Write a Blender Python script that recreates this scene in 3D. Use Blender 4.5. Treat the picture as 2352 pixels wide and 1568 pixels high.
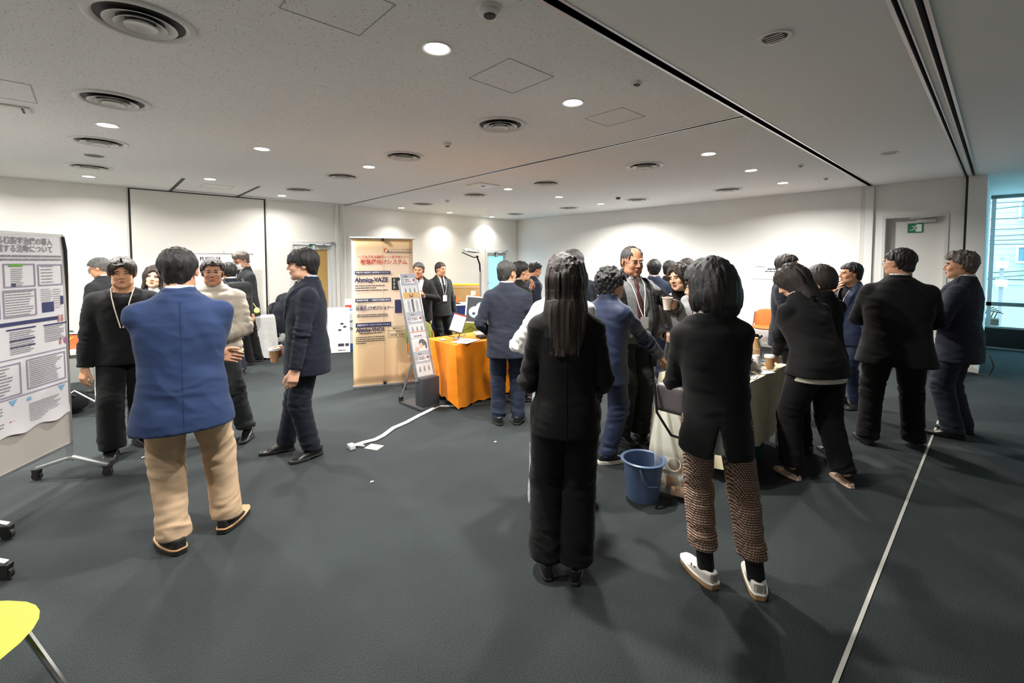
import bpy, bmesh, math, random
import numpy as np
from mathutils import Vector, Matrix

for _o in list(bpy.data.objects):
    bpy.data.objects.remove(_o)
SC = bpy.context.scene
COL = SC.collection
PI = math.pi
rad = math.radians

# ------------------------------------------------------------------ camera
EYE = 1.62          # camera height above the carpet
CEIL = 2.84         # ceiling height
VIEW = rad(47.3)    # heading of the view, from +X towards +Y
PITCH = math.atan(50 / 1036)
cam_d = bpy.data.cameras.new('camera')
cam_d.sensor_fit = 'HORIZONTAL'
cam_d.sensor_width = 36.0
cam_d.lens = 36.0 * 1036 / 2352
cam_d.shift_y = -134 / 2352
cam_d.clip_start = 0.05
cam_d.clip_end = 300
cam = bpy.data.objects.new('camera', cam_d)
COL.objects.link(cam)
cam.location = (0, 0, EYE)
_f = Vector((math.cos(VIEW) * math.cos(PITCH), math.sin(VIEW) * math.cos(PITCH), -math.sin(PITCH)))
cam.rotation_euler = _f.to_track_quat('-Z', 'Y').to_euler()
SC.camera = cam

# ------------------------------------------------------------------ sky, exposure
world = bpy.data.worlds.new('world')
SC.world = world
world.use_nodes = True
_wn = world.node_tree.nodes
_bg = _wn['Background']
_bg.inputs[0].default_value = (0.56, 0.80, 1.0, 1)
_bg.inputs[1].default_value = 6.2
SC.view_settings.view_transform = 'Standard'
SC.view_settings.look = 'None'
SC.view_settings.gamma = 1.0
SC.view_settings.use_curve_mapping = False
SC.view_settings.exposure = 0.58
LAMP_W = 46.0                       # watts of each ceiling downlight
LAMP_C = (1.0, 0.975, 0.925)          # warm white

# ------------------------------------------------------------------ mesh helpers
class MB:
    """collects vertices and faces of one part"""
    def __init__(s):
        s.v = []; s.f = []
    def add(s, vs, fs, M=None):
        o = len(s.v)
        if M is not None:
            vs = [tuple(M @ Vector(v)) for v in vs]
        s.v += [tuple(v) for v in vs]
        s.f += [tuple(i + o for i in f) for f in fs]
        return s
    def box(s, c, d, M=None):
        x, y, z = d[0] / 2, d[1] / 2, d[2] / 2
        vs = [(c[0] + a * x, c[1] + b * y, c[2] + e * z) for a in (-1, 1) for b in (-1, 1) for e in (-1, 1)]
        return s.add(vs, [(0, 1, 3, 2), (4, 6, 7, 5), (0, 4, 5, 1), (2, 3, 7, 6), (0, 2, 6, 4), (1, 5, 7, 3)], M)
    def bar(s, a, b, w, h, upv=(0, 0, 1)):
        a, b = Vector(a), Vector(b)
        d = (b - a); L = d.length; d.normalize()
        r = d.cross(Vector(upv))
        if r.length < 1e-4: r = d.cross(Vector((1, 0, 0)))
        r.normalize(); u = r.cross(d)
        vs = []
        for p in (a, b):
            for i, j in ((-1, -1), (1, -1), (1, 1), (-1, 1)):
                vs.append(p + r * (i * w / 2) + u * (j * h / 2))
        return s.add(vs, [(3, 2, 1, 0), (4, 5, 6, 7), (0, 1, 5, 4), (1, 2, 6, 5), (2, 3, 7, 6), (3, 0, 4, 7)])
    def cyl(s, a, b, r0, r1=None, n=16, caps=True):
        r1 = r0 if r1 is None else r1
        return s.tube([a, b], [r0, r1], n, caps)
    def tube(s, pts, r, n=8, caps=True, closed=False):
        pts = [Vector(p) for p in pts]; m = len(pts)
        rs = r if hasattr(r, '__len__') else [r] * m
        vs = []; prev = None
        for i, p in enumerate(pts):
            if closed: t = pts[(i + 1) % m] - pts[i - 1]
            else: t = pts[min(i + 1, m - 1)] - pts[max(i - 1, 0)]
            if t.length < 1e-9: t = Vector((0, 0, 1))
            t.normalize()
            if prev is None:
                u = t.cross(Vector((0, 0, 1)))
                if u.length < 1e-3: u = t.cross(Vector((0, 1, 0)))
            else:
                u = prev - t * prev.dot(t)
                if u.length < 1e-4: u = t.cross(Vector((0, 0, 1)))
            u.normalize(); prev = u; w = t.cross(u)
            for k in range(n):
                a = 2 * PI * k / n
                vs.append(p + (u * math.cos(a) + w * math.sin(a)) * rs[i])
        fs = []
        for i in range(m if closed else m - 1):
            j = (i + 1) % m
            for k in range(n):
                k2 = (k + 1) % n
                fs.append((i * n + k, i * n + k2, j * n + k2, j * n + k))
        if caps and not closed:
            fs.append(tuple(range(n - 1, -1, -1))); fs.append(tuple((m - 1) * n + k for k in range(n)))
        return s.add(vs, fs)
    def lathe(s, prof, n=24, c=(0, 0, 0), caps=False, M=None):
        vs = []; fs = []
        for r, z in prof:
            for k in range(n):
                a = 2 * PI * k / n
                vs.append((c[0] + r * math.cos(a), c[1] + r * math.sin(a), c[2] + z))
        for i in range(len(prof) - 1):
            for k in range(n):
                k2 = (k + 1) % n
                fs.append((i * n + k, i * n + k2, (i + 1) * n + k2, (i + 1) * n + k))
        if caps:
            fs.append(tuple(range(n - 1, -1, -1))); fs.append(tuple((len(prof) - 1) * n + k for k in range(n)))
        return s.add(vs, fs, M)
    def ellipsoid(s, c, r, n=12, M=None):
        vs = []; fs = []; m = n // 2 + 1
        for i in range(m + 1):
            t = PI * i / m
            for k in range(n):
                a = 2 * PI * k / n
                vs.append((c[0] + r[0] * math.sin(t) * math.cos(a), c[1] + r[1] * math.sin(t) * math.sin(a), c[2] + r[2] * math.cos(t)))
        for i in range(m):
            for k in range(n):
                k2 = (k + 1) % n
                fs.append((i * n + k, (i + 1) * n + k, (i + 1) * n + k2, i * n + k2))
        return s.add(vs, fs, M)
    def prism(s, poly, h, M=None):
        """polygon in xy extruded from z=0 to h"""
        n = len(poly)
        vs = [(x, y, 0) for x, y in poly] + [(x, y, h) for x, y in poly]
        fs = [tuple(range(n - 1, -1, -1)), tuple(range(n, 2 * n))]
        fs += [(i, (i + 1) % n, n + (i + 1) % n, n + i) for i in range(n)]
        return s.add(vs, fs, M)
    def grid(s, fn, nu, nv, flip=False):
        vs = [fn(i / nu, j / nv) for j in range(nv + 1) for i in range(nu + 1)]
        fs = []
        for j in range(nv):
            for i in range(nu):
                a = j * (nu + 1) + i
                q = (a, a + 1, a + nu + 2, a + nu + 1)
                fs.append(q[::-1] if flip else q)
        return s.add(vs, fs)
    def build(s, name, m, parent=None, smooth=False, bevel=0.0, loc=None, solid=0.0, recalc=True):
        me = bpy.data.meshes.new(name)
        me.from_pydata([tuple(v) for v in s.v], [], s.f)
        if bevel > 0 or recalc:
            bm = bmesh.new(); bm.from_mesh(me)
            if recalc: bmesh.ops.recalc_face_normals(bm, faces=bm.faces)
            if bevel > 0:
                es = [e for e in bm.edges if len(e.link_faces) == 2 and e.calc_face_angle(0) > 0.5]
                bmesh.ops.bevel(bm, geom=es, offset=bevel, segments=2, affect='EDGES', profile=0.6)
            bm.to_mesh(me); bm.free()
        return link(name, me, m, parent, smooth or bevel > 0, loc, solid)

def link(name, me, m, parent=None, smooth=False, loc=None, solid=0.0):
    o = bpy.data.objects.new(name, me)
    COL.objects.link(o)
    if m is not None: me.materials.append(m)
    if smooth:
        me.shade_smooth()
        if smooth == 'auto' or smooth is True:
            try: me.set_sharp_from_angle(angle=rad(40))
            except Exception: pass
    if parent is not None: o.parent = parent
    if loc is not None: o.location = loc
    if solid:
        md = o.modifiers.new('thickness', 'SOLIDIFY'); md.thickness = solid; md.offset = 0
    return o

def tag(o, label=None, cat=None, group=None, kind=None):
    if label: o['label'] = label
    if cat: o['category'] = cat
    if group: o['group'] = group
    if kind: o['kind'] = kind
    return o
def empty(name, loc=(0, 0, 0), rz=0.0):
    o = bpy.data.objects.new(name, None); COL.objects.link(o)
    o.location = loc; o.rotation_euler = (0, 0, rz); o.empty_display_size = 0.1
    return o
def thing(name, label, cat, loc=(0, 0, 0), rz=0.0, group=None):
    return tag(empty(name, loc, rz), label, cat, group)
def copy_tree(o, parent=None):
    c = o.copy(); COL.objects.link(c); c.parent = parent
    for ch in list(o.children): copy_tree(ch, c)
    return c

# ------------------------------------------------------------------ text as flat meshes
_tc = {}
def text_geo(body, size, bold=0.0, align='LEFT'):
    k = (body, size, bold, align)
    if k in _tc: return _tc[k]
    cu = bpy.data.curves.new('lettering', 'FONT')
    cu.body = body; cu.size = size; cu.align_x = align; cu.align_y = 'CENTER'
    cu.resolution_u = 2; cu.offset = bold; cu.fill_mode = 'FRONT'
    ob = bpy.data.objects.new('lettering', cu)
    me = bpy.data.meshes.new_from_object(ob)
    vs = [tuple(v.co) for v in me.vertices]; fs = [tuple(p.vertices) for p in me.polygons]
    bpy.data.objects.remove(ob); bpy.data.curves.remove(cu); bpy.data.meshes.remove(me)
    _tc[k] = (vs, fs)
    return vs, fs
def put_text(mb, body, size, at, bold=0.0, align='LEFT', width=None, axes=None, z=0.0):
    """flat lettering in the local xz plane facing -y: at = (x, z)"""
    vs, fs = text_geo(body, size, bold, align)
    if not vs: return
    if width:
        x0 = min(v[0] for v in vs); x1 = max(v[0] for v in vs)
        k = width / max(x1 - x0, 1e-6)
        vs = [(v[0] * k, v[1], 0) for v in vs]
    mb.add([(at[0] + v[0], z, at[1] + v[1]) for v in vs], fs)

# ------------------------------------------------------------------ materials
_mc = {}
def mat(name, col, rough=0.6, metal=0.0, spec=0.5, bump=0.0, bscale=200.0, vary=0.0, vscale=8.0, sheen=0.0,
        emit=None, estr=0.0, stretch=None, detail=4.0, trans=0.0, coat=0.0, alpha=1.0):
    if name in _mc: return _mc[name]
    m = bpy.data.materials.new(name); m.use_nodes = True
    nt = m.node_tree; b = nt.nodes['Principled BSDF']
    b.inputs['Base Color'].default_value = (*col, 1)
    b.inputs['Roughness'].default_value = rough
    b.inputs['Metallic'].default_value = metal
    b.inputs['Specular IOR Level'].default_value = spec
    if sheen:
        b.inputs['Sheen Weight'].default_value = sheen; b.inputs['Sheen Roughness'].default_value = 0.5
    if coat: b.inputs['Coat Weight'].default_value = coat
    if trans: b.inputs['Transmission Weight'].default_value = trans
    if alpha < 1: b.inputs['Alpha'].default_value = alpha
    if emit:
        b.inputs['Emission Color'].default_value = (*emit, 1); b.inputs['Emission Strength'].default_value = estr
    if bump or vary:
        tc = nt.nodes.new('ShaderNodeTexCoord'); src = tc.outputs['Object']
        if stretch:
            mp = nt.nodes.new('ShaderNodeMapping'); mp.inputs['Scale'].default_value = stretch
            nt.links.new(src, mp.inputs['Vector']); src = mp.outputs['Vector']
    if bump:
        n = nt.nodes.new('ShaderNodeTexNoise'); n.inputs['Scale'].default_value = bscale; n.inputs['Detail'].default_value = detail
        nt.links.new(src, n.inputs['Vector'])
        bp = nt.nodes.new('ShaderNodeBump'); bp.inputs['Strength'].default_value = bump; bp.inputs['Distance'].default_value = 0.004
        nt.links.new(n.outputs['Fac'], bp.inputs['Height']); nt.links.new(bp.outputs['Normal'], b.inputs['Normal'])
    if vary:
        n2 = nt.nodes.new('ShaderNodeTexNoise'); n2.inputs['Scale'].default_value = vscale; n2.inputs['Detail'].default_value = 5
        nt.links.new(src, n2.inputs['Vector'])
        r = nt.nodes.new('ShaderNodeMapRange'); r.inputs[1].default_value = 0.3; r.inputs[2].default_value = 0.7
        r.inputs[3].default_value = 1 - vary; r.inputs[4].default_value = 1 + vary
        nt.links.new(n2.outputs['Fac'], r.inputs[0])
        hv = nt.nodes.new('ShaderNodeHueSaturation'); hv.inputs['Color'].default_value = (*col, 1)
        nt.links.new(r.outputs[0], hv.inputs['Value']); nt.links.new(hv.outputs['Color'], b.inputs['Base Color'])
    _mc[name] = m
    return m
def lin(r, g, b):
    f = lambda c: (c / 255 / 12.92) if c / 255 <= 0.04045 else ((c / 255 + 0.055) / 1.055) ** 2.4
    return (f(r), f(g), f(b))

# ================================================================== the room
WALL = mat('wall_paint', lin(238, 236, 230), rough=0.85, spec=0.2, bump=0.12, bscale=240, vary=0.02, vscale=1.5)
WALL_R = mat('wall_paint_grey', lin(234, 234, 231), rough=0.85, spec=0.2, bump=0.12, bscale=240, vary=0.02, vscale=1.5)
TRIM = mat('trim_paint', lin(214, 212, 206), rough=0.6)
DARK = mat('dark_gap', (0.010, 0.011, 0.013), rough=0.6)
ALU = mat('aluminium', (0.62, 0.63, 0.64), rough=0.35, metal=0.9)
CHROME = mat('chrome', (0.75, 0.75, 0.76), rough=0.14, metal=1.0)

def carpet_mat():
    m = mat('carpet', (0.052, 0.058, 0.060), rough=0.95, spec=0.1)
    nt = m.node_tree; b = nt.nodes['Principled BSDF']
    tc = nt.nodes.new('ShaderNodeTexCoord')
    mp = nt.nodes.new('ShaderNodeMapping'); mp.inputs['Scale'].default_value = (1, 0.45, 1)
    nt.links.new(tc.outputs['Object'], mp.inputs['Vector'])
    n1 = nt.nodes.new('ShaderNodeTexNoise'); n1.inputs['Scale'].default_value = 480; n1.inputs['Detail'].default_value = 4
    n2 = nt.nodes.new('ShaderNodeTexNoise'); n2.inputs['Scale'].default_value = 1.3; n2.inputs['Detail'].default_value = 3
    nt.links.new(mp.outputs['Vector'], n1.inputs['Vector']); nt.links.new(tc.outputs['Object'], n2.inputs['Vector'])
    cr = nt.nodes.new('ShaderNodeValToRGB')
    cr.color_ramp.elements[0].position = 0.34; cr.color_ramp.elements[0].color = (*lin(24, 28, 29), 1)
    cr.color_ramp.elements[1].position = 0.68; cr.color_ramp.elements[1].color = (*lin(72, 77, 78), 1)
    nt.links.new(n1.outputs['Fac'], cr.inputs['Fac'])
    mx = nt.nodes.new('ShaderNodeMix'); mx.data_type = 'RGBA'; mx.blend_type = 'MULTIPLY'; mx.inputs['Factor'].default_value = 1
    r2 = nt.nodes.new('ShaderNodeMapRange'); r2.inputs[1].default_value = 0.3; r2.inputs[2].default_value = 0.7; r2.inputs[3].default_value = 0.86; r2.inputs[4].default_value = 1.1
    nt.links.new(n2.outputs['Fac'], r2.inputs[0])
    nt.links.new(cr.outputs['Color'], mx.inputs['A']); nt.links.new(r2.outputs[0], mx.inputs['B'])
    nt.links.new(mx.outputs['Result'], b.inputs['Base Color'])
    bp = nt.nodes.new('ShaderNodeBump'); bp.inputs['Strength'].default_value = 0.14; bp.inputs['Distance'].default_value = 0.003
    nt.links.new(n1.outputs['Fac'], bp.inputs['Height']); nt.links.new(bp.outputs['Normal'], b.inputs['Normal'])
    return m
def rockwool_mat():
    m = mat('ceiling_rockwool', lin(206, 204, 199), rough=0.95, spec=0.1)
    nt = m.node_tree; b = nt.nodes['Principled BSDF']
    tc = nt.nodes.new('ShaderNodeTexCoord')
    mp = nt.nodes.new('ShaderNodeMapping'); mp.inputs['Scale'].default_value = (1, 0.5, 1); mp.inputs['Rotation'].default_value = (0, 0, 0.5)
    nt.links.new(tc.outputs['Object'], mp.inputs['Vector'])
    n1 = nt.nodes.new('ShaderNodeTexNoise'); n1.inputs['Scale'].default_value = 100; n1.inputs['Detail'].default_value = 3; n1.inputs['Distortion'].default_value = 0.8
    nt.links.new(mp.outputs['Vector'], n1.inputs['Vector'])
    cr = nt.nodes.new('ShaderNodeValToRGB')
    cr.color_ramp.elements[0].position = 0.30; cr.color_ramp.elements[0].color = (*lin(186, 185, 183), 1)
    cr.color_ramp.elements[1].position = 0.40; cr.color_ramp.elements[1].color = (*lin(236, 236, 234), 1)
    nt.links.new(n1.outputs['Fac'], cr.inputs['Fac']); nt.links.new(cr.outputs['Color'], b.inputs['Base Color'])
    bp = nt.nodes.new('ShaderNodeBump'); bp.inputs['Strength'].default_value = 0.6; bp.inputs['Distance'].default_value = 0.006
    nt.links.new(n1.outputs['Fac'], bp.inputs['Height']); nt.links.new(bp.outputs['Normal'], b.inputs['Normal'])
    return m
CARPET = carpet_mat(); ROCK = rockwool_mat()
SMOOTHC = mat('ceiling_board', lin(236, 236, 234), rough=0.9, bump=0.1, bscale=150)

XL, XR, YB, YW = -3.6, 9.30, -3.2, 9.85     # room limits; window zone goes on to XG
XG = 12.35
def struct(name, mb, m, parent=None, **k):
    o = mb.build(name, m, parent, **k)
    if parent is None: o['kind'] = 'structure'
    return o
def sbox(name, m, x0, x1, y0, y1, z0, z1, parent=None, bevel=0.0):
    mb = MB(); mb.box(((x0 + x1) / 2, (y0 + y1) / 2, (z0 + z1) / 2), (x1 - x0, y1 - y0, z1 - z0))
    return struct(name, mb, m, parent, bevel=bevel)
sbox('floor', CARPET, XL - 0.3, XG + 0.2, YB - 0.3, YW + 0.3, -0.12, 0.0)
CT = CEIL + 0.10
# ceiling fields with real gaps where the partition tracks run
sbox('ceiling', ROCK, XL - 0.3, 4.022, 1.495, YW + 0.3, CEIL, CT)
sbox('ceiling', ROCK, 4.058, XR + 0.3, 1.495, YW + 0.3, CEIL, CT)
sbox('ceiling', SMOOTHC, XL - 0.3, XR + 0.3, 0.405, 1.445, CEIL, CT)
sbox('ceiling', SMOOTHC, XL - 0.3, XR + 0.3, 0.325, 0.365, CEIL, CT)
sbox('ceiling', SMOOTHC, XL - 0.3, XG + 0.3, YB - 0.3, 0.285, CEIL, CT)
sbox('ceiling', DARK, XL - 0.3, XG + 0.3, YB - 0.3, YW + 0.3, CT, CT + 0.05)
def strip(x0, x1, y0, y1, d=0.006):
    return sbox('trim_1', ALU, x0, x1, y0, y1, CEIL - d, CEIL + 0.06)
for y in (1.437, 1.503): strip(XL, XR, y - 0.008, y + 0.008, 0.004)
for y in (0.400, 0.280): strip(XL, XR, y - 0.009, y + 0.009, 0.012)
for y in (0.368, 0.322): strip(XL, XR, y - 0.004, y + 0.004, 0.006)
for x in (4.018, 4.062): strip(x - 0.004, x + 0.004, 1.50, YW, 0.003)
# short track spurs near the folding doors
for x, y0, y1 in ((0.995, 8.22, YW), (2.005, 8.24, YW)): sbox('trim_2', DARK, x - 0.022, x + 0.022, y0, y1, CEIL - 0.006, CEIL + 0.01)
sbox('trim_2', DARK, 0.995, 4.04, 9.585, 9.600, CEIL - 0.004, CEIL + 0.01)
# floor strip under the partition track
sbox('trim_3', mat('floor_strip', lin(196, 194, 186), rough=0.5), XL, XR - 0.05, 0.368, 0.384, 0.0, 0.004)

def wall_x(name, y0, y1, x0, x1, m, holes=()):
    """wall that runs along x; holes = (x0, x1, z0, z1)"""
    mb = MB(); cur = x0
    for a, b, c, d in sorted(holes):
        if a > cur: mb.box(((cur + a) / 2, (y0 + y1) / 2, CT / 2), (a - cur, y1 - y0, CT))
        if c > 0: mb.box(((a + b) / 2, (y0 + y1) / 2, c / 2), (b - a, y1 - y0, c))
        mb.box(((a + b) / 2, (y0 + y1) / 2, (d + CT) / 2), (b - a, y1 - y0, CT - d))
        cur = b
    mb.box(((cur + x1) / 2, (y0 + y1) / 2, CT / 2), (x1 - cur, y1 - y0, CT))
    return struct(name, mb, m)
def wall_y(name, x0, x1, y0, y1, m, holes=()):
    mb = MB(); cur = y0
    for a, b, c, d in sorted(holes):
        if a > cur: mb.box(((x0 + x1) / 2, (cur + a) / 2, CT / 2), (x1 - x0, a - cur, CT))
        if c > 0: mb.box(((x0 + x1) / 2, (a + b) / 2, c / 2), (x1 - x0, b - a, c))
        mb.box(((x0 + x1) / 2, (a + b) / 2, (d + CT) / 2), (x1 - x0, b - a, CT - d))
        cur = b
    mb.box(((x0 + x1) / 2, (cur + y1) / 2, CT / 2), (x1 - x0, y1 - cur, CT))
    return struct(name, mb, m)
wall_x('wall_left', YW, YW + 0.2, XL - 0.3, XR + 0.3, WALL, [(2.95, 3.80, 0, 2.0), (8.10, 8.86, 0, 1.90)])
wall_y('wall_right', XR, XR + 0.2, 1.50, YW, WALL_R)
wall_y('wall_right', XR, XR + 0.2, 0.36, 1.50, WALL_R, [(0.56, 1.30, 0, 2.33)])
wall_x('wall_right', 0.17, 0.36, XR - 0.05, XG, WALL_R)
wall_y('wall_back', XL - 0.3, XL, YB - 0.3, YW, WALL)
wall_x('wall_back', YB - 0.3, YB, XL, XG + 0.2, WALL_R)
# folding-door seams in the left wall
for x in (0.445, 2.475):
    sbox('trim_4', DARK, x - 0.012, x + 0.012, YW - 0.010, YW + 0.002, 0.0, CEIL - 0.004)
    sbox('trim_4', TRIM, x - 0.040 if x < 1 else x + 0.016, x - 0.016 if x < 1 else x + 0.040, YW - 0.014, YW + 0.002, 0.0, CEIL)
sbox('trim_4', DARK, 0.445, 2.475, YW - 0.012, YW + 0.002, CEIL - 0.016, CEIL - 0.002)
sbox('trim_4', mat('folding_panel', lin(237, 235, 228), rough=0.8), 0.459, 2.461, YW - 0.006, YW + 0.004, 0.02, CEIL - 0.016)
# posts: at the partition line, the corner by the side door and the wall end
sbox('trim_5', WALL, 3.86, 3.93, YW - 0.05, YW + 0.01, 0, CEIL)
sbox('trim_5', TRIM, 3.935, 3.975, YW - 0.08, YW + 0.01, 0, CEIL)
sbox('trim_5', WALL, 3.98, 4.06, YW - 0.05, YW + 0.01, 0, CEIL)
sbox('trim_6', TRIM, XR - 0.03, XR + 0.01, 1.545, 1.60, 0, CEIL)
sbox('trim_6', WALL_R, XR - 0.045, XR + 0.01, 1.43, 1.54, 0, CEIL)
sbox('trim_6', DARK, XR - 0.054, XR + 0.004, 0.365, 0.385, 0, CEIL)
for nm, m, x0, x1, y0, y1 in (('baseboard_left', TRIM, XL, 2.93, YW - 0.012, YW), ('baseboard_left', TRIM, 3.82, 8.08, YW - 0.012, YW), ('baseboard_right', TRIM, XR - 0.012, XR, 1.60, YW), ('baseboard_right', TRIM, XR - 0.012, XR, 0.39, 0.55)):
    sbox(nm, m, x0, x1, y0, y1, 0, 0.06)
# corner bead
sbox('trim_7', TRIM, XR - 0.03, XR, YW - 0.03, YW, 0, CEIL)

def exit_sign(parent, M, w=0.19, h=0.15):
    """green running-man plate: local xz plane facing -y"""
    mb = MB(); mb.box((0, 0, 0), (w, 0.010, h), M); s = mb.build('exit_sign', mat('sign_green', lin(20, 120, 80), rough=0.5), parent)
    WH = mat('sign_white', lin(235, 240, 236), rough=0.5)
    mb = MB()
    def pl(pts): mb.add([tuple(M @ Vector((x * w, -0.0056, z * h))) for x, z in pts], [tuple(range(len(pts)))])
    pl([(0.10, -0.40), (0.42, -0.40), (0.42, 0.40), (0.10, 0.40)])
    mb.build('sign_panel', WH, s)
    mb = MB()
    def ln(a, b, t):
        d = Vector((b[0] - a[0], b[1] - a[1])); d.normalize(); n_ = Vector((-d.y, d.x)) * t
        mb.add([tuple(M @ Vector((x * w, -0.0062, z * h))) for x, z in ((a[0] + n_.x, a[1] + n_.y), (b[0] + n_.x, b[1] + n_.y), (b[0] - n_.x, b[1] - n_.y), (a[0] - n_.x, a[1] - n_.y))], [(0, 1, 2, 3)])
    mb.add([tuple(M @ Vector(((0.08 + 0.05 * math.cos(a)) * w, -0.0062, (0.30 + 0.065 * math.sin(a)) * h))) for a in np.linspace(0, 2 * PI, 13)[:-1]], [tuple(range(12))])
    for a, b in (((0.05, 0.20), (-0.06, -0.05)), ((0.05, 0.18), (0.18, 0.05)), ((0.02, 0.18), (-0.14, 0.20)), ((-0.14, 0.20), (-0.22, 0.08)), ((-0.06, -0.05), (0.08, -0.18)), ((0.08, -0.18), (0.06, -0.38)), ((-0.06, -0.05), (-0.20, -0.22)), ((-0.20, -0.22), (-0.34, -0.22))): ln(a, b, 0.035)
    mb.build('sign_figure', WH, s)
    return s

def swing_door(name, mats, x0, x1, h, pane_m, y, opaque):
    """framed glazed door in the left wall (faces -y); parts in world space"""
    root = empty(name, ((x0 + x1) / 2, y, 0)); root['kind'] = 'structure'
    cx = (x0 + x1) / 2; w = x1 - x0
    def bx(nm, a0, a1, d0, d1, z0, z1, m, par=root, bev=0.0):
        mb = MB(); mb.box(((a0 + a1) / 2 - cx, (d0 + d1) / 2, (z0 + z1) / 2), (a1 - a0, d1 - d0, z1 - z0)); return mb.build(nm, m, par, bevel=bev)
    F = mat('door_frame_paint', lin(226, 226, 224), rough=0.5)
    bx('door_frame', x0 - 0.04, x0 + 0.03, -0.02, 0.10, 0, h + 0.04, F); bx('door_frame', x1 - 0.03, x1 + 0.04, -0.02, 0.10, 0, h + 0.04, F); bx('door_frame', x0 + 0.03, x1 - 0.03, -0.02, 0.10, h - 0.02, h + 0.04, F)
    a, b = x0 + 0.035, x1 - 0.035; g0, g1, gb, gt = a + 0.075, b - 0.075, 0.62, h - 0.13
    lf = bx('door_leaf', a, g0, 0.02, 0.06, 0.005, h - 0.025, F)
    bx('stile', g1, b, 0.02, 0.06, 0.005, h - 0.025, F, lf); bx('rail', g0, g1, 0.02, 0.06, gt, h - 0.025, F, lf); bx('rail', g0, g1, 0.02, 0.06, 0.005, gb, F, lf)
    bx('pane', g0, g1, 0.034, 0.044, gb, gt, pane_m)
    mb = MB(); hx = a + 0.035 - cx; mb.cyl((hx, 0.02, 1.02), (hx, -0.03, 1.02), 0.012, n=10); mb.cyl((hx, -0.03, 1.02), (hx + 0.10, -0.03, 1.02), 0.009, n=10); mb.cyl((hx, 0.019, 1.10), (hx, 0.0, 1.10), 0.022, n=12)
    mb.build('door_handle', mats, root, smooth=True)
    mb = MB(); mb.box((0.20, -0.005, h - 0.055), (0.20, 0.05, 0.045)); mb.bar((0.12, -0.03, h - 0.05), (w / 2 - 0.02, -0.05, h + 0.02), 0.018, 0.010); mb.cyl((w / 2 - 0.02, -0.05, h + 0.0), (w / 2 - 0.02, -0.05, h + 0.035), 0.022, n=10)
    mb.build('door_closer', mat('closer_grey', lin(150, 150, 150), rough=0.4, metal=0.5), root)
    exit_sign(root, Matrix.Translation((0.0, 0.010, h - 0.085)) @ Matrix.Rotation(0, 4, 'Z'), 0.13, 0.14)
    return root
AMBER = mat('pane_backlit_amber', lin(196, 160, 96), rough=0.25, coat=0.5)  # opaque pane; glow of the lit room beyond is put into its colour
m = mat('pane_frosted', lin(190, 226, 238), rough=0.4)
_nt = m.node_tree; _tr = _nt.nodes.new('ShaderNodeBsdfTranslucent'); _tr.inputs[0].default_value = (*lin(170, 224, 240), 1)
_mx = _nt.nodes.new('ShaderNodeMixShader'); _mx.inputs[0].default_value = 0.75
_nt.links.new(_nt.nodes['Principled BSDF'].outputs[0], _mx.inputs[1]); _nt.links.new(_tr.outputs[0], _mx.inputs[2]); _nt.links.new(_mx.outputs[0], _nt.nodes['Material Output'].inputs[0])
FROST = m
swing_door('door_1', CHROME, 2.95, 3.80, 2.0, AMBER, YW, True)
swing_door('door_2', CHROME, 8.10, 8.86, 1.90, FROST, YW, False)
# flush steel door in the recess at the right
d3 = empty('door_3', (XR, 0.93, 0)); d3['kind'] = 'structure'
DL = mat('steel_door_paint', lin(216, 215, 211), rough=0.55)
def bx3(nm, x0, x1, y0, y1, z0, z1, m, par=d3, bev=0.0):
    mb = MB(); mb.box(((x0 + x1) / 2, (y0 + y1) / 2, (z0 + z1) / 2), (x1 - x0, y1 - y0, z1 - z0)); return mb.build(nm, m, par, bevel=bev)
bx3('door_leaf', 0.13, 0.17, -0.345, 0.345, 0.005, 2.30, DL)
bx3('door_frame', -0.012, 0.17, 0.345, 0.385, 0, 2.345, DL); bx3('door_frame', -0.012, 0.17, -0.385, -0.345, 0, 2.345, DL); bx3('door_frame', -0.012, 0.17, -0.345, 0.345, 2.30, 2.345, DL)
bx3('door_closer', 0.07, 0.13, -0.24, -0.02, 2.215, 2.265, mat('closer_steel', lin(196, 196, 194), rough=0.35, metal=0.4), bev=0.006)
mb = MB(); mb.bar((0.09, -0.10, 2.275), (0.05, 0.06, 2.285), 0.02, 0.01); mb.bar((0.05, 0.06, 2.285), (0.03, -0.20, 2.295), 0.02, 0.01); mb.build('closer_arm', CHROME, d3)
mb = MB(); mb.cyl((0.13, 0.29, 1.0), (0.075, 0.29, 1.0), 0.012, n=10); mb.cyl((0.075, 0.29, 1.0), (0.075, 0.18, 1.0), 0.010, n=10); mb.build('door_handle', CHROME, d3, smooth=True)
exit_sign(d3, Matrix.Translation((0.124, 0.0, 2.14)) @ Matrix.Rotation(-PI / 2, 4, 'Z'), 0.18, 0.145)

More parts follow.
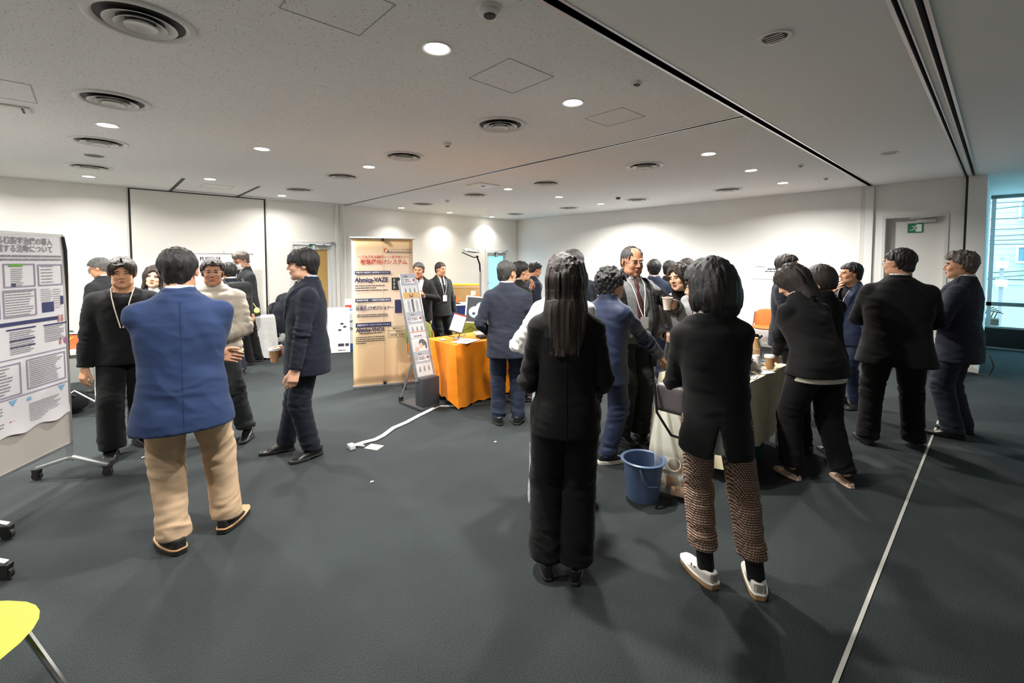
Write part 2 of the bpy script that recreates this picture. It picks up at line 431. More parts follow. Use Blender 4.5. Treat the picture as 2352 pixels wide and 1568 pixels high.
# ------------------------------------------------------------------ window wall at the far right and what is outside
GL = bpy.data.materials.new('window_glass'); GL.use_nodes = True
_nt = GL.node_tree; _nt.nodes.remove(_nt.nodes['Principled BSDF'])
_t = _nt.nodes.new('ShaderNodeBsdfTransparent'); _t.inputs[0].default_value = (*lin(222, 246, 248), 1)
_g = _nt.nodes.new('ShaderNodeBsdfGlossy'); _g.inputs['Roughness'].default_value = 0.02
_mx = _nt.nodes.new('ShaderNodeMixShader'); _mx.inputs[0].default_value = 0.06
_nt.links.new(_t.outputs[0], _mx.inputs[1]); _nt.links.new(_g.outputs[0], _mx.inputs[2]); _nt.links.new(_mx.outputs[0], _nt.nodes['Material Output'].inputs[0])
w1 = empty('window_1', (XG, -1.5, 0)); w1['kind'] = 'structure'
FRM = mat('window_frame_grey', lin(128, 132, 134), rough=0.4, metal=0.3); SILL = mat('window_curb_black', (0.010, 0.011, 0.012), rough=0.4)
def bxw(nm, x0, x1, y0, y1, z0, z1, m):
    mb = MB(); mb.box(((x0 + x1) / 2, (y0 + y1) / 2 + 1.5, (z0 + z1) / 2), (x1 - x0, y1 - y0, z1 - z0)); return mb.build(nm, m, w1)
bxw('window_curb', -0.10, 0.15, YB, 0.17, 0.03, 0.38, SILL); bxw('curb_strip', -0.11, 0.15, YB, 0.17, 0.0, 0.03, ALU)
bxw('window_rail', -0.03, 0.05, YB, 0.17, 0.79, 0.86, FRM); bxw('window_head', -0.04, 0.06, YB, 0.17, 2.78, CEIL, FRM); bxw('window_sill', -0.03, 0.05, YB, 0.17, 0.38, 0.41, ALU)
for y in (0.13, -1.55): bxw('mullion', -0.03, 0.05, y - 0.03, y + 0.03, 0.41, 2.78, ALU)
for y0, y1 in ((-1.52, 0.10), (YB, -1.58)):
    for z0, z1 in ((0.41, 0.79), (0.86, 2.78)): bxw('pane', 0.006, 0.012, y0, y1, z0, z1, GL)

SIDE = mat('siding', lin(196, 194, 182), rough=0.9, vary=0.03, vscale=3); CONC = mat('street_wall', lin(186, 184, 172), rough=0.95, bump=0.5, bscale=60, vary=0.12, vscale=20)
sbox('street_ground', mat('asphalt', lin(150, 152, 150), rough=0.95), XG + 0.3, 60, -40, 40, -1.2, -1.0)
tag(bpy.data.objects['street_ground'], kind='structure')
bld = thing('apartment_building', 'pale sided building across the street seen through the window', 'building', (24.6, 0, -1.0))
mb = MB(); mb.box((2.0, 0, 5.5), (4.0, 24, 11)); mb.build('wall', SIDE, bld)
for k in range(44):
    mb = MB(); mb.box((-0.012, 0, 1.2 + k * 0.22), (0.03, 24, 0.205)); mb.build('siding_board', SIDE, bld)
for yc, z0, z1 in ((-0.98, 4.15, 4.80), (-0.96, 2.62, 3.12), (-5.0, 5.02, 5.75), (-5.0, 2.55, 3.20), (3.6, 5.02, 5.75), (3.6, 2.55, 3.2)):
    mb = MB()
    for y0, y1, a, b in ((-0.62, -0.55, z0, z1), (0.55, 0.62, z0, z1), (-0.62, 0.62, z0 - 0.07, z0), (-0.62, 0.62, z1, z1 + 0.07)): mb.box((-0.05, yc + (y0 + y1) / 2, (a + b) / 2), (0.12, y1 - y0, b - a))
    wn = mb.build('window', mat('outdoor_frame_white', lin(230, 236, 238), rough=0.6), bld)
    mb = MB(); mb.box((-0.035, yc, (z0 + z1) / 2), (0.04, 1.10, z1 - z0)); mb.build('pane', mat('outdoor_pane', lin(120, 140, 156), rough=0.1), wn)
mb = MB(); mb.cyl((-0.1, -0.60, 1.0), (-0.1, -0.60, 9.0), 0.05, n=8); mb.build('drain_pipe', SIDE, bld)
sw = thing('street_wall', 'rough concrete wall along the street outside the window', 'wall', (22.6, 0, -1.0))
mb = MB(); mb.box((0.15, 0, 0.92), (0.3, 24, 1.84)); mb.build('wall_face', CONC, sw); mb = MB(); mb.box((0.15, 0, 1.87), (0.4, 24, 0.06)); mb.build('coping', SIDE, sw)
up_ = thing('utility_pole', 'street pole with two white boxes and wires outside the window', 'pole', (20.6, -0.02, -1.0))
PM = mat('pole_concrete', lin(188, 188, 184), rough=0.9)
mb = MB(); mb.cyl((0, 0, 0), (0, 0, 2.75), 0.05, n=10); mb.build('post', mat('pole_red_grey', lin(150, 130, 128), rough=0.8), up_)
for z in (1.95, 2.52): mb = MB(); mb.box((-0.06, 0, z), (0.12, 0.26, 0.22)); mb.build('sign_box', mat('box_white', lin(236, 240, 240), rough=0.6), up_)
WIR = mat('wire_black', (0.02, 0.02, 0.022), rough=0.6)
wr = thing('overhead_wires', 'bundle of black overhead wires crossing outside the window', 'wires', (20.9, 0, 0))
for k, (z, dz) in enumerate(((4.55, 0.1), (4.36, 0.16), (4.20, 0.05), (3.45, -0.06), (3.28, 0.15), (2.95, -0.02), (2.62, 0.02), (2.42, 0.05), (2.28, 0.0), (2.15, -0.03), (1.28, 0.2), (1.12, 0.3), (1.05, 0.02))):
    mb = MB(); mb.tube([(0, 6 * (1 - 2 * t), z + dz * 6 * (2 * t - 1) * 0.5 - 0.0 + 0.12 * (2 * t - 1) ** 2) for t in np.linspace(0, 1, 13)], 0.012, 5); mb.build('wire', WIR, wr)

# ================================================================== ceiling fittings
LED = mat('downlight_lens', (1, 1, 1), emit=(1.0, 0.95, 0.86), estr=28.0)
FIT = mat('fitting_white', lin(214, 213, 209), rough=0.45); THROAT = mat('diffuser_throat', lin(48, 48, 47), rough=0.6)
def ord_label(i): return ('nearest', 'second nearest', 'third', 'farthest')[i]
# downlights: (x, y, lit label)
LIGHTS = [(1.48, 2.24, 'the nearest lit downlight, large and bright above the room centre'), (2.74, 2.28, 'lit downlight beside the nearest round air diffuser right of centre'),
          (0.12, 5.48, 'lit downlight between two big air diffusers at the far left'), (1.37, 5.49, 'lit downlight alone in the middle of the left ceiling field'), (2.64, 5.59, 'lit downlight above the tan banner between two diffusers'),
          (-0.03, 8.95, 'lit downlight close to the left wall under the last diffuser'), (1.29, 8.01, 'lit downlight beside the short dark ceiling track spurs'), (2.59, 9.11, 'lit downlight near the wall above the glazed amber door'),
          (5.16, 2.30, 'lit downlight right of centre, nearest of the right-hand row of three'), (6.51, 2.32, 'lit downlight right of centre, middle of the right-hand row of three'), (7.91, 2.35, 'lit downlight right of centre, farthest of the right-hand row of three'),
          (5.17, 5.70, 'lit downlight beside the square white ceiling plate'), (6.50, 5.73, 'lit downlight in the middle of the far ceiling field'), (7.94, 5.82, 'lit downlight next to the small ceiling projector bracket'),
          (5.17, 9.32, 'lit downlight near the far left wall, nearest of the last three'), (6.56, 9.41, 'lit downlight near the far left wall, middle of the last three'), (8.05, 9.55, 'lit downlight nearest to the far corner of the room'),
          (0.10, 2.22, 'lit downlight above the photographer at the left'), (-1.30, 2.22, 'lit downlight behind the photographer'), (-1.30, 5.50, 'lit downlight beyond the left edge of view'), (-1.35, 8.95, 'lit downlight near the left wall beyond the view'), (-2.6, 5.5, 'lit downlight at the back of the room')]
for i, (x, y, lb) in enumerate(LIGHTS):
    t = thing('downlight', 'recessed ' + lb, 'ceiling light', (x, y, CEIL), 0, 'ceiling downlights')
    mb = MB(); mb.lathe([(0.070, -0.001), (0.071, -0.004), (0.083, -0.007), (0.086, 0.0)], 24); mb.build('trim_ring', FIT, t, smooth=True)
    mb = MB(); mb.lathe([(0.0001, -0.006), (0.05, -0.005), (0.070, 0.002)], 24); mb.build('lens', LED, t, smooth=True)
    ld = bpy.data.lights.new('downlight_lamp', 'AREA'); ld.shape = 'DISK'; ld.size = 0.13; ld.color = LAMP_C; ld.spread = rad(112 if y > 9.2 else 156)
    ld.energy = LAMP_W * (0.16 if y > 9.2 else 0.30 if y > 8.9 else 0.8 if y > 7.9 else 1.9 if (x > 6.0 and 5 < y < 6.5) else 1.1 if x > 6.0 else 1.25 if 5 < y < 6.5 else 1.0 if i < 17 else 0.45 if y < 3 else 0.9)
    lo = bpy.data.objects.new('downlight_lamp', ld); COL.objects.link(lo); lo.parent = t; lo.location = (0, 0, -0.012)
# round air diffusers
def make_diffuser(x, y, lb):
    t = thing('air_diffuser', lb, 'air vent', (x, y, CEIL), 0, 'round ceiling air diffusers')
    mb = MB(); mb.lathe([(0.232, 0.0), (0.230, -0.010), (0.215, -0.016), (0.196, -0.012), (0.186, -0.001)], 40); mb.build('flange', FIT, t, smooth=True)
    mb = MB(); mb.lathe([(0.0001, -0.0015), (0.19, -0.0015)], 40); mb.build('throat', THROAT, t, smooth=True)
    for r0, r1, z in ((0.100, 0.150, -0.024), (0.064, 0.106, -0.030)):
        mb = MB(); mb.lathe([(r0, -0.004), (r0 + (r1 - r0) * 0.5, z * 0.55), (r1, z), (r1 + 0.003, z + 0.002), (r0 + (r1 - r0) * 0.55, z * 0.4), (r0, -0.002)], 40); mb.build('cone_ring', FIT, t, smooth=True)
    mb = MB(); mb.lathe([(0.0001, -0.024), (0.03, -0.025), (0.050, -0.030), (0.068, -0.036), (0.070, -0.030), (0.045, -0.010), (0.02, -0.002)], 32); mb.build('centre_cone', FIT, t, smooth=True)
    return t
rows = [('leftmost row', [(0.21, 3.01), (0.14, 4.61), (0.07, 6.29), (-0.01, 8.00)]), ('row above the tan banner', [(2.70, 3.08), (2.67, 4.74), (2.64, 6.44), (2.58, 8.15)]),
        ('row just past the ceiling track', [(5.19, 3.13), (5.20, 4.86), (5.15, 6.59), (5.16, 8.38)]), ('rightmost row by the far wall', [(7.94, 3.20), (7.90, 4.93), (7.97, 6.74), (7.99, 8.52)])]
for rn, l in rows:
    for i, (x, y) in enumerate(l): make_diffuser(x, y, '%s round air diffuser of the %s' % (ord_label(i), rn))
def detector(x, y, lb, r=0.05, m=None):
    t = thing('smoke_detector', lb, 'smoke detector', (x, y, CEIL))
    mb = MB(); mb.lathe([(r * 1.25, 0.0), (r * 1.25, -0.006), (r * 1.15, -0.010)], 20, caps=True); mb.build('base', FIT, t, smooth=True)
    mb = MB(); mb.lathe([(r, -0.008), (r * 0.98, -0.026), (r * 0.7, -0.034), (r * 0.0 + 0.0001, -0.035)], 20); mb.build('cover', m or FIT, t, smooth=True)
    mb = MB(); mb.lathe([(r * 0.62, -0.034), (r * 0.55, -0.040), (0.0001, -0.041)], 16); mb.build('sensor_ring', THROAT, t, smooth=True)
detector(1.44, 1.72, 'round smoke detector near the top edge above the long track')
detector(2.71, 3.92, 'small round detector between the two diffusers above the banner', 0.035)
detector(7.37, 5.00, 'small dark ceiling sensor beside a diffuser at the far wall', 0.045, THROAT)
detector(5.19, 7.52, 'flat round detector far back between two diffusers', 0.045)
def dead_light(x, y, lb):
    t = thing('recessed_fitting', lb, 'ceiling light', (x, y, CEIL))
    mb = MB(); mb.lathe([(0.085, 0.0), (0.083, -0.007), (0.066, -0.008), (0.060, -0.001)], 24); mb.build('trim_ring', FIT, t, smooth=True)
    mb = MB(); mb.lathe([(0.0001, -0.0015), (0.062, -0.0015)], 24); mb.build('reflector', THROAT, t)
    for k in range(4):
        mb = MB(); mb.box((-0.036 + 0.024 * k, 0, -0.005), (0.004, 0.09, 0.007)); mb.build('baffle', ALU, t)
dead_light(2.76, 0.88, 'unlit recessed downlight with baffles in the smooth ceiling bay')
dead_light(6.62, 0.90, 'small unlit recessed fitting near the exit door')
t = thing('ceiling_speaker', 'flat dim round ceiling speaker between diffusers at the left', 'speaker', (0.03, 7.14, CEIL))
mb = MB(); mb.lathe([(0.10, 0), (0.098, -0.006), (0.088, -0.006)], 24); mb.build('rim', FIT, t, smooth=True)
mb = MB(); mb.lathe([(0.0001, -0.004), (0.088, -0.005)], 24); mb.build('grille', THROAT, t)
for x, y, lb in ((2.75, 1.73, 'small grey sprinkler block beside the long dark track'), (6.62, 1.77, 'tiny grey ceiling block nearest the right-hand downlights'), (7.93, 1.79, 'tiny grey ceiling block by the end of the long track')):
    t = thing('ceiling_hook', lb, 'ceiling fitting', (x, y, CEIL)); mb = MB(); mb.box((0, 0, -0.008), (0.06, 0.05, 0.016)); mb.build('plate', FIT, t, bevel=0.003); mb = MB(); mb.box((0.006, 0, -0.019), (0.035, 0.03, 0.008)); mb.build('slot', THROAT, t)
t = thing('ceiling_plate', 'square white ceiling plate beside a lit downlight', 'ceiling panel', (4.61, 5.68, CEIL)); mb = MB(); mb.box((0, 0, -0.008), (0.42, 0.36, 0.016)); mb.build('plate', FIT, t, bevel=0.004); mb = MB(); mb.box((0, 0, -0.018), (0.05, 0.05, 0.006)); mb.build('latch', THROAT, t)
t = thing('ceiling_plate', 'long white ceiling vent cut off by the left edge', 'ceiling panel', (-0.62, 5.36, CEIL)); mb = MB(); mb.box((0, 0, -0.008), (0.55, 0.17, 0.016)); mb.build('plate', FIT, t, bevel=0.003); mb = MB(); mb.box((0.235, 0, -0.018), (0.014, 0.15, 0.004)); mb.build('slot', THROAT, t)
def hatch(x, y, sx, sy, lb):
    t = thing('ceiling_hatch', lb, 'access hatch', (x, y, CEIL))
    J = mat('hatch_joint', lin(176, 175, 172), rough=0.8)
    for a, b, w, d in ((0, sy / 2, sx, 0.004), (0, -sy / 2, sx, 0.004), (sx / 2, 0, 0.004, sy), (-sx / 2, 0, 0.004, sy)):
        mb = MB(); mb.box((a, b, -0.001), (w, d, 0.004)); mb.build('joint', J, t)
    mb = MB(); mb.box((0, 0, -0.0005), (sx - 0.01, sy - 0.01, 0.002)); mb.build('panel', ROCK, t)
hatch(2.07, 2.25, 0.40, 0.40, 'square access hatch right of the brightest downlight'); hatch(0.89, 2.20, 0.40, 0.40, 'square access hatch at the top edge of the ceiling'); hatch(3.28, 2.27, 0.33, 0.38, 'square access hatch behind the second downlight')
hatch(-0.5, 4.85, 0.42, 0.5, 'access hatch at the left edge of the ceiling'); hatch(1.5, 8.75, 0.42, 0.42, 'access hatch between the dark track spurs by the wall')

# ================================================================== people: implicit surfaces
def smin(a, b, k):
    h = np.clip(0.5 + 0.5 * (b - a) / k, 0, 1)
    return b + (a - b) * h - k * h * (1 - h)
def smax(a, b, k): return -smin(-a, -b, k)
def V(*a): return np.array(a, dtype=np.float32)
def seg(P, a, b, ra, rb):
    a = np.asarray(a, np.float32); ba = np.asarray(b, np.float32) - a
    q = P - a
    t = np.clip(q @ ba / max(float(ba @ ba), 1e-9), 0, 1)
    q = q - t[:, None] * ba
    return np.sqrt((q * q).sum(1)) - (ra + (rb - ra) * t)
def ell(P, c, r, R=None):
    q = P - np.asarray(c, np.float32)
    if R is not None: q = q @ np.asarray(R, np.float32)
    r = np.asarray(r, np.float32)
    k = q / r; k0 = np.sqrt((k * k).sum(1)); k = k / r
    k1 = np.sqrt((k * k).sum(1)) + 1e-9
    return k0 * (k0 - 1) / k1
def rbox(P, c, h, r, R=None):
    q = P - np.asarray(c, np.float32)
    if R is not None: q = q @ np.asarray(R, np.float32)
    q = np.abs(q) - (np.asarray(h, np.float32) - r)
    return np.sqrt((np.maximum(q, 0) ** 2).sum(1)) + np.minimum(q.max(1), 0) - r
def stack(P, secs, p=2.3):
    """lofted elliptic sections: (centre, right axis, front axis, rx, ry)"""
    out = best = None; m = len(secs) - 1
    for i in range(m):
        (c0, x0, y0, a0, b0), (c1, x1, y1, a1, b1) = secs[i], secs[i + 1]
        ax = c1 - c0; L = float(np.sqrt(ax @ ax)); axn = ax / L
        u = (P - c0) @ axn; t = np.clip(u / L, 0, 1); T = t[:, None]
        q = P - (c0 + T * ax)
        pa, pb = secs[max(i - 1, 0)], secs[min(i + 2, m)]
        t2 = t * t; t3 = t2 * t
        h1, h2, h3, h4 = 2 * t3 - 3 * t2 + 1, t3 - 2 * t2 + t, -2 * t3 + 3 * t2, t3 - t2
        A = h1 * a0 + h2 * 0.5 * (a1 - pa[3]) + h3 * a1 + h4 * 0.5 * (pb[3] - a0)
        B = h1 * b0 + h2 * 0.5 * (b1 - pa[4]) + h3 * b1 + h4 * 0.5 * (pb[4] - b0)
        x = np.abs((q * (x0 + T * (x1 - x0))).sum(1)) / A
        y = np.abs((q * (y0 + T * (y1 - y0))).sum(1)) / B
        d = ((x ** p + y ** p + 1e-12) ** (1 / p) - 1) * np.minimum(A, B)
        over = np.maximum(np.maximum(u - L, -u), 0)
        if i == 0: d = np.maximum(d, -u)
        if i == m - 1: d = np.maximum(d, u - L)
        if out is None: out, best = d, over
        else:
            pick = over < best
            out = np.where(pick, d, out); best = np.minimum(best, over)
    return out

def polygonise(fn, lo, hi, h):
    """naive surface nets of fn(P) = 0 inside the box lo..hi"""
    lo = np.asarray(lo, np.float64); hi = np.asarray(hi, np.float64)
    S = 4
    n = (np.ceil((hi - lo) / h / S).astype(int)) * S + 1
    ax = [lo[i] + np.arange(n[i]) * h for i in range(3)]
    cx = [a[::S] for a in ax]
    G = np.stack(np.meshgrid(*cx, indexing='ij'), -1).reshape(-1, 3).astype(np.float32)
    Fc = fn(G).reshape([len(a) for a in cx])
    idx = [np.minimum((np.arange(n[i]) + S // 2) // S, len(cx[i]) - 1) for i in range(3)]
    F = Fc[np.ix_(*idx)].astype(np.float32)
    msk = np.abs(F) < h * S * 1.5
    ii = np.argwhere(msk)
    P = (lo + ii * h).astype(np.float32)
    F[msk] = fn(P)
    F[F == 0] = 1e-7
    ins = F < 0
    c = np.zeros(n - 1, np.int8)
    for dx in (0, 1):
        for dy in (0, 1):
            for dz in (0, 1):
                c += ins[dx:n[0] - 1 + dx, dy:n[1] - 1 + dy, dz:n[2] - 1 + dz]
    act = (c > 0) & (c < 8)
    cells = np.argwhere(act)
    N = len(cells)
    vid = np.full(n - 1, -1, np.int64); vid[act] = np.arange(N)
    acc = np.zeros((N, 3)); cnt = np.zeros(N)
    cor = {(a, b, e): F[cells[:, 0] + a, cells[:, 1] + b, cells[:, 2] + e] for a in (0, 1) for b in (0, 1) for e in (0, 1)}
    for d in range(3):
        for a in (0, 1):
            for b in (0, 1):
                p0 = [0, 0, 0]; o = [i for i in range(3) if i != d]
                p0[o[0]] = a; p0[o[1]] = b; p1 = list(p0); p1[d] = 1
                f0 = cor[tuple(p0)]; f1 = cor[tuple(p1)]
                m = (f0 < 0) != (f1 < 0)
                t = np.where(m, f0 / np.where(m, f0 - f1, 1), 0)
                q = np.tile(np.array(p0, float), (N, 1)); q[:, d] = t
                acc[m] += q[m]; cnt[m] += 1
    v = lo + (cells + acc / np.maximum(cnt, 1)[:, None]) * h
    quads = []
    for d in range(3):
        o = [(d + 1) % 3, (d + 2) % 3]
        sl0 = [slice(1, -1)] * 3; sl0[d] = slice(0, -1); sl1 = [slice(1, -1)] * 3; sl1[d] = slice(1, None)
        a = ins[tuple(sl0)]; b = ins[tuple(sl1)]
        e = np.argwhere(a != b)
        if not len(e): continue
        base = e.copy(); base[:, o[0]] += 1; base[:, o[1]] += 1
        fl = a[tuple(e.T)]
        def cid(da, db):
            q = base.copy(); q[:, o[0]] -= da; q[:, o[1]] -= db
            return vid[tuple(q.T)]
        q4 = np.stack([cid(1, 1), cid(0, 1), cid(0, 0), cid(1, 0)], 1)
        q4[~fl] = q4[~fl][:, ::-1]
        quads.append(q4)
    f = np.concatenate(quads) if quads else np.zeros((0, 4), int)
    f = f[(f >= 0).all(1)]
    return v, f

def vnormals(v, f):
    a = v[f[:, 2]] - v[f[:, 0]]; b = v[f[:, 3]] - v[f[:, 1]]
    n = np.cross(a, b); out = np.zeros_like(v)
    for k in range(4): np.add.at(out, f[:, k], n)
    return out / (np.linalg.norm(out, axis=1, keepdims=True) + 1e-12)

_rs = np.random.RandomState(7)
_perm = _rs.rand(64, 64, 64).astype(np.float32) * 2 - 1
def vnoise(P):
    i = np.floor(P).astype(np.int64); f = (P - i); f = f * f * (3 - 2 * f)
    i &= 63; j = (i + 1) & 63
    def g(a, b, c): return _perm[a, b, c]
    x0, y0, z0 = i.T; x1, y1, z1 = j.T; fx, fy, fz = f.T
    c00 = g(x0, y0, z0) * (1 - fx) + g(x1, y0, z0) * fx
    c10 = g(x0, y1, z0) * (1 - fx) + g(x1, y1, z0) * fx
    c01 = g(x0, y0, z1) * (1 - fx) + g(x1, y0, z1) * fx
    c11 = g(x0, y1, z1) * (1 - fx) + g(x1, y1, z1) * fx
    return (c00 * (1 - fy) + c10 * fy) * (1 - fz) + (c01 * (1 - fy) + c11 * fy) * fz
def folds(P, axis, fa, fl, seed):
    """creases that run across axis: noise squeezed along it"""
    axis = np.asarray(axis, float); axis = axis / np.linalg.norm(axis)
    t = P @ axis
    Q = P * fl + np.outer(t * (fa - fl), axis) + seed * 7.31 + np.outer(vnoise(P * 5 + seed) * 0.6, axis)
    n = vnoise(Q) + 0.5 * vnoise(Q * 2.03 + 11)
    return (0.55 - np.abs(n)) * 1.2     # ridges up, valleys round

def np_mesh(name, v, f, m, parent, smooth=True, loc=None):
    me = bpy.data.meshes.new(name)
    me.vertices.add(len(v)); me.vertices.foreach_set('co', np.asarray(v, np.float32).ravel())
    k = f.shape[1]
    me.loops.add(f.size); me.loops.foreach_set('vertex_index', f.ravel().astype(np.int32))
    me.polygons.add(len(f)); me.polygons.foreach_set('loop_start', (np.arange(len(f)) * k).astype(np.int32))
    me.update(calc_edges=True); me.validate()
    if smooth: me.shade_smooth()
    me.materials.append(m)
    o = bpy.data.objects.new(name, me); COL.objects.link(o)
    o.parent = parent
    if loc is not None: o.location = loc
    return o

def rotx(a): c, s = math.cos(a), math.sin(a); return np.array([[1, 0, 0], [0, c, -s], [0, s, c]])
def roty(a): c, s = math.cos(a), math.sin(a); return np.array([[c, 0, s], [0, 1, 0], [-s, 0, c]])
def rotz(a): c, s = math.cos(a), math.sin(a); return np.array([[c, -s, 0], [s, c, 0], [0, 0, 1]])

# ------------------------------------------------------------------ heads (local: origin between the ears, nose along +y)
_hc = {}
def head_geo(kind, h):
    key = (kind, h)
    if key in _hc: return _hc[key]
    w = {'m': 1.0, 'f': 0.94, 'wide': 1.1}[kind]; nk = {'m': 0.060, 'f': 0.050, 'wide': 0.066}[kind]
    jaw = {'m': 1.0, 'f': 0.92, 'wide': 1.12}[kind]
    def fn(P):
        A = P.copy(); A[:, 0] = np.abs(A[:, 0])
        d = ell(P, (0, -0.012, 0.035), (0.076 * w, 0.096, 0.086))
        d = smin(d, ell(P, (0, 0.028, -0.03), (0.060 * w, 0.066, 0.084)), 0.03)
        d = smin(d, ell(A, (0.036 * jaw, 0.028, -0.075), (0.026, 0.045, 0.026)), 0.035)
        d = smin(d, ell(P, (0, 0.072, -0.098), (0.024, 0.020, 0.018)), 0.025)      # chin
        d = smin(d, ell(A, (0.040, 0.066, -0.025), (0.020, 0.020, 0.022)), 0.02)      # cheek
        d = smin(d, ell(A, (0.028, 0.085, 0.030), (0.026, 0.010, 0.008)), 0.012)      # brow
        d = smax(d, -ell(A, (0.030, 0.103, 0.010), (0.017, 0.013, 0.010)), 0.008)     # eye socket
        d = smin(d, ell(A, (0.030, 0.083, 0.008), (0.013, 0.010, 0.009)), 0.004)
        d = smin(d, seg(P, (0, 0.090, 0.022), (0, 0.110, -0.022), 0.006, 0.0115), 0.010)
        d = smin(d, ell(A, (0.011, 0.098, -0.027), (0.009, 0.011, 0.008)), 0.006)
        d = smin(d, ell(P, (0, 0.093, -0.052), (0.021, 0.008, 0.006)), 0.006)       # upper lip
        d = smin(d, ell(P, (0, 0.091, -0.065), (0.018, 0.008, 0.007)), 0.006)
        d = smax(d, -ell(P, (0, 0.103, -0.0585), (0.024, 0.010, 0.0022)), 0.003)
        e = ell(A, (0.079 * w, -0.008, 0.0), (0.009, 0.019, 0.031), rotz(-0.35))
        e = smax(e, -ell(A, (0.091 * w, -0.002, 0.003), (0.008, 0.010, 0.018)), 0.004)
        d = smin(d, e, 0.006)
        n = seg(P, (0, -0.022, -0.05), (0, -0.032, -0.19), nk, nk * 1.06)
        d = smin(d, n, 0.025)
        return d
    v, f = polygonise(fn, (-0.11, -0.125, -0.20), (0.11, 0.135, 0.14), h)
    _hc[key] = (v, f)
    return v, f

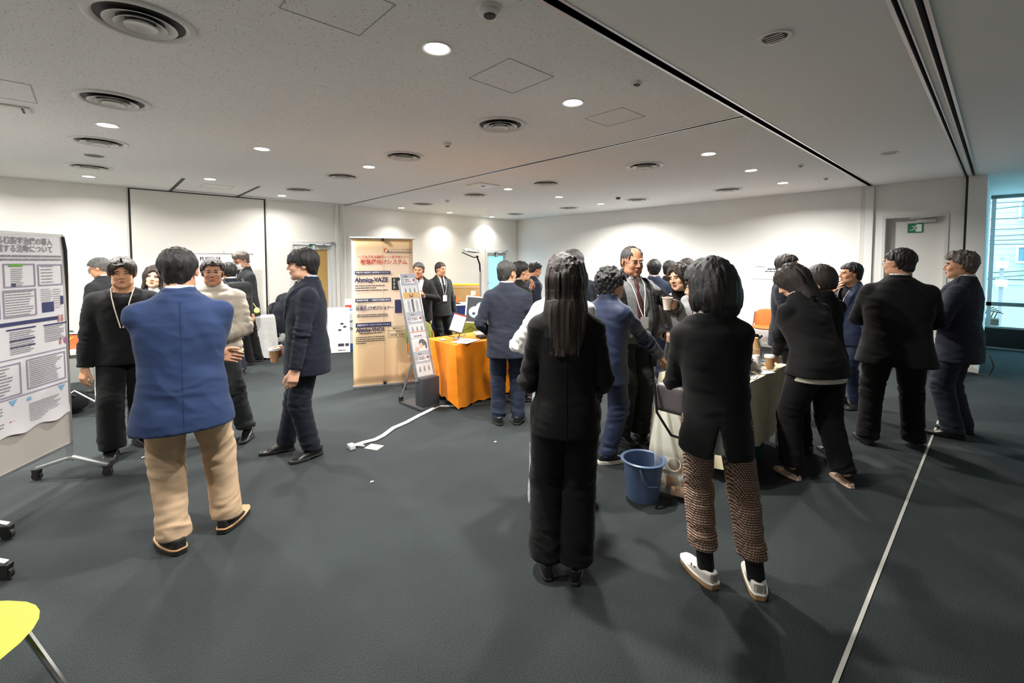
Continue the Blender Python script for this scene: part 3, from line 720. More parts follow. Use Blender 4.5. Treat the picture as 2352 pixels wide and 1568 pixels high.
_hh = {}
def hair_geo(style, h):
    key = (style, h)
    if key in _hh: return _hh[key]
    lo, hi = V(-0.14, -0.16, -0.20), V(0.14, 0.16, 0.19)
    def cap(P, t, back=0.0):
        return ell(P, (0, -0.014 - back, 0.036), (0.077 + t, 0.098 + t, 0.088 + t))
    def fn(P):
        A = P.copy(); A[:, 0] = np.abs(A[:, 0])
        x, y, z = P.T; ax = np.abs(x)
        n = vnoise(P * V(95, 95, 20) + 3) * 0.006 + vnoise(P * V(30, 30, 11)) * 0.006
        if style in ('short', 'wave', 'thin', 'crop'):
            t = {'short': 0.016, 'wave': 0.022, 'thin': 0.010, 'crop': 0.012}[style]
            d = cap(P, t)
            if style == 'wave':
                n = vnoise(P * V(42, 42, 24)) * 0.007 + n
                d = smin(d, ell(P, (0, 0.045, 0.112), (0.056, 0.045, 0.024)), 0.04)
            d = smin(d, ell(P, (0, -0.06, -0.03), (0.060, 0.045, 0.062)), 0.03)      # nape
            line = 0.072 if style != 'thin' else 0.085
            front = np.minimum(y - (0.055 - 0.3 * np.maximum(ax - 0.04, 0)), line - z + 0.25 * np.maximum(ax - 0.03, 0) * 0)   # face opening
            side = np.minimum(np.minimum(y + 0.018, 0.022 - z), 9)     # in front of / below the ear
            d = np.maximum(d, np.minimum(y - 0.045 - 0.25 * np.maximum(ax - 0.035, 0), line + 0.010 * vnoise(P * V(38, 0, 0) + 9) - z))
            d = np.maximum(d, np.minimum(y - 0.016, 0.030 - z))
            d = np.maximum(d, np.minimum(np.minimum(y + 0.036, 0.012 - z), ax - 0.03))
            d = np.maximum(d, -z - 0.088)
            if style == 'thin':
                d = smax(d, -ell(P, (0, 0.075, 0.115), (0.050, 0.085, 0.05)), 0.012)
        elif style == 'bowl':
            n = vnoise(P * V(95, 95, 14)) * 0.006 + vnoise(P * V(30, 30, 8)) * 0.006
            d = cap(P, 0.025, -0.004)
            d = smin(d, ell(P, (0, -0.058, -0.04), (0.064, 0.048, 0.066)), 0.03)
            d = np.maximum(d, np.minimum(y - 0.052, 0.022 + 0.012 * vnoise(P * V(45, 0, 0)) - z))
            d = np.maximum(d, np.minimum(y - 0.018, 0.0 - z))
            d = np.maximum(d, np.minimum(np.minimum(y + 0.030, -0.004 - z), ax - 0.03))
            d = np.maximum(d, -z - 0.10)
        elif style == 'curtain':
            n = vnoise(P * V(95, 95, 14)) * 0.006 + vnoise(P * V(30, 30, 8)) * 0.006
            d = cap(P, 0.024, -0.004)
            d = smin(d, ell(A, (0.05, 0.070, 0.062), (0.045, 0.035, 0.05)), 0.03)
            d = smax(d, -ell(P, (0, 0.10, 0.125), (0.007, 0.08, 0.03)), 0.010)
            hole = np.maximum(ell(P, (0, 0.11, -0.02), (0.062, 0.085, 0.095)), -1)
            d = smax(d, -hole, 0.008)
            d = np.maximum(d, np.minimum(y - 0.04, -0.0 - z))
            d = np.maximum(d, np.minimum(np.minimum(y + 0.030, -0.012 - z), ax - 0.03))
            d = np.maximum(d, -z - 0.085)
        elif style == 'curly':
            n = vnoise(P * 58) * 0.014 + vnoise(P * 30 + 5) * 0.010
            d = cap(P, 0.036, 0.004)
            d = smin(d, ell(P, (0, -0.052, -0.055), (0.074, 0.056, 0.075)), 0.04)
            d = np.maximum(d, np.minimum(y - 0.054, 0.045 - z))
            d = np.maximum(d, np.minimum(y - 0.012, 0.006 - z))
            d = np.maximum(d, np.minimum(np.minimum(y + 0.022, -0.02 - z), ax - 0.05))
            d = np.maximum(d, -z - 0.125)
        elif style == 'bob':
            n = vnoise(P * V(100, 100, 9)) * 0.005 + vnoise(P * V(34, 34, 6)) * 0.006
            d = cap(P, 0.026)
            s = ell(P, (0, -0.024, -0.045), (0.122, 0.128, 0.150))
            d = smin(d, s, 0.03)
            d = smax(d, -ell(P, (0, 0.125, -0.062), (0.105, 0.090, 0.122)), 0.012)
            d = smax(d, -ell(P, (0, 0.0, -0.17), (0.085, 0.085, 0.12)), 0.02)
            d = smax(d, -0.128 + 0.25 * y - z, 0.012)
            d = np.maximum(d, np.minimum(y - 0.060, 0.040 - z))
        elif style == 'shortbob':
            n = vnoise(P * V(75, 75, 10)) * 0.004
            d = cap(P, 0.026)
            s = ell(P, (0, -0.022, -0.005), (0.104, 0.116, 0.100))
            d = smin(d, s, 0.04)
            d = smin(d, ell(P, (0, -0.06, -0.055), (0.066, 0.05, 0.06)), 0.03)
            d = smax(d, -ell(P, (0, 0.10, -0.05), (0.068, 0.072, 0.10)), 0.012)
            d = smax(d, -ell(A, (0.098, -0.004, -0.045), (0.05, 0.030, 0.040)), 0.008)
            d = smax(d, -ell(P, (0, 0.0, -0.15), (0.062, 0.065, 0.11)), 0.02)
            d = np.maximum(d, -0.092 - z)
        elif style in ('long', 'mid'):
            n = vnoise(P * V(100, 100, 6)) * 0.006 + vnoise(P * V(34, 34, 5)) * 0.010
            Lz = -0.36 if style == 'long' else -0.20
            d = cap(P, 0.022)
            yb = -0.075 if style == 'long' else -0.03
            s = stack(P, [(V(0, -0.02, 0.075), V(1, 0, 0), V(0, 1, 0), 0.060, 0.075), (V(0, -0.022, 0.03), V(1, 0, 0), V(0, 1, 0), 0.088, 0.100), (V(0, -0.030, -0.04), V(1, 0, 0), V(0, 1, 0), 0.100, 0.099), (V(0, -0.030 + (yb + 0.030) * 0.35, -0.10), V(1, 0, 0), V(0, 1, 0), 0.106, 0.092), (V(0, yb, -0.17), V(1, 0, 0), V(0, 1, 0), 0.112, 0.082), (V(0, yb - 0.03, Lz), V(1, 0, 0), V(0, 1, 0), 0.085, 0.050)], 2.1)
            d = smin(d, s, 0.05)
            d = smax(d, -ell(P, (0, 0.105, -0.045), (0.064, 0.080, 0.130)), 0.012)
            d = smax(d, -ell(P, (0, 0.05, -0.22), (0.085, 0.095, 0.16)), 0.02)
            d = np.maximum(d, Lz + 0.05 * vnoise(P * V(40, 40, 0)) - z)
        return d + n
    if style == 'long': lo = V(-0.15, -0.22, -0.42)
    if style == 'mid': lo = V(-0.15, -0.18, -0.26)
    v, f = polygonise(fn, lo, hi, h)
    _hh[key] = (v, f)
    return v, f

# ------------------------------------------------------------------ hands (right: wrist at origin, fingers along -z, palm towards -x, thumb +y)
_hd = {}
def hand_geo(pose, h):
    key = (pose, h)
    if key in _hd: return _hd[key]
    curl = {'relaxed': (24, 30, 20), 'grip': (50, 48, 30), 'flat': (8, 8, 6), 'fist': (75, 80, 50), 'spread': (10, 12, 8)}[pose]
    spread = 1.6 if pose == 'spread' else (1.12 if pose == 'grip' else 1.0)
    segs = []
    for j, (y0, L, r) in enumerate(((0.030, 0.074, 0.0088), (0.010, 0.083, 0.0090), (-0.010, 0.077, 0.0086), (-0.029, 0.060, 0.0076))):
        p = np.array([0, y0, -0.088]); a = 0.0
        fan = (y0 / 0.03) * (0.16 if pose == 'spread' else 0.04)
        for k, fr in enumerate((0.45, 0.30, 0.25)):
            a += rad(curl[k] * (0.9 + 0.06 * j))
            q = p + L * fr * np.array([-math.sin(a), fan * math.cos(a), -math.cos(a)])
            segs.append((p, q, r * (1 - 0.07 * k), r * (0.93 - 0.09 * k))); p = q
    tb = np.array([-0.004, 0.026, -0.030])
    if pose in ('grip', 'fist'):
        t1 = tb + np.array([-0.028, 0.020, -0.024]); t2 = t1 + np.array([-0.024, 0.002, -0.018]); t3 = t2 + np.array([-0.016, -0.008, -0.012])
    elif pose == 'spread':
        t1 = tb + np.array([-0.008, 0.036, -0.020]); t2 = t1 + np.array([-0.006, 0.026, -0.016]); t3 = t2 + np.array([-0.004, 0.014, -0.012])
    else:
        t1 = tb + np.array([-0.014, 0.020, -0.034]); t2 = t1 + np.array([-0.008, 0.006, -0.028]); t3 = t2 + np.array([-0.006, 0.0, -0.020])
    segs += [(tb, t1, 0.0125, 0.0115), (t1, t2, 0.0112, 0.0098), (t2, t3, 0.0098, 0.0082)]
    def fn(P):
        d = rbox(P, (0, 0, -0.052), (0.0145, 0.040, 0.043), 0.013)
        d = smin(d, ell(P, (-0.008, 0.018, -0.036), (0.014, 0.020, 0.028)), 0.012)
        Q = P.copy(); Q[:, 1] *= 0.72
        d = smin(d, seg(Q, (0, 0, 0.07), (0, 0, -0.015), 0.024, 0.0205), 0.015)
        g = None
        for a, b, ra, rb in segs:
            e = seg(P, a, b, ra, rb)
            g = e if g is None else np.minimum(g, e)
        return smin(d, g, 0.007)
    v, f = polygonise(fn, (-0.10, -0.065, -0.19), (0.04, 0.12, 0.085), h)
    _hd[key] = (v, f)
    return v, f

# ------------------------------------------------------------------ shoes (ankle axis at origin, toe +y, ground z=0)
_sh = {}
def shoe_geo(kind):
    if kind in _sh: return _sh[kind]
    h = 0.006
    k = {'oxford': (0.125, 1.0, 0.022), 'sneaker': (0.125, 1.06, 0.030), 'chunky': (0.12, 1.12, 0.034), 'flat': (0.100, 0.86, 0.010), 'heel': (0.115, 0.84, 0.016), 'loafer': (0.13, 0.98, 0.020)}[kind]
    toe, w, sole = k[0] + 0.07, k[1], k[2]
    def outline(P, g):
        y = P[:, 1]
        t = np.clip((y + 0.075) / (toe + 0.075), 0, 1)
        half = (0.033 + 0.013 * np.sin(np.clip(t * 1.35, 0, 1) * PI * 0.75)) * w
        half = half * np.sqrt(np.clip(1 - np.clip((t - 0.72) / 0.30, 0, 1) ** 2.2, 0, 1)) * np.sqrt(np.clip(1 - np.clip((0.16 - t) / 0.20, 0, 1) ** 2.5, 0, 1))
        d = np.abs(P[:, 0] - 0.006 * np.sin(t * 3)) - half - g
        return np.maximum(d, np.maximum(-0.076 - g - y, y - toe - g))
    def upper(P):
        y, z = P[:, 1], P[:, 2]
        t = np.clip((y + 0.075) / (toe + 0.075), 0, 1)
        if kind == 'flat':
            top = 0.048 - 0.020 * np.clip(t / 0.35, 0, 1) + 0.012 * np.clip((t - 0.62) / 0.1, 0, 1) - 0.016 * np.clip((t - 0.8) / 0.2, 0, 1)
        else:
            top = 0.092 - 0.012 * np.clip(t / 0.4, 0, 1) - 0.050 * np.clip((t - 0.36) / 0.42, 0, 1) - 0.012 * np.clip((t - 0.8) / 0.2, 0, 1) ** 2
        d = smax(outline(P, -0.0035), z - top, 0.018)
        d = np.maximum(d, sole * 0.6 - z)
        if kind == 'flat':
            d = np.maximum(d, -np.maximum(outline(P, -0.008), np.maximum(0.014 - z, y - toe * 0.55)))
        else:
            d = np.maximum(d, -ell(P, (0, -0.012, 0.11), (0.030, 0.052, 0.045)))
        return d
    def bottom(P):
        y, z = P[:, 1], P[:, 2]
        s = sole + 0.004
        arch = 0.0
        d = np.maximum(outline(P, 0.002 if kind != 'flat' else 0.0), np.maximum(z - s, 0.001 - z))
        if kind == 'oxford': d = np.maximum(d, -np.maximum(np.maximum(z - 0.010, -0.020 - y), y - 0.050))
        return smax(d, z - s, 0.002)
    lo, hi = (-0.07, -0.09, -0.006), (0.07, toe + 0.012, 0.12)
    r = (polygonise(upper, lo, hi, h), polygonise(bottom, lo, hi, h * 0.8))
    _sh[kind] = r
    return r

# ------------------------------------------------------------------ person builder
def skin(name, c): return mat(name, c, rough=0.55, spec=0.35, bump=0.05, bscale=180, vary=0.05, vscale=25)
SKIN_A = skin('skin_light', lin(206, 160, 132)); SKIN_B = skin('skin_warm', lin(196, 146, 114)); SKIN_C = skin('skin_tan', lin(172, 122, 94))
def hairm(name, c, r=0.50): return mat(name, c, rough=r, spec=0.45, bump=0.95, bscale=50, stretch=(6, 6, 0.6), vary=0.25, vscale=40)
HAIR_K = hairm('hair_black', (0.010, 0.009, 0.009)); HAIR_B = hairm('hair_brown_black', (0.022, 0.014, 0.011))
HAIR_BR = hairm('hair_dark_brown', (0.027, 0.017, 0.0125)); HAIR_G = hairm('hair_grey', (0.13, 0.125, 0.12), 0.5); HAIR_S = hairm('hair_grey_brown', (0.12, 0.10, 0.085), 0.5)
HAIR_D = hairm('hair_dark_grey', (0.045, 0.043, 0.042), 0.5)
def cloth(name, c, rough=0.85, b=0.25, bs=420.0, vary=0.08, sheen=0.06, spec=0.2, wr=0.55, ws=7.0):
    """fabric: weave bump plus soft ridged wrinkles"""
    if name in _mc: return _mc[name]
    m = mat(name, c, rough=rough, spec=spec, bump=b, bscale=bs, vary=vary, vscale=9, sheen=sheen, detail=2)
    nt = m.node_tree; bs_ = nt.nodes['Principled BSDF']
    tc = nt.nodes.new('ShaderNodeTexCoord'); mp = nt.nodes.new('ShaderNodeMapping')
    mp.inputs['Scale'].default_value = (1.0, 1.0, 1.35); mp.inputs['Rotation'].default_value = (0.5, 0.35, 0.2)
    nt.links.new(tc.outputs['Object'], mp.inputs['Vector'])
    n = nt.nodes.new('ShaderNodeTexNoise'); n.noise_type = 'RIDGED_MULTIFRACTAL'; n.inputs['Scale'].default_value = ws; n.inputs['Detail'].default_value = 1.6; n.inputs['Distortion'].default_value = 0.5
    nt.links.new(mp.outputs['Vector'], n.inputs['Vector'])
    old = bs_.inputs['Normal'].links[0].from_node
    bp = nt.nodes.new('ShaderNodeBump'); bp.inputs['Strength'].default_value = wr; bp.inputs['Distance'].default_value = 0.012
    nt.links.new(n.outputs['Fac'], bp.inputs['Height']); nt.links.new(old.outputs['Normal'], bp.inputs['Normal']); nt.links.new(bp.outputs['Normal'], bs_.inputs['Normal'])
    return m
WHITE_SHIRT = cloth('shirt_white', lin(222, 222, 220)); BLUE_SHIRT = cloth('shirt_pale_blue', lin(160, 178, 210))
BLACK_SHOE = mat('shoe_black_leather', (0.010, 0.010, 0.011), rough=0.28, spec=0.6, coat=0.3)
BLACK_SOLE = mat('sole_black', (0.012, 0.012, 0.012), rough=0.7)
EYE_M = mat('eye_dark', (0.012, 0.009, 0.008), rough=0.25); BROW_M = mat('eyebrow_dark', (0.018, 0.013, 0.011), rough=0.8)
LIP_M = mat('lips', lin(160, 92, 82), rough=0.45)
METAL_D = mat('dark_metal', (0.03, 0.03, 0.032), rough=0.35, metal=0.8)

def ik(A, W, a, b, pole):
    d = W - A; L = float(np.linalg.norm(d)); n = d / max(L, 1e-6)
    if L > (a + b) * 0.995: return A + n * (L * a / (a + b))
    L = max(L, abs(a - b) + 0.02)
    x = (a * a - b * b + L * L) / (2 * L); h = math.sqrt(max(a * a - x * x, 0))
    p = pole - n * float(pole @ n); p = p / (np.linalg.norm(p) + 1e-9)
    return A + n * x + p * h

DOWN_R = dict(w=(0.27, 0.05, 0.80), pole=(0.25, -1, 0), palm=(-1, 0.1, 0), pose='relaxed')
DOWN_L = dict(w=(-0.27, 0.05, 0.80), pole=(-0.25, -1, 0), palm=(1, 0.1, 0), pose='relaxed')
FOLD_R = dict(w=(-0.10, 0.23, 1.10), pole=(1, -0.3, -0.8), palm=(0, -1, 0), pose='relaxed')
FOLD_L = dict(w=(0.12, 0.25, 1.06), pole=(-1, -0.3, -0.8), palm=(0, -1, 0), pose='relaxed')

TORSO_M = [(0.90, 0.192, 0.146, 0.0), (1.05, 0.178, 0.130, 0.004), (1.18, 0.188, 0.130, 0.004), (1.30, 0.190, 0.124, 0.0), (1.37, 0.165, 0.104, -0.012), (1.425, 0.112, 0.082, -0.020), (1.462, 0.078, 0.070, -0.022)]
TORSO_F = [(0.90, 0.194, 0.146, 0.0), (1.05, 0.158, 0.118, 0.004), (1.18, 0.160, 0.124, 0.010), (1.28, 0.166, 0.122, 0.004), (1.36, 0.146, 0.096, -0.012), (1.425, 0.098, 0.076, -0.020), (1.462, 0.072, 0.064, -0.022)]

def person(label, x, y, rel, H, skin_m=SKIN_A, head='m', hair='short', hair_m=HAIR_K, bw=1.0, bd=1.0, belly=0.0,
           lean=0.0, roll=0.0, twist=0.0, hyaw=0.0, hpitch=0.0, hroll=0.0, feet=None, R=DOWN_R, L=DOWN_L,
           top='suit', top_m=None, top_name='jacket', hem=0.76, vee=None, vee_w=0.075, open_w=0.0, vent=None, lapel=True, flare=0.0, sleeve=1.0,
           leg_m=None, leg=(0.100, 0.078, 0.066), leg_hem=0.055, shoes='oxford', shoe_m=None, sole_m=None,
           shirt=None, tie=None, glasses=None, mask=False, lanyard=None, badge=None, face=True, res=0.012, hs=1.0, legs=True, seed=1, socks=None, shirt_hem=None, group='people at the exhibition',
           turtle=False, fold=1.0, welt=None, seam=None, collar_m=None, logo=None, straight=False, z0=0.0, collar_up=0.0):
    s = H / 1.72
    fac = math.atan2(y, x) + rad(rel)
    rz = fac - PI / 2
    root = thing('person', label, 'person', (x, y, z0), rz, group)
    fem = head == 'f'
    cr, sr = math.cos(-rz), math.sin(-rz)
    def loc(p): dx, dy = p[0] - x, p[1] - y; return np.array([dx * cr - dy * sr, dx * sr + dy * cr])
    piv = np.array([0, 0, 1.0]) * s
    Rc = rotz(rad(twist)) @ roty(rad(roll)) @ rotx(-rad(lean))
    def T(p):                      # point of the upright figure (unit scale) -> posed
        p = np.array(p, float) * s
        if p[2] <= piv[2] * 0.93: return p
        k = min(1.0, (p[2] - piv[2] * 0.93) / (0.14 * s))
        q = piv + Rc @ (p - piv)
        return p * (1 - k) + q * k
    shw = (0.158 if fem else 0.176) * (0.45 + 0.55 * bw)
    # ---- arms
    arms = {}
    ua, fa = 0.285 * s, 0.25 * s
    for sd, A in ((1, R), (-1, L)):
        S = T((sd * shw, -0.014, 1.338)); W = np.array(A['w'], float) * s
        E = ik(S, W, ua, fa, np.array(A['pole'], float))
        f = W - E; f /= np.linalg.norm(f)
        if np.linalg.norm(W - E) > fa * 1.06: W = E + f * fa * 1.06
        arms[sd] = (S, E, W, f)
    # ---- legs
    lg = {}
    for i, sd in ((0, -1), (1, 1)):
        if feet: fp = loc(feet[i][:2]); ty = feet[i][2]
        else: fp = np.array([sd * 0.10, 0.0]); ty = -sd * 12
        Hj = np.array([sd * 0.088 * s * (0.6 + 0.4 * bw), 0, 0.90 * s]); An = np.array([fp[0], fp[1] - 0.01, 0.088])
        ta = rad(ty); tv = np.array([-math.sin(ta), math.cos(ta), 0])
        K = ik(Hj, An, 0.425 * s, 0.41 * s, np.array([0, 1, 0]) * 0.6 + tv * 0.4)
        lg[sd] = (Hj, K, An, ta, tv)
    prof = TORSO_F if fem and not straight else TORSO_M
    xr = Rc @ np.array([1, 0, 0]); yr = Rc @ np.array([0, 1, 0])
    def secs(g=0.0, k=1.0, zmin=0.5, zmax=2.0, hemz=None, fl=0.0, tmax=None):
        out = []; P_ = []
        if hemz is not None and hemz < 0.90:
            a = prof[0]; P_.append((hemz, a[1] * 1.06 + fl, a[2] * 1.06 + fl * 0.7, 0.0))
        for (z, a, b, o) in prof:
            if z < zmin or z > zmax: continue
            if hemz is not None and z < hemz - 0.001: continue
            bl = belly * math.exp(-((z - 1.06) / 0.12) ** 2)
            P_.append((z, a + bl * 0.3, b + bl * 0.55, o + bl * 0.45))
        for z, a, b, o in P_:
            w = bw if z < 1.34 else (0.5 + 0.5 * bw)
            up_ = z > 0.98
            out.append((T((0, o * 1.0, z)).astype(np.float32), (xr if up_ else np.array([1, 0, 0])).astype(np.float32), (yr if up_ else np.array([0, 1, 0])).astype(np.float32), (a * w * k + g) * s, (b * bd * k + g) * s))
        return out
    Rci = Rc.T
    def chestc(P):               # posed point -> chest coordinates at unit scale
        return ((P - piv) @ Rc + piv) / s
    bone_r = {}
    # ---- jacket / top
    tq = 0.0
    S1 = secs(g=0.008, hemz=hem, fl=flare)
    ysh = np.array([0, -0.012, 1.45])
    def sleeve_d(P, sd, g=0.0):
        S, E, W, f = arms[sd]
        k = sleeve * (0.88 if fem else 1.0) * (0.8 + 0.2 * bw)
        We = W + f * 0.004
        ax = E - S; m = S + ax * 0.40
        r0, r1, r2, r3 = (0.061 * k + g) * s, (0.059 * k + g) * s, (0.054 * k + g) * s, (0.041 * k + g) * s
        q1 = seg(P, S, m, r0, r1); q2 = seg(P, m, E, r1, r2); q3 = seg(P, E, We + f * 0.03, r2, r3)
        q3 = np.maximum(q3, (P - We) @ f.astype(np.float32))
        if top == 'puffer':
            for q, a_, b_ in ((q2, S, E), (q3, E, W)):
                ax_ = (b_ - a_) / np.linalg.norm(b_ - a_)
                q -= 0.012 * np.abs(np.sin(((P - a_) @ ax_.astype(np.float32)) * PI / 0.062))
        return q1, q2, q3
    def jacket(P):
        d = stack(P, S1, 2.35)
        if top == 'puffer': d = d - 0.014 * np.abs(np.sin(P[:, 2] * PI / 0.075))
        for sd in (1, -1):
            d = smin(d, seg(P, T((sd * 0.05, -0.018, 1.430)), T((sd * (shw - 0.010), -0.014, 1.352)), 0.036 * s, 0.048 * s), 0.035)
        full = d
        q = chestc(P); ax_ = np.abs(q[:, 0]); yy = q[:, 1]; zz = q[:, 2]
        if vee is not None:
            zt = 1.47
            tt = np.clip((zz - vee) / (zt - vee), 0, 1)
            wv = np.where(zz > vee, open_w + (vee_w - open_w) * tt ** 0.8, open_w)
            cut = np.maximum(ax_ - wv, 0.0 - yy)
            if open_w <= 0: cut = np.maximum(cut, vee - zz)
            d = np.maximum(d, -cut)
            if lapel:
                lw = 0.012 + 0.062 * np.sin(np.clip(tt, 0, 1) * PI * 0.62) ** 0.8
                lp = np.maximum(np.maximum(full - 0.011 * s, (wv - ax_) * 1.0), ax_ - wv - lw)
                lp = np.maximum(np.maximum(lp, 0.0 - yy), np.maximum(vee - 0.01 - zz, zz - 1.475))
                lp = np.maximum(lp, -full - 0.015)
                d = np.minimum(d, lp)
        if vent is not None:
            zv, gv, xv = vent
            cut = np.maximum(np.abs(P[:, 0] - xv) - gv * (zv * s - P[:, 2]), P[:, 1] + 0.02)
            d = np.maximum(d, -cut)
        for sd in (1, -1):
            q1, q2, q3 = sleeve_d(P, sd)
            d = smin(d, q1, 0.035); d = smin(d, np.minimum(q2, q3), 0.010)
        if top in ('suit', 'coat'):      # collar roll round the back of the neck
            c = stack(P, [(T((0, -0.020, 1.435)).astype(np.float32), xr.astype(np.float32), yr.astype(np.float32), 0.094 * s, 0.086 * s), (T((0, -0.022, 1.492 + collar_up)).astype(np.float32), xr.astype(np.float32), yr.astype(np.float32), 0.076 * s + collar_up * 0.2, 0.072 * s + collar_up * 0.2)], 2.1)
            c = np.maximum(c, yy - (0.010 if collar_up == 0 else 0.05))
            d = smin(d, c, 0.010)
        if turtle:
            c = stack(P, [(T((0, -0.018, 1.44)).astype(np.float32), xr.astype(np.float32), yr.astype(np.float32), 0.078 * s, 0.076 * s), (T((0, -0.012, 1.50)).astype(np.float32), xr.astype(np.float32), yr.astype(np.float32), 0.072 * s, 0.070 * s)], 2.1)
            d = smin(d, c, 0.015)
        if not turtle and top != 'puffer': d = np.maximum(d, np.where(ax_ < 0.115, zz - (1.428 - 0.42 * yy), -1.0)) if top not in ('suit', 'coat') else d
        # hollow at the neck so that it shows
        nk = seg(P, T((0, -0.02, 1.44)), T((0, -0.005, 1.56)), 0.056 * s, 0.062 * s)
        return np.maximum(d, -nk)
    pts = np.array([a for sd in (1, -1) for a in arms[sd][:3]] + [c[0] for c in S1] + [T((0, 0, 1.5))])
    mg = 0.12 * s + 0.10 * bw
    lo = pts.min(0) - mg; hi = pts.max(0) + mg
    lo = np.minimum(lo, [-0.30 * bw, -0.25 * bd, hem * s - 0.03]); hi = np.maximum(hi, [0.30 * bw, 0.27 * bd + belly, 0])
    lo[2] = max(lo[2], min(hem * s - 0.03, pts[:, 2].min() - 0.08))
    v, f = polygonise(jacket, lo, hi, res)
    n = vnormals(v, f)
    amp = 0.0085 * fold
    disp = 0.35 * amp * folds(v, (0.25, 0.2, 1), 15, 4, seed)
    disp += 0.5 * amp * folds(v, (0.8, 0, 0.6), 9, 3, seed + 3) * np.clip((v[:, 2] - hem * s) / 0.15, 0.2, 1)
    for sd in (1, -1):
        S, E, W, fv = arms[sd]
        for a_, b_ in ((S, E), (E, W)):
            ax_ = b_ - a_; L_ = np.linalg.norm(ax_); t = np.clip((v - a_) @ ax_ / L_ ** 2, 0, 1)
            dd = np.linalg.norm(v - a_ - t[:, None] * ax_, axis=1)
            wgt = np.clip(1.5 - dd / (0.075 * s), 0, 1)
            el = np.exp(-(np.linalg.norm(v - E, axis=1) / 0.10) ** 2)
            disp += wgt * amp * (0.5 + 1.3 * el) * folds(v, ax_ + 0.3 * L_ * np.array([0.3, 0.5, 0]), 26, 7, seed + 5 + sd)
    v = v + n * disp[:, None]
    if top_m is None: top_m = cloth('suit_black', (0.012, 0.012, 0.013))
    jk = np_mesh(top_name, v, f, top_m, root)
    if seam is not None:
        z_lo, z_hi, xs = seam; mb = MB(); path = []
        for z in np.arange(z_lo * s, z_hi * s, 0.02):
            k = (np.abs(v[:, 2] - z) < 0.014) & (np.abs(v[:, 0] - xs) < 0.016) & (v[:, 1] < 0.03)
            if k.any(): path.append((xs, float(v[k, 1].min()) + 0.0005, z))
        if len(path) > 3:
            mb.tube(path, 0.0016, 5); mb.build('back_seam', top_m, root)
    # ---- shirt under an open jacket
    if shirt is not None:
        S2 = secs(g=-0.010, zmin=0.88, zmax=1.46) if shirt_hem is None else secs(g=-0.006, zmin=0.5, zmax=1.46, hemz=shirt_hem, fl=-0.01)
        X, Y = xr.astype(np.float32), yr.astype(np.float32)
        def shirt_fn(P):
            d = stack(P, S2, 2.3)
            c = stack(P, [(T((0, -0.020, 1.42)).astype(np.float32), X, Y, 0.080 * s, 0.080 * s), (T((0, -0.018, 1.505)).astype(np.float32), X, Y, 0.067 * s, 0.066 * s)], 2.1)
            q = chestc(P)
            c = np.maximum(c, -np.maximum(np.abs(q[:, 0]) - (q[:, 2] - 1.455) * 0.55, -q[:, 1]))
            d = smin(d, c, 0.008)
            nk = seg(P, T((0, -0.02, 1.44)), T((0, -0.005, 1.56)), 0.0565 * s, 0.062 * s)
            d = np.maximum(d, -nk)
            for sd in (1, -1):
                S, E, W, fv = arms[sd]
                c = seg(P, W - fv * 0.05, W + fv * 0.05, 0.036 * s, 0.033 * s)
                c = np.maximum(c, (P - W - fv * 0.014) @ fv.astype(np.float32))
                d = np.minimum(d, c)
            return d
        pp = np.array([c[0] for c in S2] + [arms[1][2], arms[-1][2]])
        lo2 = np.minimum(pp.min(0) - 0.1, [-0.24, -0.2, (0.86 if shirt_hem is None else shirt_hem) * s - 0.02]); hi2 = np.maximum(pp.max(0) + 0.1, [0.24, 0.24, 1.53 * s])
        v, f = polygonise(shirt_fn, lo2, hi2, res)
        np_mesh('shirt', v, f, shirt, root)
    if collar_m is not None:
        X, Y = xr.astype(np.float32), yr.astype(np.float32)
        def col_fn(P):
            c = stack(P, [(T((0, -0.018, 1.43)).astype(np.float32), X, Y, 0.086 * s, 0.088 * s), (T((0, -0.014, 1.512)).astype(np.float32), X, Y, 0.071 * s, 0.071 * s)], 2.1)
            q = chestc(P)
            c = np.maximum(c, -np.maximum(np.abs(q[:, 0]) - (q[:, 2] - 1.435) * 0.6, -q[:, 1]))
            return np.maximum(c, -seg(P, T((0, -0.02, 1.40)), T((0, -0.005, 1.56)), 0.058 * s, 0.062 * s))
        q0 = T((0, 0, 1.47)); v, f = polygonise(col_fn, q0 - 0.15, q0 + 0.15, 0.007)
        np_mesh('collar', v, f, collar_m, root)
    def front_y(z, g):
        for a, b in zip(prof[:-1], prof[1:]):
            if a[0] <= z <= b[0]:
                t = (z - a[0]) / (b[0] - a[0]); r = a[2] + (b[2] - a[2]) * t; o = a[3] + (b[3] - a[3]) * t
                bl = belly * math.exp(-((z - 1.06) / 0.12) ** 2)
                return o + bl * 0.45 + (r + bl * 0.55) * bd + g
        return 0.1
    if tie is not None:
        mb = MB()
        zs = [1.455, 1.43, 1.36, 1.25, 1.12, 1.02]; ws = [0.020, 0.016, 0.022, 0.030, 0.038, 0.030]
        vs = []
        for z, w in zip(zs, ws):
            yb = front_y(z, -0.002) + (0.012 if z > 1.42 else 0.004)
            for sx, oy in ((-1, -0.004), (0, 0.005), (1, -0.004)):
                vs.append(T((sx * w, yb + oy, z)))
        fs = []
        for i in range(len(zs) - 1):
            for j in range(2):
                a = i * 3 + j; fs.append((a, a + 3, a + 4, a + 1))
        mb.add(vs, fs); mb.build('tie', tie, root, smooth=True, solid=0.006)
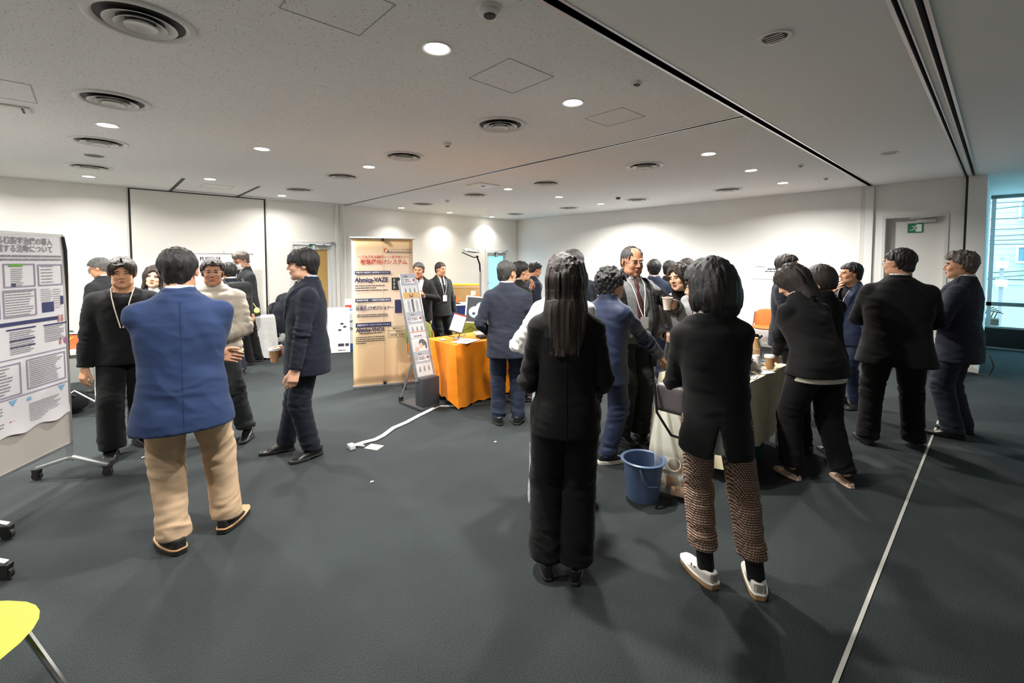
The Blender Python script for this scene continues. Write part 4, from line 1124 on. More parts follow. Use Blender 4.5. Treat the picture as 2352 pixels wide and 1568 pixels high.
    if lanyard is not None:
        mb = MB(); gb = 0.024 if top != 'sweater' else 0.030
        for sx in (-1, 1):
            pth = [T((sx * 0.070, -0.03, 1.475)), T((sx * 0.078, 0.030, 1.45))]
            for z in (1.38, 1.30, 1.20, 1.12):
                k = (1.45 - z) / 0.33
                pth.append(T((sx * (0.078 - 0.070 * k), front_y(z, gb), z)))
            mb.tube(pth, 0.0038, 6)
        mb.tube([T((-0.070, -0.03, 1.475)), T((0, -0.10, 1.478)), T((0.070, -0.03, 1.475))], 0.0038, 6)
        ly = mb.build('lanyard', lanyard, root, smooth=True)
        if badge is not None:
            mb = MB(); c = T((0, front_y(1.10, gb + 0.006), 1.07))
            M = Matrix(Rc.tolist()).to_4x4(); M.translation = Vector(c)
            mb.box((0, 0, 0), (0.075, 0.004, 0.10), M)
            mb.build('name_badge', badge, root)
    # ---- trousers
    if legs:
        hr, kr, ar = leg
        def leg_fn(P):
            X0, Y0 = V(1, 0, 0), V(0, 1, 0)
            hw = (0.172 if not fem else 0.176) * (0.35 + 0.65 * bw) * s
            d = stack(P, [(V(0, 0, 0.835 * s), X0, Y0, hw * 0.98, 0.128 * bd * s), (V(0, -0.004, 0.92 * s), X0, Y0, hw, 0.134 * bd * s), (V(0, 0, 1.03 * s), X0, Y0, hw * 0.88, 0.116 * bd * s)], 2.4)
            g = None
            for sd in (1, -1):
                Hj, K, An, ta, tv = lg[sd]
                dn = An - K; dn = dn / np.linalg.norm(dn); En = An - V(0, 0, 0.06)
                l = np.minimum(seg(P, Hj + V(0, 0, 0.0), K, hr * s * (0.5 + 0.5 * bw), kr * s), seg(P, K, En, kr * s, ar * s))
                l = np.maximum(l, leg_hem - P[:, 2])
                g = l if g is None else np.minimum(g, l)
            return smin(d, g, 0.03)
        pts = np.array([a for sd in (1, -1) for a in lg[sd][:3]])
        lo = np.minimum(pts.min(0) - 0.14, [-0.24 * bw, -0.20, 0]); hi = np.maximum(pts.max(0) + 0.14, [0.24 * bw, 0.20, 1.06 * s]); lo[2] = leg_hem - 0.03; hi[2] = 1.06 * s
        v, f = polygonise(leg_fn, lo, hi, res)
        n = vnormals(v, f); disp = np.zeros(len(v))
        for sd in (1, -1):
            Hj, K, An, ta, tv = lg[sd]
            for a_, b_, kn in ((Hj, K, 0), (K, An, 1)):
                ax_ = b_ - a_; L_ = np.linalg.norm(ax_); t = np.clip((v - a_) @ ax_ / L_ ** 2, 0, 1)
                dd = np.linalg.norm(v - a_ - t[:, None] * ax_, axis=1)
                wgt = np.clip(1.6 - dd / (0.10 * s), 0, 1)
                near = np.exp(-((v[:, 2] - K[2]) / 0.12) ** 2) + (1.5 * np.exp(-((v[:, 2] - leg_hem - 0.04) / 0.10) ** 2)) + 0.8 * np.exp(-((v[:, 2] - 0.84 * s) / 0.08) ** 2)
                disp += wgt * 0.0075 * fold * (0.35 + near) * folds(v, ax_ + L_ * 0.35 * np.array([sd * 0.5, 0.6, 0]), 20, 6, seed + 9 + sd)
        # pressed crease at the front keeps the limb from looking round
        v = v + n * disp[:, None]
        np_mesh('trousers', v, f, leg_m or top_m, root)
        (uv, uf), (bv, bf) = shoe_geo(shoes)
        for sd in (1, -1):
            Hj, K, An, ta, tv = lg[sd]
            M = rotz(ta); fs_ = (0.93 if fem else 1.0) * (0.6 + 0.4 * s)
            def tr(q):
                q = q * np.array([sd, 1, 1]) * fs_
                return q @ M.T + np.array([An[0], An[1] + 0.0, 0])
            so = np_mesh('shoe', tr(uv), uf if sd > 0 else uf[:, ::-1], shoe_m or BLACK_SHOE, root)
            np_mesh('sole', tr(bv), bf if sd > 0 else bf[:, ::-1], sole_m or BLACK_SOLE, so)
            if logo is not None:
                lv, lf = text_geo('N', 0.052, 0.0022, 'CENTER')
                q = np.array([(0.0495, 0.045 + a * 1.1, 0.053 + b) for a, b, c in lv]); mb = MB(); mb.add([tuple(p) for p in tr(q)], lf); mb.build('side_mark', logo, so)
                q = np.array([(0.032 * math.sin(a), -0.074 + 0.012 * (1 - math.cos(a)), z) for z in (0.045, 0.085) for a in np.linspace(-1, 1, 7)]); mb = MB(); mb.add([tuple(p) for p in tr(q)], [(i, i + 1, i + 8, i + 7) for i in range(6)]); mb.build('heel_tab', mat('heel_grey', lin(150, 148, 146), rough=0.7), so, smooth=True)
            if welt is not None:
                zc = {'sneaker': 0.030, 'oxford': 0.022}.get(shoes, 0.03) + 0.004
                q = bv.copy(); c_ = q.mean(0); q[:, 2] = zc - 0.0065 + 0.009 * (q[:, 2] - q[:, 2].min()) / np.ptp(q[:, 2]); q[:, :2] = c_[:2] + (q[:, :2] - c_[:2]) * np.array([1.05, 1.015])
                np_mesh('welt', tr(q), bf if sd > 0 else bf[:, ::-1], welt, so)
            if socks is not None:
                mb = MB(); mb.tube([An + V(0, 0, 0.0) + tv * 0.0 + np.array([0, 0, -0.03]), An + (K - An) / np.linalg.norm(K - An) * 0.14], [0.040, 0.043], 16)
                mb.build('sock', socks, root, smooth=True)
    # ---- body: head, neck, trunk, arms, hands as one skin mesh
    hres = min(0.0062, max(0.0036, res * 0.36))
    hsz = (0.55 + 0.45 * s) * hs
    hc = T((0, 0.012, 1.476)) + (0.5 * (Rc @ np.array([0, 0, 1])) + 0.5 * np.array([0, 0, 1])) * (0.126 * s) + np.array([0, 0.01, 0])
    hc[2] += (H - (hc[2] + 0.137 * hsz)) if abs(lean) < 8 and abs(roll) < 8 else 0
    Rh = rotz(rad(hyaw)) @ roty(rad(hroll)) @ rotx(-rad(hpitch))
    def th(q): return (np.asarray(q) * hsz) @ Rh.T + hc
    hv, hf = head_geo(head, hres)
    VV = [th(hv)]; FF = [hf]; off = len(hv)
    def trunk(P):
        d = stack(P, secs(g=-0.022, k=0.9, zmin=0.8, zmax=1.47), 2.2)
        for sd in (1, -1):
            S, E, W, fv = arms[sd]
            d = smin(d, seg(P, S, E, 0.040 * s, 0.034 * s), 0.03); d = np.minimum(d, seg(P, E, W + fv * 0.01, 0.034 * s, 0.024 * s))
            Hj, K, An, ta, tv = lg[sd]
            d = smin(d, seg(P, Hj, K, 0.062 * s, 0.042 * s), 0.03); d = np.minimum(d, seg(P, K, An, 0.040 * s, 0.034))
        return smin(d, seg(P, T((0, -0.02, 1.42)), th((0, -0.02, -0.08)), 0.048 * s, 0.048 * s), 0.02)
    allp = np.array([a for sd in (1, -1) for a in arms[sd][:3]] + [a for sd in (1, -1) for a in lg[sd][:3]] + [hc])
    tv_, tf_ = polygonise(trunk, np.minimum(allp.min(0) - 0.12, [-0.2, -0.2, 0.04]), np.maximum(allp.max(0) + 0.12, [0.2, 0.2, 0]), 0.024)
    VV.append(tv_); FF.append(tf_ + off); off += len(tv_)
    for sd, A in ((1, R), (-1, L)):
        S, E, W, fv = arms[sd]
        gv, gf = hand_geo(A['pose'], max(0.0040, hres))
        z = -fv; p = np.array(A['palm'], float); p = p - z * (p @ z); p /= np.linalg.norm(p) + 1e-9
        xx = -p * sd; yy = np.cross(z, xx)
        if sd > 0: xx = -p; yy = np.cross(z, xx)
        else: xx = p; yy = np.cross(z, xx)
        M = np.stack([xx, yy, z], 1)
        k = (0.60 + 0.40 * s) * (0.93 if fem else 1.03)
        q = gv * np.array([1 if sd > 0 else -1, 1, 1]) * k
        VV.append(q @ M.T + W + fv * 0.008); FF.append((gf if sd > 0 else gf[:, ::-1]) + off); off += len(gv)
    np_mesh('body', np.concatenate(VV), np.concatenate(FF), skin_m, root)
    # ---- hair and face
    if hair:
        v, f = hair_geo(hair, max(0.0045, hres * 1.15))
        np_mesh('hair', th(v), f, hair_m, root)
    HM = Matrix((Rh * hsz).tolist()).to_4x4(); HM.translation = Vector(hc)
    if face:
        for sd in (-1, 1):
            mb = MB(); mb.ellipsoid((0, 0, 0), (0.0125, 0.004, 0.0042), 10, HM @ Matrix.Translation((sd * 0.030, 0.0915, 0.009)) @ Matrix.Rotation(-sd * 0.35, 4, 'Z')); mb.build('eye', EYE_M, root, smooth=True)
            mb = MB(); mb.ellipsoid((0, 0, 0), (0.017, 0.004, 0.0034), 10, HM @ Matrix.Translation((sd * 0.031, 0.0935, 0.0275)) @ Matrix.Rotation(-sd * 0.32, 4, 'Z') @ Matrix.Rotation(sd * 0.10, 4, 'Y')); mb.build('eyebrow', BROW_M, root, smooth=True)
        mb = MB(); mb.ellipsoid((0, 0, 0), (0.020, 0.004, 0.0040), 10, HM @ Matrix.Translation((0, 0.0985, -0.0535)))
        mb.ellipsoid((0, 0, 0), (0.017, 0.004, 0.0048), 10, HM @ Matrix.Translation((0, 0.0965, -0.0640))); mb.build('lips', LIP_M, root, smooth=True)
    if glasses is not None:
        mb = MB(); fr = 0.0016
        for sd in (-1, 1):
            c = Vector((sd * 0.033, 0.108, 0.006))
            mb.tube([HM @ (c + Vector((0.024 * math.cos(a), -abs(sd * 0.024 * math.cos(a) + sd * 0.0) * 0.0 - 0.012 * max(0, sd * math.cos(a)), 0.017 * math.sin(a)))) for a in np.linspace(0, 2 * PI, 17)[:-1]], fr, 5, closed=True)
            mb.tube([HM @ Vector((sd * 0.057, 0.096, 0.012)), HM @ Vector((sd * 0.082, 0.030, 0.014)), HM @ Vector((sd * 0.084, -0.012, 0.014))], fr, 5)
        mb.tube([HM @ Vector((-0.009, 0.108, 0.010)), HM @ Vector((0, 0.111, 0.013)), HM @ Vector((0.009, 0.108, 0.010))], fr, 5)
        mb.build('glasses', glasses, root, smooth=True)
    if mask:
        mb = MB()
        mb.grid(lambda u, w: tuple(HM @ Vector((0.071 * math.sin((u - 0.5) * 2.5), 0.020 + 0.094 * math.cos((u - 0.5) * 2.2) + 0.012 * math.sin(w * PI), -0.020 - 0.088 * w))), 12, 8)
        for sd in (-1, 1):
            mb.tube([HM @ Vector((sd * 0.067, 0.055, -0.03)), HM @ Vector((sd * 0.084, -0.012, 0.02)), HM @ Vector((sd * 0.080, -0.02, -0.03)), HM @ Vector((sd * 0.067, 0.05, -0.095))], 0.0015, 5)
        mb.build('face_mask', mat('mask_white', lin(225, 226, 232), rough=0.9), root, smooth=True)
    root['h'] = H; del root['h']
    def handpos(sd, off=0.09, palm=0.0):
        A = R if sd > 0 else L; S, E, W, fv = arms[sd]
        p = np.array(A['palm'], float); p = p - fv * (p @ fv); p /= np.linalg.norm(p)
        q = W + fv * off + p * palm
        M = rotz(rz)
        return M @ q + np.array([x, y, z0])
    root_info = dict(root=root, th=lambda q: rotz(rz) @ th(q) + np.array([x, y, z0]), hand=handpos, T=lambda p: rotz(rz) @ T(p) + np.array([x, y, z0]), front=front_y, loc=loc, rz=rz, Rc=Rc)
    return root_info

# ================================================================== the people
NAVY = cloth('suit_navy', (0.016, 0.022, 0.042)); NAVY2 = cloth('suit_dark_navy', (0.010, 0.013, 0.022)); CHAR = cloth('suit_charcoal', (0.022, 0.024, 0.026))
BLK = cloth('suit_black', (0.0065, 0.0065, 0.007)); BLK2 = cloth('wool_black', (0.0055, 0.0055, 0.006), rough=0.95)
BLUE = cloth('blazer_blue', (0.020, 0.038, 0.102), rough=0.8); KHAKI = cloth('chino_khaki', lin(190, 162, 132)); BLUEN = cloth('suit_bright_navy', (0.012, 0.019, 0.050), rough=0.55, sheen=0.15)
SLATE = cloth('suit_slate', (0.026, 0.030, 0.045)); GREYC = cloth('hoodie_grey', lin(168, 168, 168), bs=160); PUFF = cloth('puffer_taupe', lin(172, 162, 148), rough=0.6)
VEST = cloth('cardigan_grey', lin(108, 108, 108)); JEAN = cloth('trousers_green_grey', (0.020, 0.024, 0.024)); PALE = cloth('trousers_pale_grey', lin(150, 158, 166)); COATK = cloth('coat_black_nylon', (0.010, 0.010, 0.011), rough=0.45)
TIE_K = cloth('tie_black', (0.012, 0.012, 0.016), rough=0.5); TIE_R = cloth('tie_dark_red', (0.055, 0.016, 0.014), rough=0.5); TIE_S = cloth('tie_plum', (0.030, 0.014, 0.020), rough=0.5); TIE_P = cloth('tie_violet_grey', (0.035, 0.032, 0.060), rough=0.5)
CORD = mat('lanyard_cream', lin(205, 196, 178), rough=0.8); CORDW = mat('lanyard_white', lin(222, 222, 226), rough=0.7); BADGE = mat('badge_white', lin(228, 230, 234), rough=0.4); BADGE_R = mat('badge_red_white', lin(214, 150, 150), rough=0.4)
SOLE_T = mat('sole_tan_welt', lin(176, 138, 96), rough=0.7); SOLE_W = mat('sole_white', lin(214, 210, 200), rough=0.7); SNEAK = mat('sneaker_white', lin(196, 192, 184), rough=0.6, vary=0.08, vscale=40); BEIGE = mat('flat_beige', lin(214, 182, 158), rough=0.6)
SUEDE = mat('shoe_black_suede', (0.008, 0.008, 0.009), rough=0.8); SOCK = cloth('sock_black', (0.008, 0.008, 0.009)); STEEL = mat('glasses_steel', (0.45, 0.45, 0.46), rough=0.3, metal=0.9)

def tweed():
    m = mat('tweed_brown', lin(110, 84, 72), rough=0.95, spec=0.1)
    nt = m.node_tree; b = nt.nodes['Principled BSDF']; tc = nt.nodes.new('ShaderNodeTexCoord')
    mp = nt.nodes.new('ShaderNodeMapping'); mp.inputs['Scale'].default_value = (1, 1, 1); nt.links.new(tc.outputs['Object'], mp.inputs['Vector'])
    wv = nt.nodes.new('ShaderNodeTexWave'); wv.wave_type = 'BANDS'; wv.bands_direction = 'Z'; wv.inputs['Scale'].default_value = 26; wv.inputs['Distortion'].default_value = 1.6; wv.inputs['Detail'].default_value = 2; wv.inputs['Detail Scale'].default_value = 6
    wv2 = nt.nodes.new('ShaderNodeTexWave'); wv2.wave_type = 'BANDS'; wv2.bands_direction = 'DIAGONAL'; wv2.inputs['Scale'].default_value = 42; wv2.inputs['Distortion'].default_value = 2.0; wv2.inputs['Detail'].default_value = 2
    for w in (wv, wv2): nt.links.new(mp.outputs['Vector'], w.inputs['Vector'])
    mu = nt.nodes.new('ShaderNodeMath'); mu.operation = 'MULTIPLY'; nt.links.new(wv.outputs['Fac'], mu.inputs[0]); nt.links.new(wv2.outputs['Fac'], mu.inputs[1])
    cr = nt.nodes.new('ShaderNodeValToRGB'); cr.color_ramp.elements[0].position = 0.08; cr.color_ramp.elements[0].color = (*lin(86, 62, 54), 1); cr.color_ramp.elements[1].position = 0.5; cr.color_ramp.elements[1].color = (*lin(216, 188, 168), 1)
    nt.links.new(mu.outputs[0], cr.inputs['Fac']); nt.links.new(cr.outputs['Color'], b.inputs['Base Color'])
    bp = nt.nodes.new('ShaderNodeBump'); bp.inputs['Strength'].default_value = 0.8; bp.inputs['Distance'].default_value = 0.006; nt.links.new(mu.outputs[0], bp.inputs['Height']); nt.links.new(bp.outputs['Normal'], b.inputs['Normal'])
    return m
TWEED = tweed()
PEOPLE = {}
def hold(p, sd, off=0.085, palm=0.035): return p['hand'](sd, off, palm)

# --- left group
PEOPLE['blazer'] = person('man in blue blazer and khaki trousers seen from behind', 0.345, 3.144, 0, 1.70, SKIN_B, 'wide', 'short', HAIR_K, bw=1.10, bd=1.14, hyaw=-14, lean=2,
    feet=((0.28, 3.10, 22), (0.545, 3.15, -34)), R=dict(w=(-0.06, 0.27, 1.06), pole=(1, -0.35, -0.9), palm=(0, -1, 0), pose='relaxed'), L=dict(w=(0.17, 0.24, 1.05), pole=(-1, -0.35, -0.9), palm=(0.3, -1, 0), pose='relaxed'),
    top_m=BLUE, hem=0.70, flare=0.02, sleeve=1.15, shirt=WHITE_SHIRT, leg_m=KHAKI, leg=(0.108, 0.086, 0.076), leg_hem=0.075, shoes='sneaker', shoe_m=SUEDE, welt=SOLE_T, res=0.009, seed=1, face=False, seam=(0.71, 1.42, 0.0), fold=1.25)
PEOPLE['sweater'] = person('young man in loose black sweater facing the camera beside the poster board', 0.165, 5.04, 174, 1.65, SKIN_B, 'wide', 'curtain', HAIR_B, bw=1.06, bd=1.08, hyaw=4, hpitch=4,
    feet=((0.24, 5.12, 35), (0.05, 4.92, -4)), R=dict(w=(0.255, 0.08, 0.80), pole=(0.6, -0.6, 0), palm=(-0.6, -0.5, 0), pose='relaxed'), L=dict(w=(-0.26, 0.12, 0.95), pole=(-0.4, -1, 0), palm=(1, 0, 0), pose='relaxed'),
    top='sweater', top_name='sweater', top_m=BLK2, hem=0.80, sleeve=1.35, leg_m=BLK2, leg=(0.104, 0.092, 0.094), leg_hem=0.085, shoes='chunky', shoe_m=BLACK_SHOE, lanyard=CORD, res=0.011, seed=2, fold=1.2)
PEOPLE['puffer'] = person('person in taupe puffer jacket and glasses behind the blue blazer', 0.775, 4.78, 168, 1.65, SKIN_C, 'm', 'short', HAIR_B, hyaw=10, lean=1,
    feet=((0.98, 4.66, -6), (0.76, 4.70, -4)), L=dict(w=(-0.05, 0.22, 1.0), pole=(-1, -0.3, -0.8), palm=(0, -1, 0), pose='relaxed'), R=dict(w=(0.1, 0.22, 1.02), pole=(1, -0.3, -0.8), palm=(0, -1, 0), pose='relaxed'),
    top='puffer', top_name='puffer_jacket', top_m=PUFF, hem=0.84, sleeve=1.25, turtle=True, fold=1.8, leg_m=JEAN, leg=(0.095, 0.075, 0.072), leg_hem=0.10, shoes='oxford', glasses=STEEL, res=0.011, seed=3)
PEOPLE['smiler'] = person('smiling person half hidden between the black sweater and the blue blazer', 0.49, 6.55, 170, 1.57, SKIN_A, 'f', 'mid', HAIR_B, hroll=-8, top_m=NAVY, hem=0.78, vee=1.12, shirt=WHITE_SHIRT, leg_m=NAVY, res=0.014, seed=4)
PEOPLE['greyhair'] = person('grey-haired man in charcoal suit turned away at the left wall', 0.09, 7.6, 48, 1.665, SKIN_B, 'm', 'short', HAIR_G, hyaw=26, hpitch=20, lean=6, top_m=CHAR, hem=0.74, leg_m=CHAR, shirt=WHITE_SHIRT, glasses=METAL_D, res=0.014, seed=5)
PEOPLE['backpacker'] = person('dark-haired person wearing a black backpack with a yellow charm', 1.40, 7.36, 24, 1.60, SKIN_B, 'm', 'wave', HAIR_K, hyaw=-8, hpitch=6, lean=5, top_m=NAVY2, hem=0.80, leg_m=NAVY2, shirt=WHITE_SHIRT, res=0.014, seed=6, face=False)
PEOPLE['masked'] = person('man in dark suit and white face mask looking down at a table', 1.74, 8.05, 112, 1.77, SKIN_B, 'm', 'wave', HAIR_S, hyaw=12, hpitch=24, lean=5,
    feet=((1.72, 7.95, 4), (1.88, 8.10, -4)), R=dict(w=(0.22, 0.16, 0.86), pole=(0.25, -1, 0), palm=(-1, 0, 0), pose='relaxed'), top_m=CHAR, hem=0.74, vee=1.08, shirt=WHITE_SHIRT, tie=TIE_K, leg_m=BLK, glasses=METAL_D, mask=True, res=0.014, seed=7)
PEOPLE['profile'] = person('young man in navy suit in profile holding a lidded coffee cup', 1.258, 3.84, 90, 1.725, SKIN_A, 'm', 'bowl', HAIR_K, hyaw=2, hpitch=2, bw=1.06, bd=1.12,
    feet=((1.27, 3.83, 26), (1.13, 4.10, 2)), L=dict(w=(-0.25, 0.09, 0.80), pole=(-0.2, -1, 0), palm=(0.9, 0.3, 0), pose='relaxed'), R=dict(w=(0.19, 0.17, 0.90), pole=(0.4, -1, -0.3), palm=(-1, 0, 0.2), pose='grip'),
    top_m=NAVY2, hem=0.72, vee=1.05, vee_w=0.085, shirt=BLUE_SHIRT, tie=TIE_S, leg_m=NAVY2, leg=(0.104, 0.084, 0.070), leg_hem=0.07, shoes='oxford', res=0.0095, seed=8, fold=1.2)
# --- far side of the room, behind the banner
PEOPLE['cupman'] = person('man in black suit with dark tie raising a cup beside the tan banner', 3.74, 6.22, 170, 1.605, SKIN_C, 'wide', 'short', HAIR_D, bw=1.08, belly=0.03, L=dict(w=(-0.14, 0.28, 1.17), pole=(-1, -0.3, -0.8), palm=(0.6, 0.0, 0.5), pose='grip'),
    top_m=BLK, hem=0.74, vee=0.98, open_w=0.03, vee_w=0.10, shirt=WHITE_SHIRT, tie=TIE_K, lanyard=CORDW, badge=BADGE, leg_m=BLK, res=0.014, seed=10)
PEOPLE['badgeman'] = person('man in dark suit with lanyard badge by the cardboard box', 4.30, 6.46, -150, 1.61, SKIN_B, 'm', 'crop', HAIR_BR, hyaw=12, top_m=CHAR, hem=0.74, vee=1.05, shirt=WHITE_SHIRT, tie=TIE_K, lanyard=CORDW, badge=BADGE, leg_m=BLK, res=0.014, seed=11)
PEOPLE['balding'] = person('balding man in navy suit seen from behind beside the orange table', 2.965, 3.285, 0, 1.635, SKIN_B, 'm', 'thin', HAIR_D, hyaw=-40, bw=1.03, feet=((2.92, 3.36, 14), (3.07, 3.24, -14)),
    L=dict(w=(-0.20, 0.16, 0.94), pole=(-0.6, -1, 0), palm=(1, 0, 0), pose='relaxed'), R=dict(w=(0.16, 0.20, 0.98), pole=(0.6, -1, 0), palm=(-1, 0, 0), pose='relaxed'), top_m=SLATE, hem=0.72, leg_m=NAVY, leg=(0.10, 0.082, 0.070), leg_hem=0.06, shirt=WHITE_SHIRT, shoes='oxford', res=0.0105, seed=12, fold=1.3)
PEOPLE['chin'] = person('person in black jacket and glasses hidden behind the balding man', 3.62, 3.80, -62, 1.63, SKIN_B, 'm', 'short', HAIR_K, L=dict(w=(-0.06, 0.20, 1.36), pole=(-1, 0, -0.8), palm=(0, -1, 0), pose='relaxed'), top_m=BLK, leg_m=BLK, glasses=METAL_D, shirt=WHITE_SHIRT, res=0.014, seed=13)
PEOPLE['bowed'] = person('man in navy suit looking down right of the blue-lit door', 5.02, 5.02, -64, 1.605, SKIN_B, 'm', 'short', HAIR_K, hpitch=18, lean=8, top_m=NAVY, leg_m=NAVY, shirt=WHITE_SHIRT, vee=1.1, res=0.014, seed=14)
# --- group at the drinks table
PEOPLE['whiteshirt'] = person('woman with brown hair in white shirt and pale trousers half hidden', 2.235, 1.93, 4, 1.665, SKIN_A, 'f', 'mid', HAIR_BR, hyaw=-10, feet=((2.10, 1.985, 6), (2.34, 1.84, -8)), top='blouse', top_name='shirt', top_m=WHITE_SHIRT, hem=0.84, sleeve=1.05,
    L=dict(w=(-0.16, 0.22, 1.02), pole=(-1, -0.5, -0.5), palm=(0, -1, 0), pose='relaxed'), R=FOLD_R, leg_m=PALE, leg=(0.11, 0.10, 0.095), leg_hem=0.05, shoes='sneaker', shoe_m=SNEAK, sole_m=SOLE_W, res=0.0105, seed=15, face=False)
PEOPLE['longhair'] = person('woman with very long brown hair in black suit seen from behind', 1.735, 1.478, 2, 1.645, SKIN_A, 'f', 'long', HAIR_BR, hyaw=-4, bw=0.86, bd=0.98, feet=((1.685, 1.555, 6), (1.765, 1.435, -4)),
    L=dict(w=(-0.13, 0.24, 1.02), pole=(-0.45, -1, -0.8), palm=(0.6, -1, 0), pose='relaxed'), R=dict(w=(0.14, 0.22, 0.98), pole=(0.45, -1, -0.8), palm=(-0.6, -1, 0), pose='relaxed'),
    top_m=BLK, hem=0.80, leg_m=BLK2, leg=(0.110, 0.098, 0.100), leg_hem=0.10, shoes='heel', shoe_m=BLACK_SHOE, res=0.0085, seed=16, face=False, fold=1.2, seam=(0.81, 1.40, 0.0))
PEOPLE['backhead'] = person('tall man with wavy dark hair mostly hidden behind the long-haired woman', 3.62, 2.98, 20, 1.735, SKIN_B, 'm', 'wave', HAIR_D, top_m=NAVY2, leg_m=NAVY2, res=0.014, seed=17, face=False)
PEOPLE['curly'] = person('short curly-haired person in bright navy suit reaching across the table', 3.02, 2.14, -38, 1.56, SKIN_A, 'm', 'curly', HAIR_K, hyaw=-24, hpitch=4, bw=0.95, lean=4, feet=((3.10, 2.42, 8), (2.98, 2.10, -22)),
    R=dict(w=(0.20, 0.58, 0.86), pole=(0.5, -0.5, -1), palm=(-0.3, 0, -1), pose='relaxed'), L=dict(w=(-0.13, 0.30, 1.12), pole=(-1, -0.3, -0.8), palm=(0.8, 0, 0.1), pose='grip'),
    top_m=BLUEN, hem=0.72, leg_m=BLUEN, leg=(0.10, 0.084, 0.074), leg_hem=0.06, shirt=WHITE_SHIRT, shoes='sneaker', shoe_m=SUEDE, sole_m=SOLE_W, res=0.0105, seed=18, fold=1.8)
PEOPLE['cardigan'] = person('older man in glasses, grey cardigan, red tie and open black coat', 3.58, 2.29, -150, 1.76, SKIN_C, 'wide', 'thin', HAIR_D, bw=1.14, bd=1.16, belly=0.06, hyaw=2, hpitch=8, lean=1, hs=1.06,
    feet=((3.64, 2.20, -8), (3.46, 2.28, 12)), L=dict(w=(-0.20, 0.36, 1.22), pole=(-1, 0.1, -0.7), palm=(0.9, 0.1, 0.2), pose='grip'), R=dict(w=(0.26, 0.16, 0.92), pole=(0.7, -0.8, 0), palm=(-1, 0, 0), pose='relaxed'),
    top='coat', top_name='coat', top_m=COATK, hem=0.66, vee=0.80, open_w=0.115, vee_w=0.135, lapel=True, shirt=VEST, collar_m=WHITE_SHIRT, tie=TIE_R, lanyard=CORDW, badge=BADGE, leg_m=CHAR, leg=(0.11, 0.088, 0.078), leg_hem=0.06, glasses=STEEL, res=0.0105, seed=19, collar_up=0.03, fold=1.4)
PEOPLE['smile'] = person('laughing woman with brown hair in grey wrinkled hoodie', 4.02, 1.96, 156, 1.60, SKIN_A, 'f', 'mid', HAIR_BR, hyaw=-8, hroll=10, hpitch=6, roll=6, lean=6, top='hoodie', top_name='hoodie', top_m=GREYC, hem=0.72, sleeve=1.2, vee=1.2, lapel=False, vee_w=0.05, shirt=BLK2, R=dict(w=(0.10, 0.26, 1.02), pole=(1, -0.3, -0.8), palm=(0, -1, 0), pose='relaxed'),
    L=dict(w=(-0.12, 0.25, 1.0), pole=(-1, -0.3, -0.8), palm=(0, -1, 0), pose='relaxed'), leg_m=BLK, res=0.011, seed=20, fold=2.0)
PEOPLE['bob'] = person('woman with black bob in long black jacket, brown tweed trousers and white sneakers', 2.175, 0.905, 2, 1.63, SKIN_A, 'f', 'bob', HAIR_K, hyaw=66, hpitch=6, hroll=2, roll=-5.5, straight=True, bw=0.80, bd=0.98, feet=((2.235, 0.965, 38), (2.345, 0.765, 8)),
    L=dict(w=(-0.08, 0.27, 1.06), pole=(-0.6, -0.7, -0.8), palm=(0, -1, 0), pose='relaxed'), R=dict(w=(0.02, 0.24, 1.10), pole=(0.10, -0.9, -0.9), palm=(0, -1, 0), pose='relaxed'),
    top='sweater', top_name='jacket', top_m=BLK, hem=0.755, flare=0.012, vent=(0.92, 0.21, 0.01), shirt=cloth('undershirt_grey', lin(176, 172, 168)), shirt_hem=0.775, leg_m=TWEED, logo=mat('mark_dark', lin(70, 70, 76), rough=0.6), leg=(0.090, 0.074, 0.066), leg_hem=0.175, shoes='sneaker', shoe_m=SNEAK, sole_m=SOLE_T, welt=SOLE_W, socks=SOCK, res=0.0085, seed=21, fold=0.9, lanyard=mat('cord_red', lin(150, 40, 36), rough=0.7))
# --- far back heads
PEOPLE['h1'] = person('man in navy suit with white collar seen from behind by the right wall', 5.46, 3.13, 4, 1.65, SKIN_B, 'm', 'short', HAIR_K, top_m=NAVY, leg_m=NAVY, shirt=WHITE_SHIRT, res=0.015, seed=22, face=False)
PEOPLE['h2'] = person('man in black suit turning right, behind the navy suited back', 6.05, 3.22, -34, 1.635, SKIN_B, 'm', 'short', HAIR_K, hyaw=-12, top_m=BLK, leg_m=BLK, res=0.015, seed=23)
PEOPLE['h3'] = person('man with glossy dark hair farthest behind the grey hoodie', 6.62, 3.24, 66, 1.67, SKIN_B, 'm', 'short', HAIR_B, hyaw=16, top_m=CHAR, leg_m=CHAR, res=0.015, seed=24, glasses=METAL_D)
